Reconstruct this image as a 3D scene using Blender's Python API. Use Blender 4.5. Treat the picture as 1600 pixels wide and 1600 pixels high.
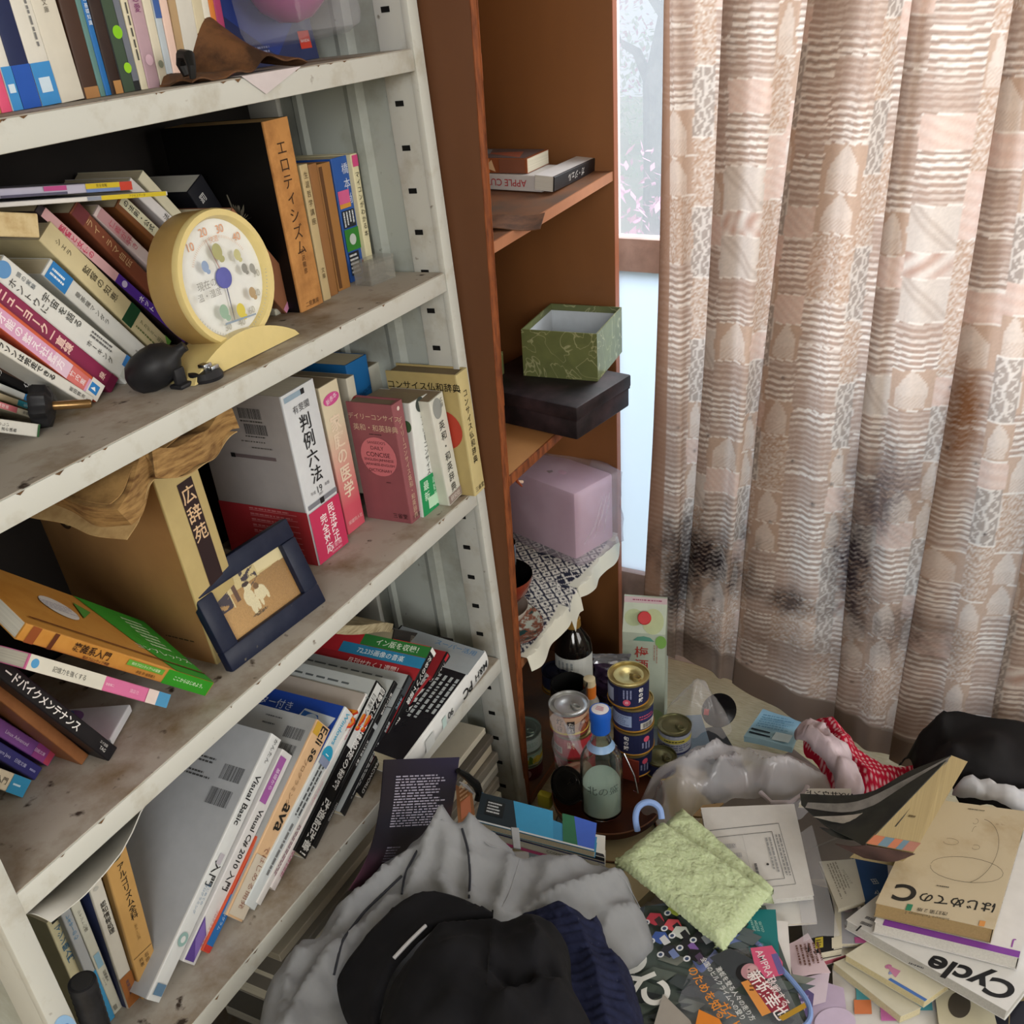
import bpy, bmesh, math, random
import numpy as np
from mathutils import Matrix, Vector, noise as mnoise

for _o in list(bpy.data.objects):
    bpy.data.objects.remove(_o)
SC = bpy.context.scene
COL = SC.collection
rnd = random.Random(7)

# ------------------------------------------------------------------ camera
CAM = np.array([0.0, 0.0, 1.45])
CR = np.array([[0.88953524, 0.45322163, -0.05759523],
               [0.16724166, -0.44034307, -0.88211576],
               [-0.4251556, 0.77504073, -0.46749822]])     # right, down, forward
cam_data = bpy.data.cameras.new('camera')
cam_data.sensor_width = 36.0
cam_data.lens = 36.0
cam_data.clip_start = 0.02
cam = bpy.data.objects.new('camera', cam_data)
COL.objects.link(cam)
_m = Matrix.Identity(4)
for _i in range(3):
    _m[_i][0] = CR[0][_i]; _m[_i][1] = -CR[1][_i]; _m[_i][2] = -CR[2][_i]; _m[_i][3] = CAM[_i]
cam.matrix_world = _m
SC.camera = cam

# ------------------------------------------------------------------ light and exposure
SC.view_settings.view_transform = 'Standard'
SC.view_settings.look = 'None'
SC.view_settings.gamma = 1.0
SC.view_settings.use_curve_mapping = False
SC.view_settings.exposure = 0.0
world = bpy.data.worlds.new('overcast_sky')
SC.world = world
world.use_nodes = True
_n = world.node_tree.nodes
_bg = _n['Background']
_bg.inputs[0].default_value = (0.86, 0.93, 1.0, 1)
_bg.inputs[1].default_value = 0.85

def area_light(name, loc, target, sx, sy, power, color):
    d = bpy.data.lights.new(name, 'AREA')
    d.shape = 'RECTANGLE'; d.size = sx; d.size_y = sy; d.energy = power; d.color = color
    o = bpy.data.objects.new(name, d); COL.objects.link(o)
    o.location = loc
    o.rotation_euler = (Vector(target) - Vector(loc)).to_track_quat('-Z', 'Y').to_euler()
    return o
area_light('side_fill_light', (2.7, 1.05, 1.75), (-0.6, 0.9, 0.6), 1.9, 1.5, 50, (1.0, 0.97, 0.93))  # added room fill from the right; the wall there has no window
area_light('rear_fill_light', (0.9, -2.0, 1.95), (-0.3, 1.0, 0.5), 1.7, 1.1, 74, (1.0, 0.985, 0.96))  # added frontal fill behind the camera, brightens heap and left book faces
area_light('veranda_daylight', (0.1, 3.3, 2.6), (0.0, 1.7, 0.7), 2.6, 1.6, 400, (0.97, 0.98, 1.0))

# ------------------------------------------------------------------ pixel helpers (1600 frame)
def ray(px, py):
    return CR.T @ np.array([px - 800.0, py - 800.0, 1600.0])
def at_x(px, py, X):
    r = ray(px, py); return CAM + r * ((X - CAM[0]) / r[0])
def at_y(px, py, Y):
    r = ray(px, py); return CAM + r * ((Y - CAM[1]) / r[1])
def at_z(px, py, Z):
    r = ray(px, py); return CAM + r * ((Z - CAM[2]) / r[2])
def at_depth(px, py, dep):
    return CAM + ray(px, py) * (dep / 1600.0)

# the steel shelf leans back against the wall by about three degrees
SU = np.array([-0.0542, 0.0, 0.9985])      # up along the posts
SN = np.array([0.9985, 0.0, 0.0542])       # out of the front
SY = np.array([0.0, 1.0, 0.0])
SO = np.array([-0.7014, 0.0, 0.0])
HA, HB, HC, HD = 1.3695, 1.0776, 0.7326, 0.4086   # board tops
Y0S, Y1S, DEP = 0.362, 1.258, 0.30
def SW(d, y, h):
    return SO + SU * h + SY * y - SN * d
def s_board(px, py, h):                     # point of a board -> (d, y)
    r = ray(px, py); t = ((SO + SU * h - CAM) @ SU) / (r @ SU)
    p = CAM + r * t
    return -((p - SO) @ SN), p[1]
def s_front(px, py, d):                     # point of the plane d behind the front -> (y, h)
    r = ray(px, py); t = ((SO - SN * d - CAM) @ SN) / (r @ SN)
    p = CAM + r * t
    return p[1], (p - SO) @ SU
def mat4(ex, ey, ez, o):
    m = Matrix.Identity(4)
    for i in range(3):
        m[i][0] = ex[i]; m[i][1] = ey[i]; m[i][2] = ez[i]; m[i][3] = o[i]
    return m
def nrm(v):
    v = np.asarray(v, float); return v / np.linalg.norm(v)

# ------------------------------------------------------------------ materials
MATS = {}
def lin(c):
    c = c / 255.0
    return c / 12.92 if c <= 0.04045 else ((c + 0.055) / 1.055) ** 2.4
def rgb(r, g, b):
    return (lin(r), lin(g), lin(b), 1.0)
def hexc(h):
    return rgb(int(h[0:2], 16), int(h[2:4], 16), int(h[4:6], 16))
def new_mat(name):
    m = bpy.data.materials.new(name); m.use_nodes = True
    return m, m.node_tree, m.node_tree.nodes['Principled BSDF']
def N(nt, kind, **kw):
    n = nt.nodes.new(kind)
    for k, v in kw.items():
        setattr(n, k, v)
    return n
def col(h, rough=0.6, spec=0.3, wear=0.10, scale=60.0, metal=0.0, bump=0.0):
    """plain coloured surface with a fine mottled variation"""
    key = (h, rough, spec, wear, scale, metal, bump)
    if key in MATS: return MATS[key]
    m, nt, b = new_mat('surface_' + h)
    c = hexc(h)
    tc = N(nt, 'ShaderNodeTexCoord'); no = N(nt, 'ShaderNodeTexNoise')
    no.inputs['Scale'].default_value = scale; no.inputs['Detail'].default_value = 4
    nt.links.new(tc.outputs['Object'], no.inputs['Vector'])
    mx = N(nt, 'ShaderNodeMix', data_type='RGBA')
    mx.inputs[6].default_value = tuple(x * (1 - wear) for x in c[:3]) + (1,)
    mx.inputs[7].default_value = tuple(min(1, x * (1 + wear * .6)) for x in c[:3]) + (1,)
    nt.links.new(no.outputs[0], mx.inputs[0]); nt.links.new(mx.outputs[2], b.inputs['Base Color'])
    b.inputs['Roughness'].default_value = rough
    b.inputs['Specular IOR Level'].default_value = spec
    b.inputs['Metallic'].default_value = metal
    if bump:
        bp = N(nt, 'ShaderNodeBump'); bp.inputs['Strength'].default_value = bump; bp.inputs['Distance'].default_value = 0.002
        nt.links.new(no.outputs[0], bp.inputs['Height']); nt.links.new(bp.outputs[0], b.inputs['Normal'])
    MATS[key] = m
    return m
def stained(name, base, stain, scale=14.0, lo=0.45, hi=0.65, rough=0.6, spots=None, spot_scale=120.0, spot_lo=0.62, metal=0.0, stretch=(1, 1, 1), bump=0.0):
    """base colour with irregular stains and specks of dirt"""
    if name in MATS: return MATS[name]
    m, nt, b = new_mat(name)
    tc = N(nt, 'ShaderNodeTexCoord'); mp = N(nt, 'ShaderNodeMapping'); mp.inputs['Scale'].default_value = stretch
    nt.links.new(tc.outputs['Object'], mp.inputs[0])
    no = N(nt, 'ShaderNodeTexNoise'); no.inputs['Scale'].default_value = scale; no.inputs['Detail'].default_value = 8; no.inputs['Roughness'].default_value = 0.62
    nt.links.new(mp.outputs[0], no.inputs['Vector'])
    rp = N(nt, 'ShaderNodeMapRange'); rp.inputs[1].default_value = lo; rp.inputs[2].default_value = hi
    nt.links.new(no.outputs[0], rp.inputs[0])
    mx = N(nt, 'ShaderNodeMix', data_type='RGBA'); mx.inputs[6].default_value = hexc(base); mx.inputs[7].default_value = hexc(stain)
    nt.links.new(rp.outputs[0], mx.inputs[0])
    out = mx.outputs[2]
    if spots:
        n2 = N(nt, 'ShaderNodeTexNoise'); n2.inputs['Scale'].default_value = spot_scale; n2.inputs['Detail'].default_value = 3
        nt.links.new(mp.outputs[0], n2.inputs['Vector'])
        r2 = N(nt, 'ShaderNodeMapRange'); r2.inputs[1].default_value = spot_lo; r2.inputs[2].default_value = spot_lo + 0.08
        nt.links.new(n2.outputs[0], r2.inputs[0])
        m2 = N(nt, 'ShaderNodeMix', data_type='RGBA'); m2.inputs[7].default_value = hexc(spots)
        nt.links.new(out, m2.inputs[6]); nt.links.new(r2.outputs[0], m2.inputs[0]); out = m2.outputs[2]
    nt.links.new(out, b.inputs['Base Color'])
    b.inputs['Roughness'].default_value = rough; b.inputs['Metallic'].default_value = metal
    b.inputs['Specular IOR Level'].default_value = 0.25
    if bump:
        bp = N(nt, 'ShaderNodeBump'); bp.inputs['Strength'].default_value = bump; bp.inputs['Distance'].default_value = 0.002
        nt.links.new(no.outputs[0], bp.inputs['Height']); nt.links.new(bp.outputs[0], b.inputs['Normal'])
    MATS[name] = m
    return m
def pages_mat(h='cfc4a8'):
    key = 'pages_' + h
    if key in MATS: return MATS[key]
    m, nt, b = new_mat(key)
    tc = N(nt, 'ShaderNodeTexCoord'); mp = N(nt, 'ShaderNodeMapping'); mp.inputs['Scale'].default_value = (900, 6, 6)
    nt.links.new(tc.outputs['Object'], mp.inputs[0])
    no = N(nt, 'ShaderNodeTexNoise'); no.inputs['Scale'].default_value = 1.0; no.inputs['Detail'].default_value = 3
    nt.links.new(mp.outputs[0], no.inputs['Vector'])
    c = hexc(h)
    mx = N(nt, 'ShaderNodeMix', data_type='RGBA'); mx.inputs[6].default_value = tuple(x * .62 for x in c[:3]) + (1,); mx.inputs[7].default_value = tuple(min(1, x * 1.15) for x in c[:3]) + (1,)
    nt.links.new(no.outputs[0], mx.inputs[0]); nt.links.new(mx.outputs[2], b.inputs['Base Color'])
    b.inputs['Roughness'].default_value = 0.85; b.inputs['Specular IOR Level'].default_value = 0.1
    MATS[key] = m
    return m
def wood(name, c1, c2, scale=(3, 3, 40), rough=0.55):
    if name in MATS: return MATS[name]
    m, nt, b = new_mat(name)
    tc = N(nt, 'ShaderNodeTexCoord'); mp = N(nt, 'ShaderNodeMapping'); mp.inputs['Scale'].default_value = scale
    nt.links.new(tc.outputs['Object'], mp.inputs[0])
    no = N(nt, 'ShaderNodeTexNoise'); no.inputs['Scale'].default_value = 1.6; no.inputs['Detail'].default_value = 6
    nt.links.new(mp.outputs[0], no.inputs['Vector'])
    mx = N(nt, 'ShaderNodeMix', data_type='RGBA'); mx.inputs[6].default_value = hexc(c1); mx.inputs[7].default_value = hexc(c2)
    rp = N(nt, 'ShaderNodeMapRange'); rp.inputs[1].default_value = 0.3; rp.inputs[2].default_value = 0.7
    nt.links.new(no.outputs[0], rp.inputs[0]); nt.links.new(rp.outputs[0], mx.inputs[0])
    nt.links.new(mx.outputs[2], b.inputs['Base Color'])
    b.inputs['Roughness'].default_value = rough; b.inputs['Specular IOR Level'].default_value = 0.3
    MATS[name] = m
    return m
def vcol_mat(name, rough=0.8, translucent=0.0, spec=0.2, bump=0.0, sheen=0.0):
    """surface coloured by the mesh attribute 'dye' (woven or printed pattern)"""
    if name in MATS: return MATS[name]
    m, nt, b = new_mat(name)
    at = N(nt, 'ShaderNodeAttribute', attribute_name='dye')
    nt.links.new(at.outputs['Color'], b.inputs['Base Color'])
    b.inputs['Roughness'].default_value = rough; b.inputs['Specular IOR Level'].default_value = spec
    if sheen: b.inputs['Sheen Weight'].default_value = sheen
    if bump:
        tc = N(nt, 'ShaderNodeTexCoord'); no = N(nt, 'ShaderNodeTexNoise'); no.inputs['Scale'].default_value = 700
        nt.links.new(tc.outputs['Object'], no.inputs['Vector'])
        bp = N(nt, 'ShaderNodeBump'); bp.inputs['Strength'].default_value = bump; bp.inputs['Distance'].default_value = 0.001
        nt.links.new(no.outputs[0], bp.inputs['Height']); nt.links.new(bp.outputs[0], b.inputs['Normal'])
    if translucent:
        tr = N(nt, 'ShaderNodeBsdfTranslucent'); nt.links.new(at.outputs['Color'], tr.inputs['Color'])
        ms = N(nt, 'ShaderNodeMixShader'); ms.inputs[0].default_value = translucent
        nt.links.new(b.outputs[0], ms.inputs[1]); nt.links.new(tr.outputs[0], ms.inputs[2])
        nt.links.new(ms.outputs[0], nt.nodes['Material Output'].inputs[0])
    MATS[name] = m
    return m
def film(name, tint='f2f2f6', alpha=0.35, rough=0.25):
    """thin translucent plastic film: part see-through, part milky and glossy"""
    if name in MATS: return MATS[name]
    m, nt, b = new_mat(name)
    b.inputs['Base Color'].default_value = hexc(tint); b.inputs['Roughness'].default_value = rough
    b.inputs['Specular IOR Level'].default_value = 0.6
    tp = N(nt, 'ShaderNodeBsdfTransparent'); tp.inputs[0].default_value = (0.97, 0.97, 0.98, 1)
    tc = N(nt, 'ShaderNodeTexCoord'); no = N(nt, 'ShaderNodeTexNoise'); no.noise_type = 'RIDGED_MULTIFRACTAL'; no.inputs['Scale'].default_value = 11; no.inputs['Detail'].default_value = 4
    nt.links.new(tc.outputs['Object'], no.inputs['Vector'])
    bp = N(nt, 'ShaderNodeBump'); bp.inputs['Strength'].default_value = 0.8; bp.inputs['Distance'].default_value = 0.012
    nt.links.new(no.outputs[0], bp.inputs['Height']); nt.links.new(bp.outputs[0], b.inputs['Normal'])
    ms = N(nt, 'ShaderNodeMixShader'); ms.inputs[0].default_value = alpha
    nt.links.new(tp.outputs[0], ms.inputs[1]); nt.links.new(b.outputs[0], ms.inputs[2])
    nt.links.new(ms.outputs[0], nt.nodes['Material Output'].inputs[0])
    MATS[name] = m
    return m
def glass(name, tint=(0.9, 0.97, 0.95, 1), rough=0.02, ior=1.45):
    if name in MATS: return MATS[name]
    m, nt, b = new_mat(name)
    b.inputs['Base Color'].default_value = tint; b.inputs['Roughness'].default_value = rough
    b.inputs['Transmission Weight'].default_value = 1.0; b.inputs['IOR'].default_value = ior
    MATS[name] = m
    return m

# ------------------------------------------------------------------ objects
def tag(o, label, cat, group=None, kind=None):
    if label: o['label'] = label
    if cat: o['category'] = cat
    if group: o['group'] = group
    if kind: o['kind'] = kind
    return o
def thing(name, label, cat, M=None, group=None):
    o = bpy.data.objects.new(name, None); COL.objects.link(o)
    o.empty_display_size = 0.03
    if M is not None: o.matrix_world = M
    return tag(o, label, cat, group)
def loc(p):
    return Matrix.Translation(Vector([float(x) for x in p]))
def locz(p, deg):
    return loc(p) @ Matrix.Rotation(math.radians(deg), 4, 'Z')

class MB:
    def __init__(s):
        s.v = []; s.f = []; s.m = []; s.sm = []; s.mats = []
    def mi(s, mat):
        if mat not in s.mats: s.mats.append(mat)
        return s.mats.index(mat)
    def add(s, verts, faces, mat, smooth=False):
        o = len(s.v); k = s.mi(mat)
        s.v.extend([tuple(map(float, p)) for p in verts])
        for f in faces:
            s.f.append([o + i for i in f]); s.m.append(k); s.sm.append(smooth)
    def quad(s, a, b, c, d, mat): s.add([a, b, c, d], [(0, 1, 2, 3)], mat)
    def poly(s, pts, mat): s.add(pts, [tuple(range(len(pts)))], mat)
    def box(s, x0, y0, z0, x1, y1, z1, mat, bev=0.0):
        x0, x1 = min(x0, x1), max(x0, x1); y0, y1 = min(y0, y1), max(y0, y1); z0, z1 = min(z0, z1), max(z0, z1)
        if bev <= 0:
            v = [(x, y, z) for z in (z0, z1) for y in (y0, y1) for x in (x0, x1)]
            s.add(v, [(0, 2, 3, 1), (4, 5, 7, 6), (0, 1, 5, 4), (2, 6, 7, 3), (0, 4, 6, 2), (1, 3, 7, 5)], mat); return
        bm = bmesh.new(); bmesh.ops.create_cube(bm, size=1.0)
        for v in bm.verts:
            v.co = Vector(((x0 + x1) / 2 + v.co.x * (x1 - x0), (y0 + y1) / 2 + v.co.y * (y1 - y0), (z0 + z1) / 2 + v.co.z * (z1 - z0)))
        bmesh.ops.bevel(bm, geom=bm.edges[:], offset=min(bev, .45 * min(x1 - x0, y1 - y0, z1 - z0)), segments=2, profile=0.5, affect='EDGES')
        bm.verts.index_update()
        s.add([v.co for v in bm.verts], [[v.index for v in f.verts] for f in bm.faces], mat, True); bm.free()
    def prism(s, pts, axis, a, b, mat, smooth=False):
        """extrude a 2D outline along an axis ('x','y','z') from a to b"""
        def p3(p, t):
            return {'x': (t, p[0], p[1]), 'y': (p[0], t, p[1]), 'z': (p[0], p[1], t)}[axis]
        n = len(pts)
        s.add([p3(p, a) for p in pts] + [p3(p, b) for p in pts],
              [tuple(range(n - 1, -1, -1)), tuple(range(n, 2 * n))] + [(i, (i + 1) % n, n + (i + 1) % n, n + i) for i in range(n)], mat, smooth)
    def lathe(s, prof, mat, n=40, c=(0, 0, 0), smooth=True, capb=True, capt=True):
        v = []; f = []
        for r, z in prof:
            for i in range(n):
                a = 2 * math.pi * i / n; v.append((c[0] + r * math.cos(a), c[1] + r * math.sin(a), c[2] + z))
        for j in range(len(prof) - 1):
            for i in range(n):
                f.append((j * n + i, j * n + (i + 1) % n, (j + 1) * n + (i + 1) % n, (j + 1) * n + i))
        if capb: f.append(tuple(range(n - 1, -1, -1)))
        if capt: f.append(tuple((len(prof) - 1) * n + i for i in range(n)))
        s.add(v, f, mat, smooth)
    def tube(s, path, r, mat, n=10, closed=False):
        path = [np.asarray(p, float) for p in path]; m = len(path)
        rr = r if hasattr(r, '__len__') else [r] * m
        v = []; f = []
        up = np.array([0.13, 0.07, 0.99])
        prev = None
        for i in range(m):
            if closed: t = path[(i + 1) % m] - path[i - 1]
            else: t = path[min(i + 1, m - 1)] - path[max(i - 1, 0)]
            t = nrm(t)
            a = prev if prev is not None else up
            a = a - t * (a @ t)
            if np.linalg.norm(a) < 1e-4: a = np.cross(t, [1, 0, 0])
            a = nrm(a); prev = a; bb = np.cross(t, a)
            for k in range(n):
                w = 2 * math.pi * k / n
                v.append(path[i] + rr[i] * (math.cos(w) * a + math.sin(w) * bb))
        for i in range(m if closed else m - 1):
            j = (i + 1) % m
            for k in range(n):
                f.append((i * n + k, i * n + (k + 1) % n, j * n + (k + 1) % n, j * n + k))
        if not closed:
            f.append(tuple(range(n - 1, -1, -1))); f.append(tuple((m - 1) * n + k for k in range(n)))
        s.add(v, f, mat, True)
    def grid(s, P, mat, smooth=True):
        """P: array (nu, nv, 3)"""
        nu, nv = P.shape[:2]
        f = [(i * nv + j, (i + 1) * nv + j, (i + 1) * nv + j + 1, i * nv + j + 1) for i in range(nu - 1) for j in range(nv - 1)]
        s.add(P.reshape(-1, 3), f, mat, smooth)
    def slab(s, P, th, mat, smooth=True):
        """closed sheet of thickness th below the grid P"""
        nu, nv = P.shape[:2]
        du = np.gradient(P, axis=0); dv = np.gradient(P, axis=1)
        nn = np.cross(du, dv); nn /= (np.linalg.norm(nn, axis=2, keepdims=True) + 1e-12)
        Q = P - nn * th
        top = P.reshape(-1, 3); bot = Q.reshape(-1, 3); o = nu * nv
        f = []
        for i in range(nu - 1):
            for j in range(nv - 1):
                a, b, c, d = i * nv + j, (i + 1) * nv + j, (i + 1) * nv + j + 1, i * nv + j + 1
                f.append((a, b, c, d)); f.append((o + d, o + c, o + b, o + a))
        ring = [i * nv for i in range(nu)] + [(nu - 1) * nv + j for j in range(1, nv)] + [i * nv + nv - 1 for i in range(nu - 2, -1, -1)] + [j for j in range(nv - 2, 0, -1)]
        for k in range(len(ring)):
            a, b = ring[k], ring[(k + 1) % len(ring)]
            f.append((b, a, o + a, o + b))
        s.add(np.vstack([top, bot]), f, mat, smooth)
    def build(s, name, parent=None, M=None, angle=35, dye=None, merge=False):
        me = bpy.data.meshes.new(name)
        me.from_pydata(s.v, [], s.f)
        for mt in s.mats: me.materials.append(mt)
        me.polygons.foreach_set('material_index', s.m)
        me.polygons.foreach_set('use_smooth', s.sm)
        if any(s.sm): me.set_sharp_from_angle(angle=math.radians(angle))
        if dye is not None:
            at = me.color_attributes.new('dye', 'FLOAT_COLOR', 'POINT')
            at.data.foreach_set('color', np.asarray(dye, np.float32).ravel())
        me.update()
        o = bpy.data.objects.new(name, me); COL.objects.link(o)
        if parent is not None: o.parent = parent
        elif M is not None: o.matrix_world = M
        return o

# ------------------------------------------------------------------ lettering
GL = {}
def glyphs(text, bold=0.0):
    key = (text, bold)
    if key in GL: return GL[key]
    cu = bpy.data.curves.new('lettering', 'FONT')
    cu.body = text; cu.size = 1.0; cu.align_x = 'CENTER'; cu.resolution_u = 6 if (text.isascii() and len(text) < 14) else 2; cu.offset = bold
    ob = bpy.data.objects.new('lettering', cu)
    me = bpy.data.meshes.new_from_object(ob)
    n = len(me.vertices)
    a = np.zeros(n * 3, np.float32); me.vertices.foreach_get('co', a)
    a = a.reshape(-1, 3)[:, :2].astype(float)
    f = [tuple(p.vertices) for p in me.polygons]
    bpy.data.objects.remove(ob); bpy.data.curves.remove(cu); bpy.data.meshes.remove(me)
    if n:
        c = (a.max(0) + a.min(0)) / 2
        if len(text) == 1: a = a - c
        else: a = a - np.array([c[0], 0.36])
    GL[key] = (a, f)
    return GL[key]

class Face:
    """a flat area of a part: origin, u and v vectors (full size) and outward normal"""
    def __init__(s, o, u, v):
        s.o = np.array(o, float); s.u = np.array(u, float); s.v = np.array(v, float)
        s.U = np.linalg.norm(s.u); s.V = np.linalg.norm(s.v)
        s.eu = s.u / s.U; s.ev = s.v / s.V; s.n = nrm(np.cross(s.eu, s.ev)); s.k = 0
        s.bend = None
    def pt(s, u, v, off):
        p = s.o + s.eu * u + s.ev * v + s.n * off
        return s.bend(p) if s.bend else p
def decal(mb, F, items, step=0.00012, start=0.0003):
    """items in fractions of the face; text sizes in fractions of its width"""
    for it in items:
        F.k += 1; off = start + step * F.k
        k = it[0]
        if k == 'r':
            _, u0, v0, u1, v1, c = it
            ns = 12 if F.bend else 1
            for q in range(ns):
                ua, ub = u0 + (u1 - u0) * q / ns, u0 + (u1 - u0) * (q + 1) / ns
                mb.quad(*[F.pt(u * F.U, v * F.V, off) for u, v in ((ua, v0), (ub, v0), (ub, v1), (ua, v1))], mat_of(c))
        elif k == 'p':
            _, pts, c = it
            mb.poly([F.pt(u * F.U, v * F.V, off) for u, v in pts], mat_of(c))
        elif k == 'e':
            _, u, v, ru, rv, c = it
            mb.poly([F.pt((u + ru * math.cos(a)) * F.U, v * F.V + rv * F.U * math.sin(a), off) for a in np.linspace(0, 2 * math.pi, 28)[:-1]], mat_of(c))
        elif k == 'vt':                        # upright characters running down
            _, txt, u, v, sz, c = it[:6]
            bold = it[6] if len(it) > 6 else 0.0; stepf = it[7] if len(it) > 7 else 1.08
            S = sz * F.U; x = u * F.U
            need = S * sum(stepf if ch != ' ' else .5 for ch in txt)
            if need > v * F.V - .004: S *= (v * F.V - .004) / need
            y = v * F.V - S / 2
            for ch in txt:
                if ch != ' ':
                    a, f = glyphs(ch, bold)
                    b = a
                    if ch in 'ー―-~…（）()「」': b = np.stack([a[:, 1], -a[:, 0]], 1)
                    if len(b): mb.add([F.pt(x + q[0] * S, y + q[1] * S, off) for q in b], f, mat_of(c))
                y -= S * (stepf if ch != ' ' else .5)
        elif k == 'ht':                        # a line of text, centred, turned by rot degrees
            _, txt, u, v, sz, c = it[:6]
            rot = math.radians(it[6]) if len(it) > 6 else 0.0; bold = it[7] if len(it) > 7 else 0.0
            sx = it[8] if len(it) > 8 else 1.0
            S = sz * F.U; a, f = glyphs(txt, bold)
            if len(a) and abs(math.sin(rot)) > .9:
                half = np.abs(a[:, 0]).max() * S * sx; room = min(v, 1 - v) * F.V - .002
                if half > room > 0: sx *= room / half
            ca, sa = math.cos(rot), math.sin(rot)
            if len(a): mb.add([F.pt(u * F.U + (q[0] * sx * ca - q[1] * sa) * S, v * F.V + (q[0] * sx * sa + q[1] * ca) * S, off) for q in a], f, mat_of(c))
        elif k == 'lines':                     # small print too fine to read: broken dashes; vert = columns
            _, u0, v0, u1, v1, n, c = it[:7]
            vert = it[7] if len(it) > 7 else False
            r = random.Random(int(u0 * 999 + v1 * 777 + n))
            for i in range(n):
                a0 = (i + .25) / n; a1 = (i + .72) / n; t = 0.0; end = 1.0 - r.random() * .3
                while t < end:
                    w = min(end, t + .03 + r.random() * .09)
                    if vert: q = [(u0 + (u1 - u0) * a0, v1 - (v1 - v0) * w), (u0 + (u1 - u0) * a1, v1 - (v1 - v0) * t)]
                    else: q = [(u0 + (u1 - u0) * t, v1 - (v1 - v0) * a1), (u0 + (u1 - u0) * w, v1 - (v1 - v0) * a0)]
                    (ua, va), (ub, vb) = q
                    mb.quad(*[F.pt(u * F.U, v * F.V, off) for u, v in ((ua, va), (ub, va), (ub, vb), (ua, vb))], mat_of(c))
                    t = w + .012 + r.random() * .02
        elif k == 'bars':
            _, u0, v0, u1, v1, c = it
            r = random.Random(int(u0 * 991 + v0 * 313)); t = 0.0
            while t < 1:
                w = r.choice((.012, .02, .032))
                e = min(1, t + w)
                mb.quad(*[F.pt((u0 + (u1 - u0) * a) * F.U, v * F.V, off) for a, v in ((t, v0), (e, v0), (e, v1), (t, v1))], mat_of(c))
                t = e + r.choice((.012, .02, .03))
def mat_of(c):
    return col(c) if isinstance(c, str) else c

# ------------------------------------------------------------------ books
def book_mesh(root, t, D, H, cover='e8e6df', pages='cfc4a8', spine_items=(), left_items=(), right_items=(), top_items=(), hard=False, spine=None, gloss=0.45, cth=None, curve=0.0, back=None, page_top=0.0):
    """local axes: x thickness, y from spine to fore edge, z height"""
    cm = col(cover, rough=gloss) if isinstance(cover, str) else cover
    sm_ = (col(spine, rough=gloss) if isinstance(spine, str) else spine) if spine is not None else cm
    bk = (col(back, rough=gloss) if isinstance(back, str) else back) if back is not None else cm
    c = cth if cth else (0.0022 if hard else 0.0007)
    c = min(c, t * .2)
    mb = MB()
    r = min(0.0016, t * .25)
    # spine shell with rounded shoulders
    out = [(0, D)] + [(0, r * 2)] + [(r - r * math.cos(a), r - r * math.sin(a)) for a in np.linspace(0, math.pi / 2, 5)]
    if curve > 0:
        nseg = 8
        mid = [(r + (t - 2 * r) * i / nseg, -curve * math.sin(math.pi * i / nseg)) for i in range(1, nseg)]
        out += mid
    out += [(t - r + r * math.sin(a), r - r * math.cos(a)) for a in np.linspace(0, math.pi / 2, 5)] + [(t, r * 2), (t, D)]
    inn = [(t - c, D), (t - c, c + r), (c, c + r), (c, D)]
    # left board, right board, spine built as one outline
    n = len(out); m = n
    vb = [(p[0], p[1], 0.0) for p in out] + [(p[0], p[1], H) for p in out]
    faces_l = [(0, 1, m + 1, m)]
    faces_r = [(n - 2, n - 1, m + n - 1, m + n - 2)]
    faces_s = [(i, i + 1, m + i + 1, m + i) for i in range(1, n - 2)]
    def rv(fs): return [tuple(reversed(f)) for f in fs]
    mb.add(vb, faces_l, bk, True); mb.add(vb, faces_r, cm, True); mb.add(vb, faces_s, sm_, True)
    for z in (0.0, H):
        o3 = [(p[0], p[1], z) for p in out]; i3 = [(p[0], p[1], z) for p in inn]
        mb.poly([o3[0], o3[1], i3[2], i3[3]], bk); mb.poly([o3[-2], o3[-1], i3[0], i3[1]], cm)
        mb.poly(o3[1:-1] + [i3[1], i3[2]], sm_)
    mb.quad((c, D, 0), (c, c + r, 0), (c, c + r, H), (c, D, H), bk)
    mb.quad((t - c, D, 0), (t - c, D, H), (t - c, c + r, H), (t - c, c + r, 0), cm)
    mb.quad((c, c + r, 0), (t - c, c + r, 0), (t - c, c + r, H), (c, c + r, H), sm_)
    mb.quad((0, D, 0), (0, D, H), (c, D, H), (c, D, 0), bk); mb.quad((t - c, D, 0), (t - c, D, H), (t, D, H), (t, D, 0), cm)
    if spine_items:
        decal(mb, Face((0, -curve - .0001, 0), (t, 0, 0), (0, 0, H)), spine_items)
    if left_items:
        decal(mb, Face((0, D, 0), (0, -D, 0), (0, 0, H)), left_items)
    if right_items:
        decal(mb, Face((t, 0, 0), (0, D, 0), (0, 0, H)), right_items)
    mb.build('cover', root)
    pb = MB(); g = 0.003 if hard else 0.0006
    pb.box(c + .0001, c + r + .0002, g, t - c - .0001, D - (0.003 if hard else .0005), H - g - page_top, pages_mat(pages))
    if top_items:
        decal(pb, Face((0, 0, H - g - page_top), (t, 0, 0), (0, D, 0)), top_items)
    pb.build('page_block', root)
BN = [0]
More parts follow.
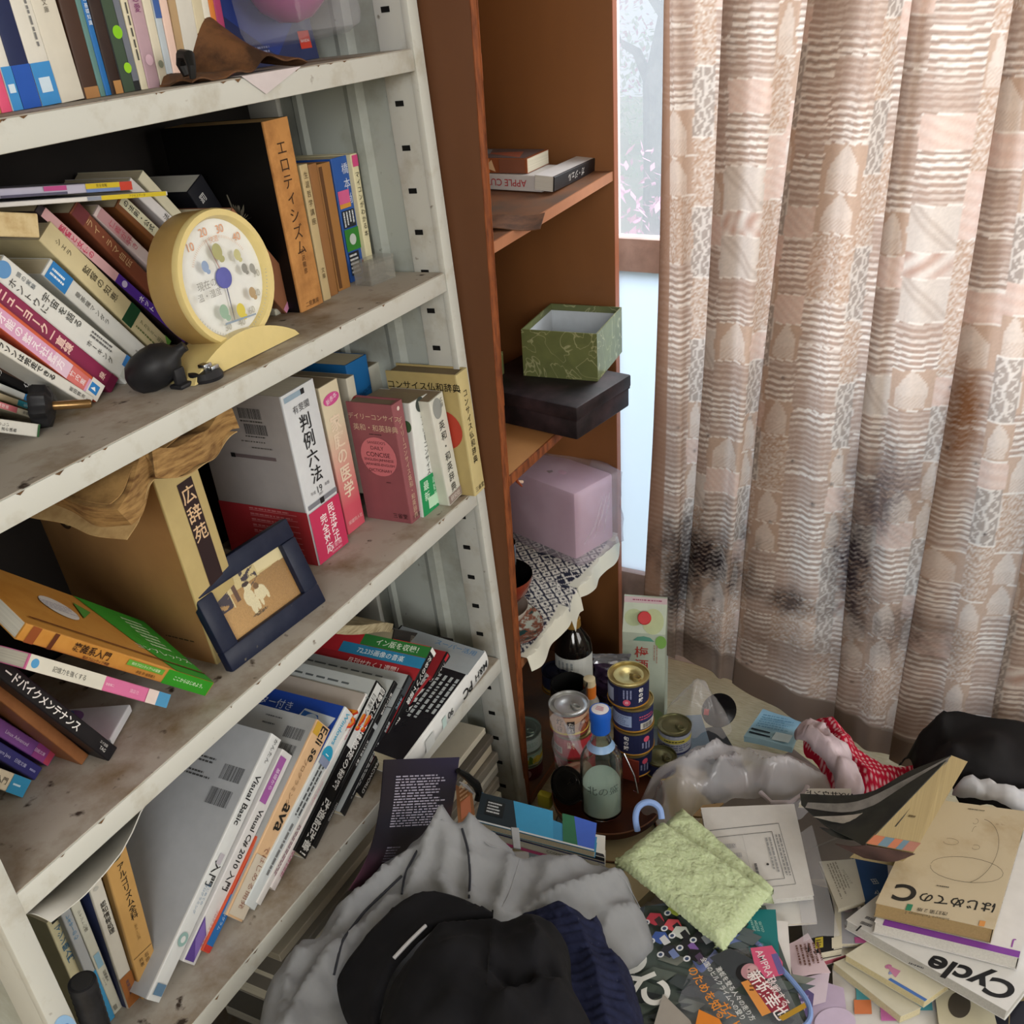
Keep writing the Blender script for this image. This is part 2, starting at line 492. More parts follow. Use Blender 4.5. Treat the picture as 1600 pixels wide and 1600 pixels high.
def sbook(label, h, BL, TL, R3, D=0.13, right=False, H=None, d=None, name='book', group=None, cat='book', yaw=0.0, tmin=0.004, dd=0.0, free=False, hang=False, back_px=None, **kw):
    """book standing or leaning on a steel board; BL/TL pixels of the spine's left (right=True: right) edge, R3 a pixel of the other edge"""
    if free or hang: y0, h0 = s_front(BL[0], BL[1], d)
    else:
        if d is None: d, y = s_board(BL[0], BL[1], h)
        else:
            ya, ha = s_front(BL[0], BL[1], d); yb, hb = s_front(TL[0], TL[1], d)
            y = ya + (yb - ya) * (h - ha) / (hb - ha)          # foot of the edge on the board
        y0, h0 = y, h
    yt, ht = s_front(TL[0], TL[1], d)
    L = math.hypot(yt - y0, ht - h0)
    a, b = (yt - y0) / L, (ht - h0) / L
    ez = SY * a + SU * b; ex = SY * b - SU * a; ey = -SN
    y3, h3 = s_front(R3[0], R3[1], d)
    t = max(tmin, abs((y3 - y0) * b - (h3 - h0) * a))
    if H is None: H = L
    if back_px is not None: D = s_board(back_px[0], back_px[1], h)[0] - d
    o = SW(d + dd, y0, h0 + .0004)
    if hang: o = SW(d + dd, yt, ht) - ez * H
    if right: o = o - ex * t
    M = mat4(ex, ey, ez, o)
    if yaw: M = M @ Matrix.Rotation(math.radians(yaw), 4, 'Z')
    root = thing(name, label, cat, M, group)
    book_mesh(root, t, D, H, **kw)
    return root
def flatbook(label, A, B, C, z, th, plane=None, name='book', cat='book', group=None, face='left', tilt=None, dims=None, **kw):
    """book lying with a cover up.  A, B: pixels of the spine edge (foot, head) on the plane z, C: a pixel towards the fore edge"""
    if plane is None: plane = lambda p: at_z(p[0], p[1], z)
    a, b, c = plane(A), plane(B), plane(C)
    ez = b - a; H = np.linalg.norm(ez); ez = ez / H
    w = c - a; w = w - ez * (w @ ez); D = np.linalg.norm(w); ey = w / D
    if dims: D, H = dims
    ex = np.cross(ey, ez)
    # local x is thickness: upper cover is x=0 when ex points down, x=t when up
    o = a if ex[2] < 0 else a - ex * th
    M = mat4(ex, ey, ez, o)
    if tilt: M = Matrix.Translation(Vector(a)) @ Matrix.Rotation(math.radians(tilt[0]), 4, Vector(tilt[1])) @ Matrix.Translation(-Vector(a)) @ M
    root = thing(name, label, cat, M, group)
    up = kw.pop('up_items', ())
    if ex[2] < 0: kw['left_items'] = up
    else: kw['right_items'] = up
    book_mesh(root, th, D, H, **kw)
    return root

# ================================================================== SETTING
M_wall = stained('plaster_wall', 'b9b2a4', '9a9080', 3, .4, .7, .9)
M_floor = stained('straw_matting', 'dcd0b2', 'bfae86', 40, .35, .7, .8, stretch=(1, 9, 1), bump=.5)
def struct(name, mb, label=None, cat=None):
    o = mb.build(name); o['kind'] = 'structure'
    if label: o['label'] = label; o['category'] = cat
    return o
mb = MB(); mb.box(-1.14, -2.2, -.06, 3.0, 1.98, 0, M_floor); struct('floor', mb, 'straw coloured matting floor under the heap and curtain', 'floor')
mb = MB(); mb.box(-1.22, -2.2, -.06, -1.14, 2.06, 2.45, M_wall); struct('wall_left', mb, 'plaster wall behind the shelves', 'wall')
mb = MB(); mb.box(-1.14, -2.2, 2.38, 3.0, 1.98, 2.45, col('c9c4b8', .9)); struct('ceiling', mb, 'pale ceiling above the room', 'ceiling')
mb = MB(); mb.box(3.0, -2.2, 0, 3.08, 1.98, 2.38, M_wall); struct('wall_right', mb, 'plaster wall on the right of the room', 'wall')
mb = MB(); mb.box(-1.14, -2.28, 0, 3.0, -2.2, 2.38, M_wall); struct('wall_near', mb, 'plaster wall behind the viewer', 'wall')
YW = 1.90
mb = MB()
mb.box(-1.14, YW - .04, 0, -.80, YW + .06, 2.38, M_wall)
mb.box(-.80, YW - .04, 2.0, 3.0, YW + .06, 2.38, M_wall)
mb.box(1.75, YW - .04, 0, 3.0, YW + .06, 2.0, M_wall)
struct('wall_far', mb, 'plaster wall around the wide window', 'wall')

# window: aluminium sash with clear upper panes behind insect mesh and frosted lower panes
M_frame = stained('faded_window_frame', 'dcc4bd', 'c4aca6', 30, .4, .7, .5)
def frosted():
    m, nt, b = new_mat('frosted_glass')
    b.inputs['Base Color'].default_value = rgb(235, 240, 245); b.inputs['Roughness'].default_value = .4
    tr = N(nt, 'ShaderNodeBsdfTranslucent'); tr.inputs['Color'].default_value = rgb(190, 199, 208)
    ms = N(nt, 'ShaderNodeMixShader'); ms.inputs[0].default_value = .85
    nt.links.new(b.outputs[0], ms.inputs[1]); nt.links.new(tr.outputs[0], ms.inputs[2])
    nt.links.new(ms.outputs[0], nt.nodes['Material Output'].inputs[0])
    return m
def mesh_screen():
    m, nt, b = new_mat('insect_mesh')
    b.inputs['Base Color'].default_value = rgb(150, 154, 158); b.inputs['Roughness'].default_value = .9
    tr = N(nt, 'ShaderNodeBsdfTranslucent'); tr.inputs['Color'].default_value = rgb(150, 156, 162)
    m1 = N(nt, 'ShaderNodeMixShader'); m1.inputs[0].default_value = .6
    nt.links.new(b.outputs[0], m1.inputs[1]); nt.links.new(tr.outputs[0], m1.inputs[2])
    tp = N(nt, 'ShaderNodeBsdfTransparent')
    m2 = N(nt, 'ShaderNodeMixShader'); m2.inputs[0].default_value = .42
    nt.links.new(tp.outputs[0], m2.inputs[1]); nt.links.new(m1.outputs[0], m2.inputs[2])
    nt.links.new(m2.outputs[0], nt.nodes['Material Output'].inputs[0])
    return m
M_frost, M_screen = frosted(), mesh_screen()
win = thing('window_1', 'wide floor length window behind the curtain', 'window', loc((.45, YW, 0)))
win['kind'] = 'structure'
mb = MB()
def wb(x0, x1, z0, z1, y0=-.02, y1=.02): mb.box(x0 - .45, y0, z0, x1 - .45, y1, z1, M_frame, .002)
wb(-.80, 1.75, 0, .215); wb(-.80, 1.75, .91, .975); wb(-.80, 1.75, 1.95, 2.0)
wb(-.80, -.765, .215, 1.95); wb(.45, .50, .215, 1.95, -.022, .022); wb(1.71, 1.75, .215, 1.95)
mb.build('window_frame', win)
mb = MB()
for x0, x1 in ((-.765, .45), (.50, 1.71)): mb.box(x0 - .45, -.003, .215, x1 - .45, .003, .91, M_frost)
mb.build('frosted_pane', win)
mb = MB()
for x0, x1 in ((-.765, .45), (.50, 1.71)): mb.box(x0 - .45, -.004, .975, x1 - .45, -.003, 1.95, M_screen)
mb.build('insect_screen', win)

# ------------------------------------------------------------------ garden outside
mb = MB(); mb.box(-9, 2.1, -.5, 9, 16, -.4, stained('garden_ground', 'b4bda0', 'c9c4ac', 3, .4, .65, .9)); struct('ground', mb, 'garden ground outside the window', 'ground')
def foliage(mb, c, rad, n, size, mat, seed, flat=1.0):
    r = random.Random(seed)
    for _ in range(n):
        d = nrm([r.gauss(0, 1), r.gauss(0, 1), r.gauss(0, 1)]) * rad * (r.random() ** .4)
        p = np.array(c) + d * np.array([1, 1, flat])
        a = nrm([r.gauss(0, 1), r.gauss(0, 1), r.gauss(0, 1)]); b = nrm(np.cross(a, [.3, .2, .9])); s = size * (.6 + r.random() * .8)
        mb.quad(p - a * s, p + b * s * .5, p + a * s, p - b * s * .5, mat)
t = thing('garden_tree', 'grey branching tree with thin pink blossom seen through the window mesh', 'tree', loc((-1.90, 5.2, -.4)))
mb = MB(); bark = stained('tree_bark', '5d5a58', '7d7a76', 9, .4, .6, .9)
mb.tube([(0, 0, 0), (.0, .02, .9), (.0, 0, 1.3), (.06, .05, 1.62), (.14, 0, 2.0), (.2, 0, 2.6)], [.055, .05, .048, .045, .04, .03], bark)
mb.tube([(.0, 0, 1.28), (-.10, .05, 1.45), (-.22, .1, 1.5), (-.3, .1, 1.75)], [.03, .024, .018, .008], bark)
mb.tube([(.06, .02, 1.6), (-.05, 0, 1.75), (-.16, .1, 1.95)], [.026, .018, .008], bark)
mb.tube([(.02, .02, 1.40), (.14, .05, 1.5), (.22, .05, 1.7)], [.022, .014, .006], bark); mb.build('trunk', t)
mb = MB()
for i, c in enumerate(((-.22, 0, 1.62), (.22, .1, 1.75), (0, .2, 1.95), (-.1, .25, 1.38), (.15, .3, 1.42), (-.3, .2, 1.9))): foliage(mb, c, .22, 200, .016, col(('d4a3ba', 'a3bd84', 'd9a8c0', 'd08fae', 'b3c894', 'cfa0b6')[i], .8), i)
mb.build('foliage', t)
for i, (x, y, z, rad, c, lab) in enumerate(((-1.58, 4.0, .62, .50, 'd99abb', 'bush of pink blossom below the garden tree'), (-3.1, 7.0, .75, .6, 'b4cca0', 'pale green bush left of the garden tree outside'), (-1.75, 6.6, .75, .55, 'c4d6b0', 'pale yellow green bush behind the garden tree'), (-1.25, 3.1, .38, .32, 'a9c79a', 'low green bush nearest the window outside'))):
    t = thing('garden_bush', lab, 'bush', loc((x, y, -.4)))
    mb = MB(); foliage(mb, (0, 0, z + .1), rad, 900, .024, col(c, .8), 20 + i, 1.0); mb.build('foliage', t)
    mb = MB(); mb.tube([(0, 0, 0), (.02, 0, .6)], [.03, .02], bark); mb.build('stem', t)
t = thing('garden_hedge', 'pale hedge far behind the garden tree outside', 'hedge', loc((-4.2, 11.5, -.4)))
mb = MB()
for k in range(7): foliage(mb, (-1.8 + .6 * k, 0, .75), .7, 420, .05, col(('c9d6c0', 'd9cdd2', 'c4d2ba')[k % 3], .8), 50 + k)
mb.build('foliage', t)

# ================================================================== STEEL BOOKSHELF
M_steel = stained('white_enamelled_steel', 'c4c5bf', 'a59e8d', 16, .52, .78, .45, spots='5b4a38', spot_scale=55, spot_lo=.70)
M_steel_in = stained('grey_enamelled_steel', 'aeb4ae', '8d8c80', 9, .48, .75, .5, spots='4c4034', spot_scale=70, spot_lo=.70)
M_slot = col('0b0b0b', .9)
M_top = stained('dust_stained_board', 'aca59b', '7d6a50', 9.5, .46, .68, .7, spots='3d3128', spot_scale=48, spot_lo=.66)
M_rust = stained('rust_run', '55402e', '7a5a3c', 60, .4, .6, .9)
SM = mat4(SY, -SN, SU, SO)
shelf = thing('steel_bookshelf', 'white enamelled steel bookshelf with stained boards and slotted posts', 'bookshelf', SM)
def shr(mb):
    mb.v = [(v[0] + .013 * (.73 - v[2]), v[1], v[2]) for v in mb.v]
SLOT_H = [1.418 - .057 * i for i in range(0, 27)]
def side(right):
    s = 1 if right else -1
    yi = 1.243 if right else .362           # inner face of the post
    def X(o): return yi + s * o
    mb = MB()
    # front post: a folded angle, its front face and its slotted inner flange
    mb.box(X(0), 0, .0, X(.018), .055, 1.78, M_steel, .0015)
    mb.box(X(-.004), -.0005, 0, X(.020), .010, 1.78, M_steel, .001)
    mb.box(X(0), .245, 0, X(.018), .300, 1.78, M_steel, .0015)
    shr(mb); po = mb.build('post', shelf)
    for h in SLOT_H:
        if h < .05: continue
        mb = MB(); mb.box(X(-.0012), .030, h - .0035, X(.001), .0425, h + .0035, M_slot)
        shr(mb); mb.build('slot', po)
    mb = MB()
    mb.box(X(.010), .054, .02, X(.012), .246, 1.77, M_steel_in)
    for d0, w in ((.098, .034), (.205, .020)):
        mb.prism([(X(.010), d0), (X(.0045), d0 + w * .3), (X(.0045), d0 + w * .7), (X(.010), d0 + w)], 'z', .03, 1.76, M_steel_in)
    mb.box(X(.0085), .0555, .02, X(.0125), .0585, 1.77, col('2a2622', .9))
    shr(mb); mb.build('side_panel', shelf)
side(True); side(False)
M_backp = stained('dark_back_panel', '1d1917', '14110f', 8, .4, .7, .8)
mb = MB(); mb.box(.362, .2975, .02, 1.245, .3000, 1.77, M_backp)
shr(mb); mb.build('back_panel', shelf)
def board(h, y0=.3625, y1=1.2375, seed=0):
    r = random.Random(seed)
    mb = MB(); off = .013 * (.73 - h)
    mb.box(y0 + off, 0, h - .027, y1 + off, .290, h - .0008, M_steel, .0015)
    # chipped front edge where paint has gone
    for _ in range(14):
        x = y0 + .03 + r.random() * (y1 - y0 - .06); w = .002 + r.random() * .009
        mb.poly([(x + off, -.0006, h - .001), (x + off + w * .4, -.0006, h - .0015 - r.random() * .003), (x + off + w, -.0006, h - .001)], M_rust)
    o = mb.build('shelf_board', shelf)
    mb = MB(); mb.box(y0 + off + .001, .002, h - .0008, y1 + off - .001, .289, h, M_top); mb.build('dusty_surface', o)
for i, h in enumerate((HA, HB, HC, HD, .075, 1.765)): board(h, seed=i)
# sticker on the left post
mb = MB(); F = Face((.30, -.0008, .40), (.062, 0, 0), (0, 0, .2))
mb.poly([(.352 + .013 * math.cos(a), -.0011, .553 + .026 * math.sin(a)) for a in np.linspace(0, 6.28, 30)[:-1]], col('8fb6dc', .3))
mb.poly([(.352 + .007 * math.cos(a), -.0013, .548 + .010 * math.sin(a)) for a in np.linspace(0, 6.28, 20)[:-1]], col('d6a9c9', .3))
mb.poly([(.355 + .004 * math.cos(a), -.0014, .560 + .006 * math.sin(a)) for a in np.linspace(0, 6.28, 16)[:-1]], col('4f7fc0', .3))
shr(mb); o = mb.build('sticker', shelf); o['label'] = 'oval pale blue sticker on the left post'

# ================================================================== WOODEN CABINET
XC = -.708
M_wood = wood('brown_veneer', '57361f', '694228', (4, 4, .9))
M_woodin = wood('brown_veneer_inside', '6f4624', '84552e', (3, 3, .8))
M_ply = stained('chipped_plywood_edge', '8a4c26', '5b2f18', 90, .4, .65, .8, stretch=(1, 1, .25))
M_woodtop = stained('dusty_wood_board', '7a5238', '57493f', 9, .4, .65, .5)
cab = thing('wooden_cabinet', 'tall open brown veneer cabinet between steel shelf and window', 'cabinet', loc((XC, 1.268, 0)))
def cb(x0, y0, z0, x1, y1, z1, name, mat, edge=None, em=None, bev=.0008):
    mb = MB(); mb.box(x0 - XC, y0 - 1.268, z0, x1 - XC, y1 - 1.268, z1, mat, bev)
    if edge:
        for a in edge: mb.box(*a, em)
    return mb.build(name, cab)
rr = random.Random(3)
cb(-1.02, 1.268, 0, XC - .0008, 1.285, 1.95, 'side_panel', M_wood)
mb = MB()
pts = []
for i in range(60):
    z = 1.95 * i / 59
    pts.append((.0005 + rr.random() * .0022, z))
mb.prism([(0, 0), (.0172, 0), (.0172, 1.95), (0, 1.95)], 'x', -.0008, .0006, M_ply)
for i in range(59):
    mb.box(-.0006, .0165, pts[i][1], .0012, .0175 + pts[i][0] * .6, pts[i + 1][1], M_ply)
mb.build('panel_edge', cab)
cb(-1.02, 1.743, 0, XC, 1.762, 1.95, 'side_panel', M_woodin)
mb = MB(); mb.box(0, .4752, 0, .0012, .4938, 1.95, col('9a5b3c', .5)); mb.build('panel_edge', cab)
cb(-1.02, 1.285, 0, -1.012, 1.743, 1.95, 'back_panel', M_woodin)
cb(-1.02, 1.285, 1.93, XC, 1.743, 1.95, 'top_panel', M_wood)
def cshelf(zl, zr, th, mat, em):
    mb = MB()
    y0, y1 = .0175, .4745
    def q(x, y): return zl + (zr - zl) * (y - y0) / (y1 - y0)
    for x0, x1, m in ((-.302, -.004, mat), (-.004, -.001, em)):
        v = [(x, y, q(x, y) + dz) for dz in (-th, 0) for y in (y0, y1) for x in (x0, x1)]
        mb.add(v, [(0, 2, 3, 1), (4, 5, 7, 6), (0, 1, 5, 4), (2, 6, 7, 3), (0, 4, 6, 2), (1, 3, 7, 5)], m)
    return mb.build('shelf_board', cab)
Z1L, Z1R, Z2, Z3 = 1.108, 1.126, .735, .385
cshelf(Z1L, Z1R, .016, M_woodtop, col('a9714f', .5))
cshelf(Z2, Z2, .017, wood('light_ply_board', '9a6a3f', 'b0804e', (5, 5, 5)), M_ply)
cshelf(Z3 - .012, Z3 + .012, .016, M_woodtop, col('8d5a38', .5))
cshelf(.05, .05, .016, M_woodtop, col('7a4b30', .5))

# ================================================================== CURTAIN
def curtain():
    YC = 1.68
    # pleat edges: (px at the top of the frame, px at row 1050, depth offset, hem height)
    strips = [(1130, 1067, 1180, 1112), (1263, 1150, 1348, 1222), (1426, 1312, 1458, 1348), (1585, 1412, 1622, 1470), (1735, 1562, 1785, 1612), (1885, 1722, 1945, 1780), (2055, 1900, 2100, 1950), (2200, 2050, 2260, 2100)]
    def hemh(px): return float(np.interp(px, (1003, 1050, 1110, 1180, 1260, 1350, 1420, 1600), (.19, .175, .15, .12, .09, .068, .05, .045)))
    E = [(1057, 1051, .012), (1047, 1030, .008), (1037, 1003, -.006), (1046, 1026, -.020), (1057, 1051, -.026), (1092, 1060, .002)]
    for k, (a0, a1, b0, b1) in enumerate(strips):
        E += [(b0 + 2, b1 + 2, .016), ((a0 + b0) / 2, (a1 + b1) / 2, .008), (a0 - 1, a1 - 1, -.002), (a0 * .62 + b0 * .38, a1 * .62 + b1 * .38, -.014), (b0, b1, -.007)]
        if k + 1 < len(strips):
            n0, n1 = strips[k + 1][0], strips[k + 1][1]
            E += [(b0 * .66 + n0 * .34, b1 * .66 + n1 * .34, -.020), (b0 * .1 + n0 * .9, b1 * .1 + n1 * .9, .010)]
    E = [(e[0], e[1], e[2], hemh(e[1])) for e in E]
    zt0 = at_y(1300, 0, YC)[2]; zb0 = at_y(1300, 1050, YC)[2]
    T = np.array([[at_y(e[0], 0, YC + e[2])[0], e[2]] for e in E]); B = np.array([[at_y(e[1], 1050, YC + e[2])[0], e[2]] for e in E])
    hem = np.array([e[3] for e in E])
    ZT = at_y(1300, 0, YC)[2]
    def catmull(P, k):
        out = []
        n = len(P)
        for i in range(n - 1):
            p0, p1, p2, p3 = P[max(i - 1, 0)], P[i], P[i + 1], P[min(i + 2, n - 1)]
            for j in range(k):
                t = j / k
                out.append(.5 * ((2 * p1) + (-p0 + p2) * t + (2 * p0 - 5 * p1 + 4 * p2 - p3) * t * t + (-p0 + 3 * p1 - 3 * p2 + p3) * t ** 3))
        out.append(P[-1]); return np.array(out)
    K = 20
    T2, B2 = catmull(T, K), catmull(B, K); hm = catmull(hem[:, None], K)[:, 0]
    seg = np.hypot(*(np.diff((T2 + B2) / 2, axis=0).T)); s = np.concatenate([[0], np.cumsum(seg)])
    # resample at an even 3.2 mm along the cloth
    L = s[-1]; nu = int(L / .0032); su = np.linspace(0, L, nu)
    T3 = np.stack([np.interp(su, s, T2[:, k]) for k in (0, 1)], 1); B3 = np.stack([np.interp(su, s, B2[:, k]) for k in (0, 1)], 1); hm = np.interp(su, s, hm)
    ztop = 1.93; zk = 1.92
    nv = 560
    fr = np.concatenate([np.linspace(0, 1, nv), 1 + np.linspace(0, 1, 4)[1:]])
    Z = np.where(fr[None, :] <= 1, hm[:, None] + (zk - hm[:, None]) * fr[None, :], zk + (ztop - zk) * (fr[None, :] - 1))
    w = (ZT - Z) / (ZT - .25)                       # 0 at the frame top, about 1 at row 1050
    wc = np.clip(w, -.15, 1.1)
    bow = 1 + 0 * wc
    X = T3[:, 0:1] * (1 - wc) + B3[:, 0:1] * wc
    X = X + .010 * np.sin(su[:, None] * 5.0 + 1.0) * np.sin(np.clip(w, 0, 1) * math.pi)
    depth = T3[:, 1:2] * (1 - wc) + B3[:, 1:2] * wc
    crum = np.clip((.75 - Z) / .6, 0, 1)
    def sm(a, b, seed):
        r = np.random.RandomState(seed); o = 0
        for _ in range(5):
            kx, kz, ph, am = r.uniform(8, 40), r.uniform(-25, 25), r.uniform(0, 6.28), r.uniform(.4, 1)
            o = o + am * np.sin(a * kx + b * kz + ph)
        return o / 3
    Yv = YC + depth * (1 - .35 * crum) + .004 * sm(su[:, None], Z, 1) * (.2 + crum)
    Yv = Yv - .02 * crum * np.clip((su[:, None] - .5), 0, 1)
    P = np.stack([X, Yv, Z], 2)
    # ---------------- woven patchwork
    R = np.random.RandomState(11)
    U = np.repeat(su[:, None], P.shape[1], 1); V = Z.copy()
    U = U + .0012 * np.sin(V * 90)
    C = np.zeros(P.shape[:2] + (3,))
    def c(h): return np.array(hexc(h)[:3])
    base, white, grey, dark, pink, tan = c('c9ab94'), c('efe6dd'), c('9c8c82'), c('ab9e95'), c('d3b0a0'), c('bb9c86')
    # repeat: column widths and cells repeat with the loom, offset row by row
    widths = [.050, .078, .031, .088, .052, .074, .032, .062, .092, .044]
    edges = [0.0]
    i = 0
    while edges[-1] < L + .1:
        edges.append(edges[-1] + widths[i % len(widths)]); i += 1
    ci = np.searchsorted(edges, U, side='right') - 1
    colpats = []
    kinds = 'wave arch twill vine wave plain arch diag wave speck'.split()
    for k in range(len(edges)):
        r = np.random.RandomState(100 + k % 10)
        cuts = [-.4 - r.uniform(0, .1)]; ks = []
        narrow = widths[k % 10] < .045
        while cuts[-1] < 2.2:
            kd = r.choice(['vine', 'speck', 'plain', 'arch'], p=[.22, .30, .26, .22]) if narrow else r.choice(['wave', 'arch', 'twill', 'diag', 'speck', 'plain'], p=[.54, .15, .08, .06, .07, .10])
            hgt = {'wave': r.uniform(.07, .15), 'arch': r.uniform(.06, .08), 'twill': .04, 'vine': r.uniform(.09, .13), 'plain': .05, 'diag': .07, 'speck': .11}[kd]
            cuts.append(cuts[-1] + hgt); ks.append(kd)
        colpats.append((np.array(cuts), ks))
    for k in range(len(edges) - 1):
        mk = ci == k
        if not mk.any(): continue
        u = U[mk]; v = V[mk] + .05 * (k // 10); a = (u - edges[k]) / (edges[k + 1] - edges[k])
        cuts, ks = colpats[k]
        j = np.clip(np.searchsorted(cuts, v, side='right') - 1, 0, len(ks) - 1)
        b = (v - cuts[j]) / (cuts[j + 1] - cuts[j]); hh = cuts[j + 1] - cuts[j]
        o = np.tile(base, (len(u), 1))
        kk = np.array(ks)[j]
        def lerp(sel, t, c0, c1):
            t = np.clip(t, 0, 1)[:, None]; o[sel] = c0 * (1 - t) + c1 * t
        sel = kk == 'wave'
        if sel.any():
            ph = v[sel] + .0008 * np.sin(u[sel] * 120 + j[sel]) + .0005 * np.sin(u[sel] * 330 + 2 * j[sel])
            wv = .5 + .5 * np.sin(ph * 2 * math.pi / .0106 + 1.1 * np.sin(v[sel] * 61 + j[sel]))
            fade = .62 + .38 * np.sin(v[sel] * 43 + 3 * j[sel] + 9 * u[sel])
            t = np.clip((wv - .45) * 3, 0, 1) * fade
            lerp(sel, t, c('b79f91'), white)
            dk = np.clip((.22 - wv) * 5, 0, 1) * fade * .55
            o[sel] = o[sel] * (1 - dk[:, None]) + c('8f8178') * dk[:, None]
        sel = kk == 'arch'
        if sel.any():
            aa, bb = a[sel], b[sel]
            ins = (np.abs(aa - .5) < .36 * np.clip((1 - bb) * 2.2, 0, 1) ** .7) & (bb > .06)
            tw = .5 + .5 * np.sin((u[sel] + v[sel]) * 2 * math.pi / .0055)
            t = np.where(ins, .45 + .4 * tw * (bb < .4) + .35 * (bb > .4), .05)
            lerp(sel, t * .72, c('c2a794'), white * .95)
        sel = kk == 'twill'
        if sel.any():
            tw = .5 + .5 * np.sin((u[sel] + v[sel]) * 2 * math.pi / .006) * np.sin((u[sel] - v[sel]) * 2 * math.pi / .006)
            lerp(sel, tw, pink * .8, white * .9)
        sel = kk == 'vine'
        if sel.any():
            aa = a[sel] - .5; vv = v[sel]
            st = np.abs(aa - .12 * np.sin(vv * 120)) < .07
            lp = np.abs(np.abs(aa) - .10 - .26 * np.abs(np.sin(vv * 2 * math.pi / .042))) < .06
            ed = np.abs(aa) > .46
            lerp(sel, np.where(st | lp | ed, .75, .03), dark, white * .92)
        sel = kk == 'diag'
        if sel.any():
            q = (a[sel] + b[sel]); st = (np.abs(q - 1) < .22); ln = .5 + .5 * np.sin(q * 26)
            lerp(sel, np.where(st, .25 + .3 * ln, .60 + .0 * q), c('b3a296'), white * .95)
        sel = kk == 'speck'
        if sel.any():
            sp = np.sin(u[sel] * 1500 + 3 * np.sin(v[sel] * 900)) * np.sin(v[sel] * 1300 + 3 * np.sin(u[sel] * 700))
            lerp(sel, .35 + .55 * sp, tan, white * .9)
        sel = kk == 'plain'
        if sel.any():
            ln = .5 + .5 * np.sin(v[sel] * 2 * math.pi / .004)
            lerp(sel, .25 + .2 * ln, pink * .95, white)
        # pale thread between the patches
        thr = ((b * hh) < .0022)
        o[thr] = white * .95
        C[mk] = o
    C *= (0.94 + .10 * np.random.RandomState(5).rand(*C.shape[:2]))[:, :, None]
    # plain taupe hem
    hemz = hm[:, None] + .062
    hb = (Z < hemz)
    C[hb] = c('8a776a') * 1.0
    C[(np.abs(Z - hemz) < .002)] = c('a08f82')
    # side hem at the left edge; backlit darkening of doubled cloth put in its colour
    C[su < .075] = C[su < .075] * .12 + c('a98670') * .88
    # mould and damp stains soaked into the cloth
    fine = np.random.RandomState(2).rand(*C.shape[:2])
    fine = (fine + np.roll(fine, 1, 0) + np.roll(fine, 1, 1)) / 3
    def blob(px, py, ru, rz, amp, colr, seed, power=1.0):
        q = at_y(px, py, YC)
        dx = (X - q[0]) / ru; dz = (Z - q[2]) / rz
        n = sm(X * 2.2, Z * 2.2, seed) * .5 + sm(X * 6, Z * 6, seed + 1) * .35
        t = np.clip((1.2 - np.sqrt(dx ** 2 + dz ** 2) + n * .55) * (.45 + .8 * fine + .25 * np.sin(Z * 620 + 2 * np.sin(X * 300))), 0, 1) ** power * amp
        C[:] = C * (1 - t[:, :, None]) + c(colr) * t[:, :, None]
    blob(1105, 870, .10, .10, 1.0, '2e2426', 31); blob(1060, 900, .03, .13, .9, '251d1f', 33)
    blob(1240, 935, .08, .035, .9, '4a3c38', 35); blob(1335, 870, .05, .16, 1.0, '40363a', 37)
    blob(1385, 760, .06, .10, .8, '5c5152', 39); blob(1400, 980, .09, .07, .7, '5a4a44', 41)
    blob(1505, 640, .03, .13, .9, '8a5a34', 43); blob(1480, 990, .05, .05, .35, '6b594f', 45)
    blob(1450, 800, .03, .14, .35, 'a27c58', 47); blob(1250, 1010, .16, .06, .6, '7a665a', 49)
    blob(1090, 1000, .09, .05, .7, '5a4a42', 51); blob(1200, 640, .03, .09, .3, 'a87a5c', 53)
    for k in range(26):
        r = np.random.RandomState(200 + k)
        blob(r.uniform(1060, 1560), r.uniform(500, 1080), .004, .004, .8, '33282a', 60 + k)
    mb = MB(); mb.grid(P, vcol_mat('woven_curtain', .9, .48, .1, bump=.4))
    dye = np.concatenate([np.clip(C, 0.01, .95), np.ones(C.shape[:2] + (1,))], 2).reshape(-1, 4)
    o = mb.build('curtain_fabric', dye=dye, angle=180)
    return o
cur = thing('curtain', 'long beige patchwork woven curtain with dark mould stains near its hem', 'curtain', loc((0, 0, 0)))
_c = curtain(); _c.parent = cur
mb = MB(); mb.tube([(-.72, 1.68, 1.96), (1.7, 1.68, 1.96)], .012, col('8a6a4a', .4)); mb.build('rail', cur)

# ================================================================== THINGS ON THE STEEL SHELF
# ---------------------------------------------------------------- top board: upright books
def abook(label, x0, x1, cover, slope=.31, H=.19, d=None, group='books on the top steel board', yb=None, **kw):
    y0 = 184 - .167 * x0 - 6 if yb is None else yb
    BL = (x0, y0); TL = (x0 - slope * 150, y0 - 150)
    return sbook(label, HA, BL, TL, (x1, y0 - .167 * (x1 - x0)), H=H, d=d, group=group, cover=cover, **kw)
ob = '3f8fd0'
abook('tan paperback at the left end of the top board', -16, 4, 'b98d52', H=.17)
abook('pink paperback second from the left on the top board', 4, 21, 'e2567c', H=.17)
abook('thin white paperback with blue lower band beside the pink one', 21, 37, 'dcdad2', H=.18, spine_items=[('r', .02, 0, .98, .2, ob), ('vt', '情報科学', .5, .75, .45, '555555'), ('r', .2, .08, .8, .12, 'd5e6f2')])
abook('navy paperback with bright blue band on the top board', 37, 66, '18244e', H=.18, spine_items=[('r', .02, 0, .98, .2, '2457b4'), ('vt', '宇宙論', .5, .9, .4, '8fa2d8')])
abook('white paperback with blue lower band next to the navy one', 66, 97, 'dad7cd', H=.18, spine_items=[('r', .02, 0, .98, .2, ob), ('vt', '山田 誠一', .42, .62, .22, '444444'), ('lines', .6, .25, .8, .62, 1, '777777', True), ('r', .2, .06, .75, .13, 'cfe2f0')])
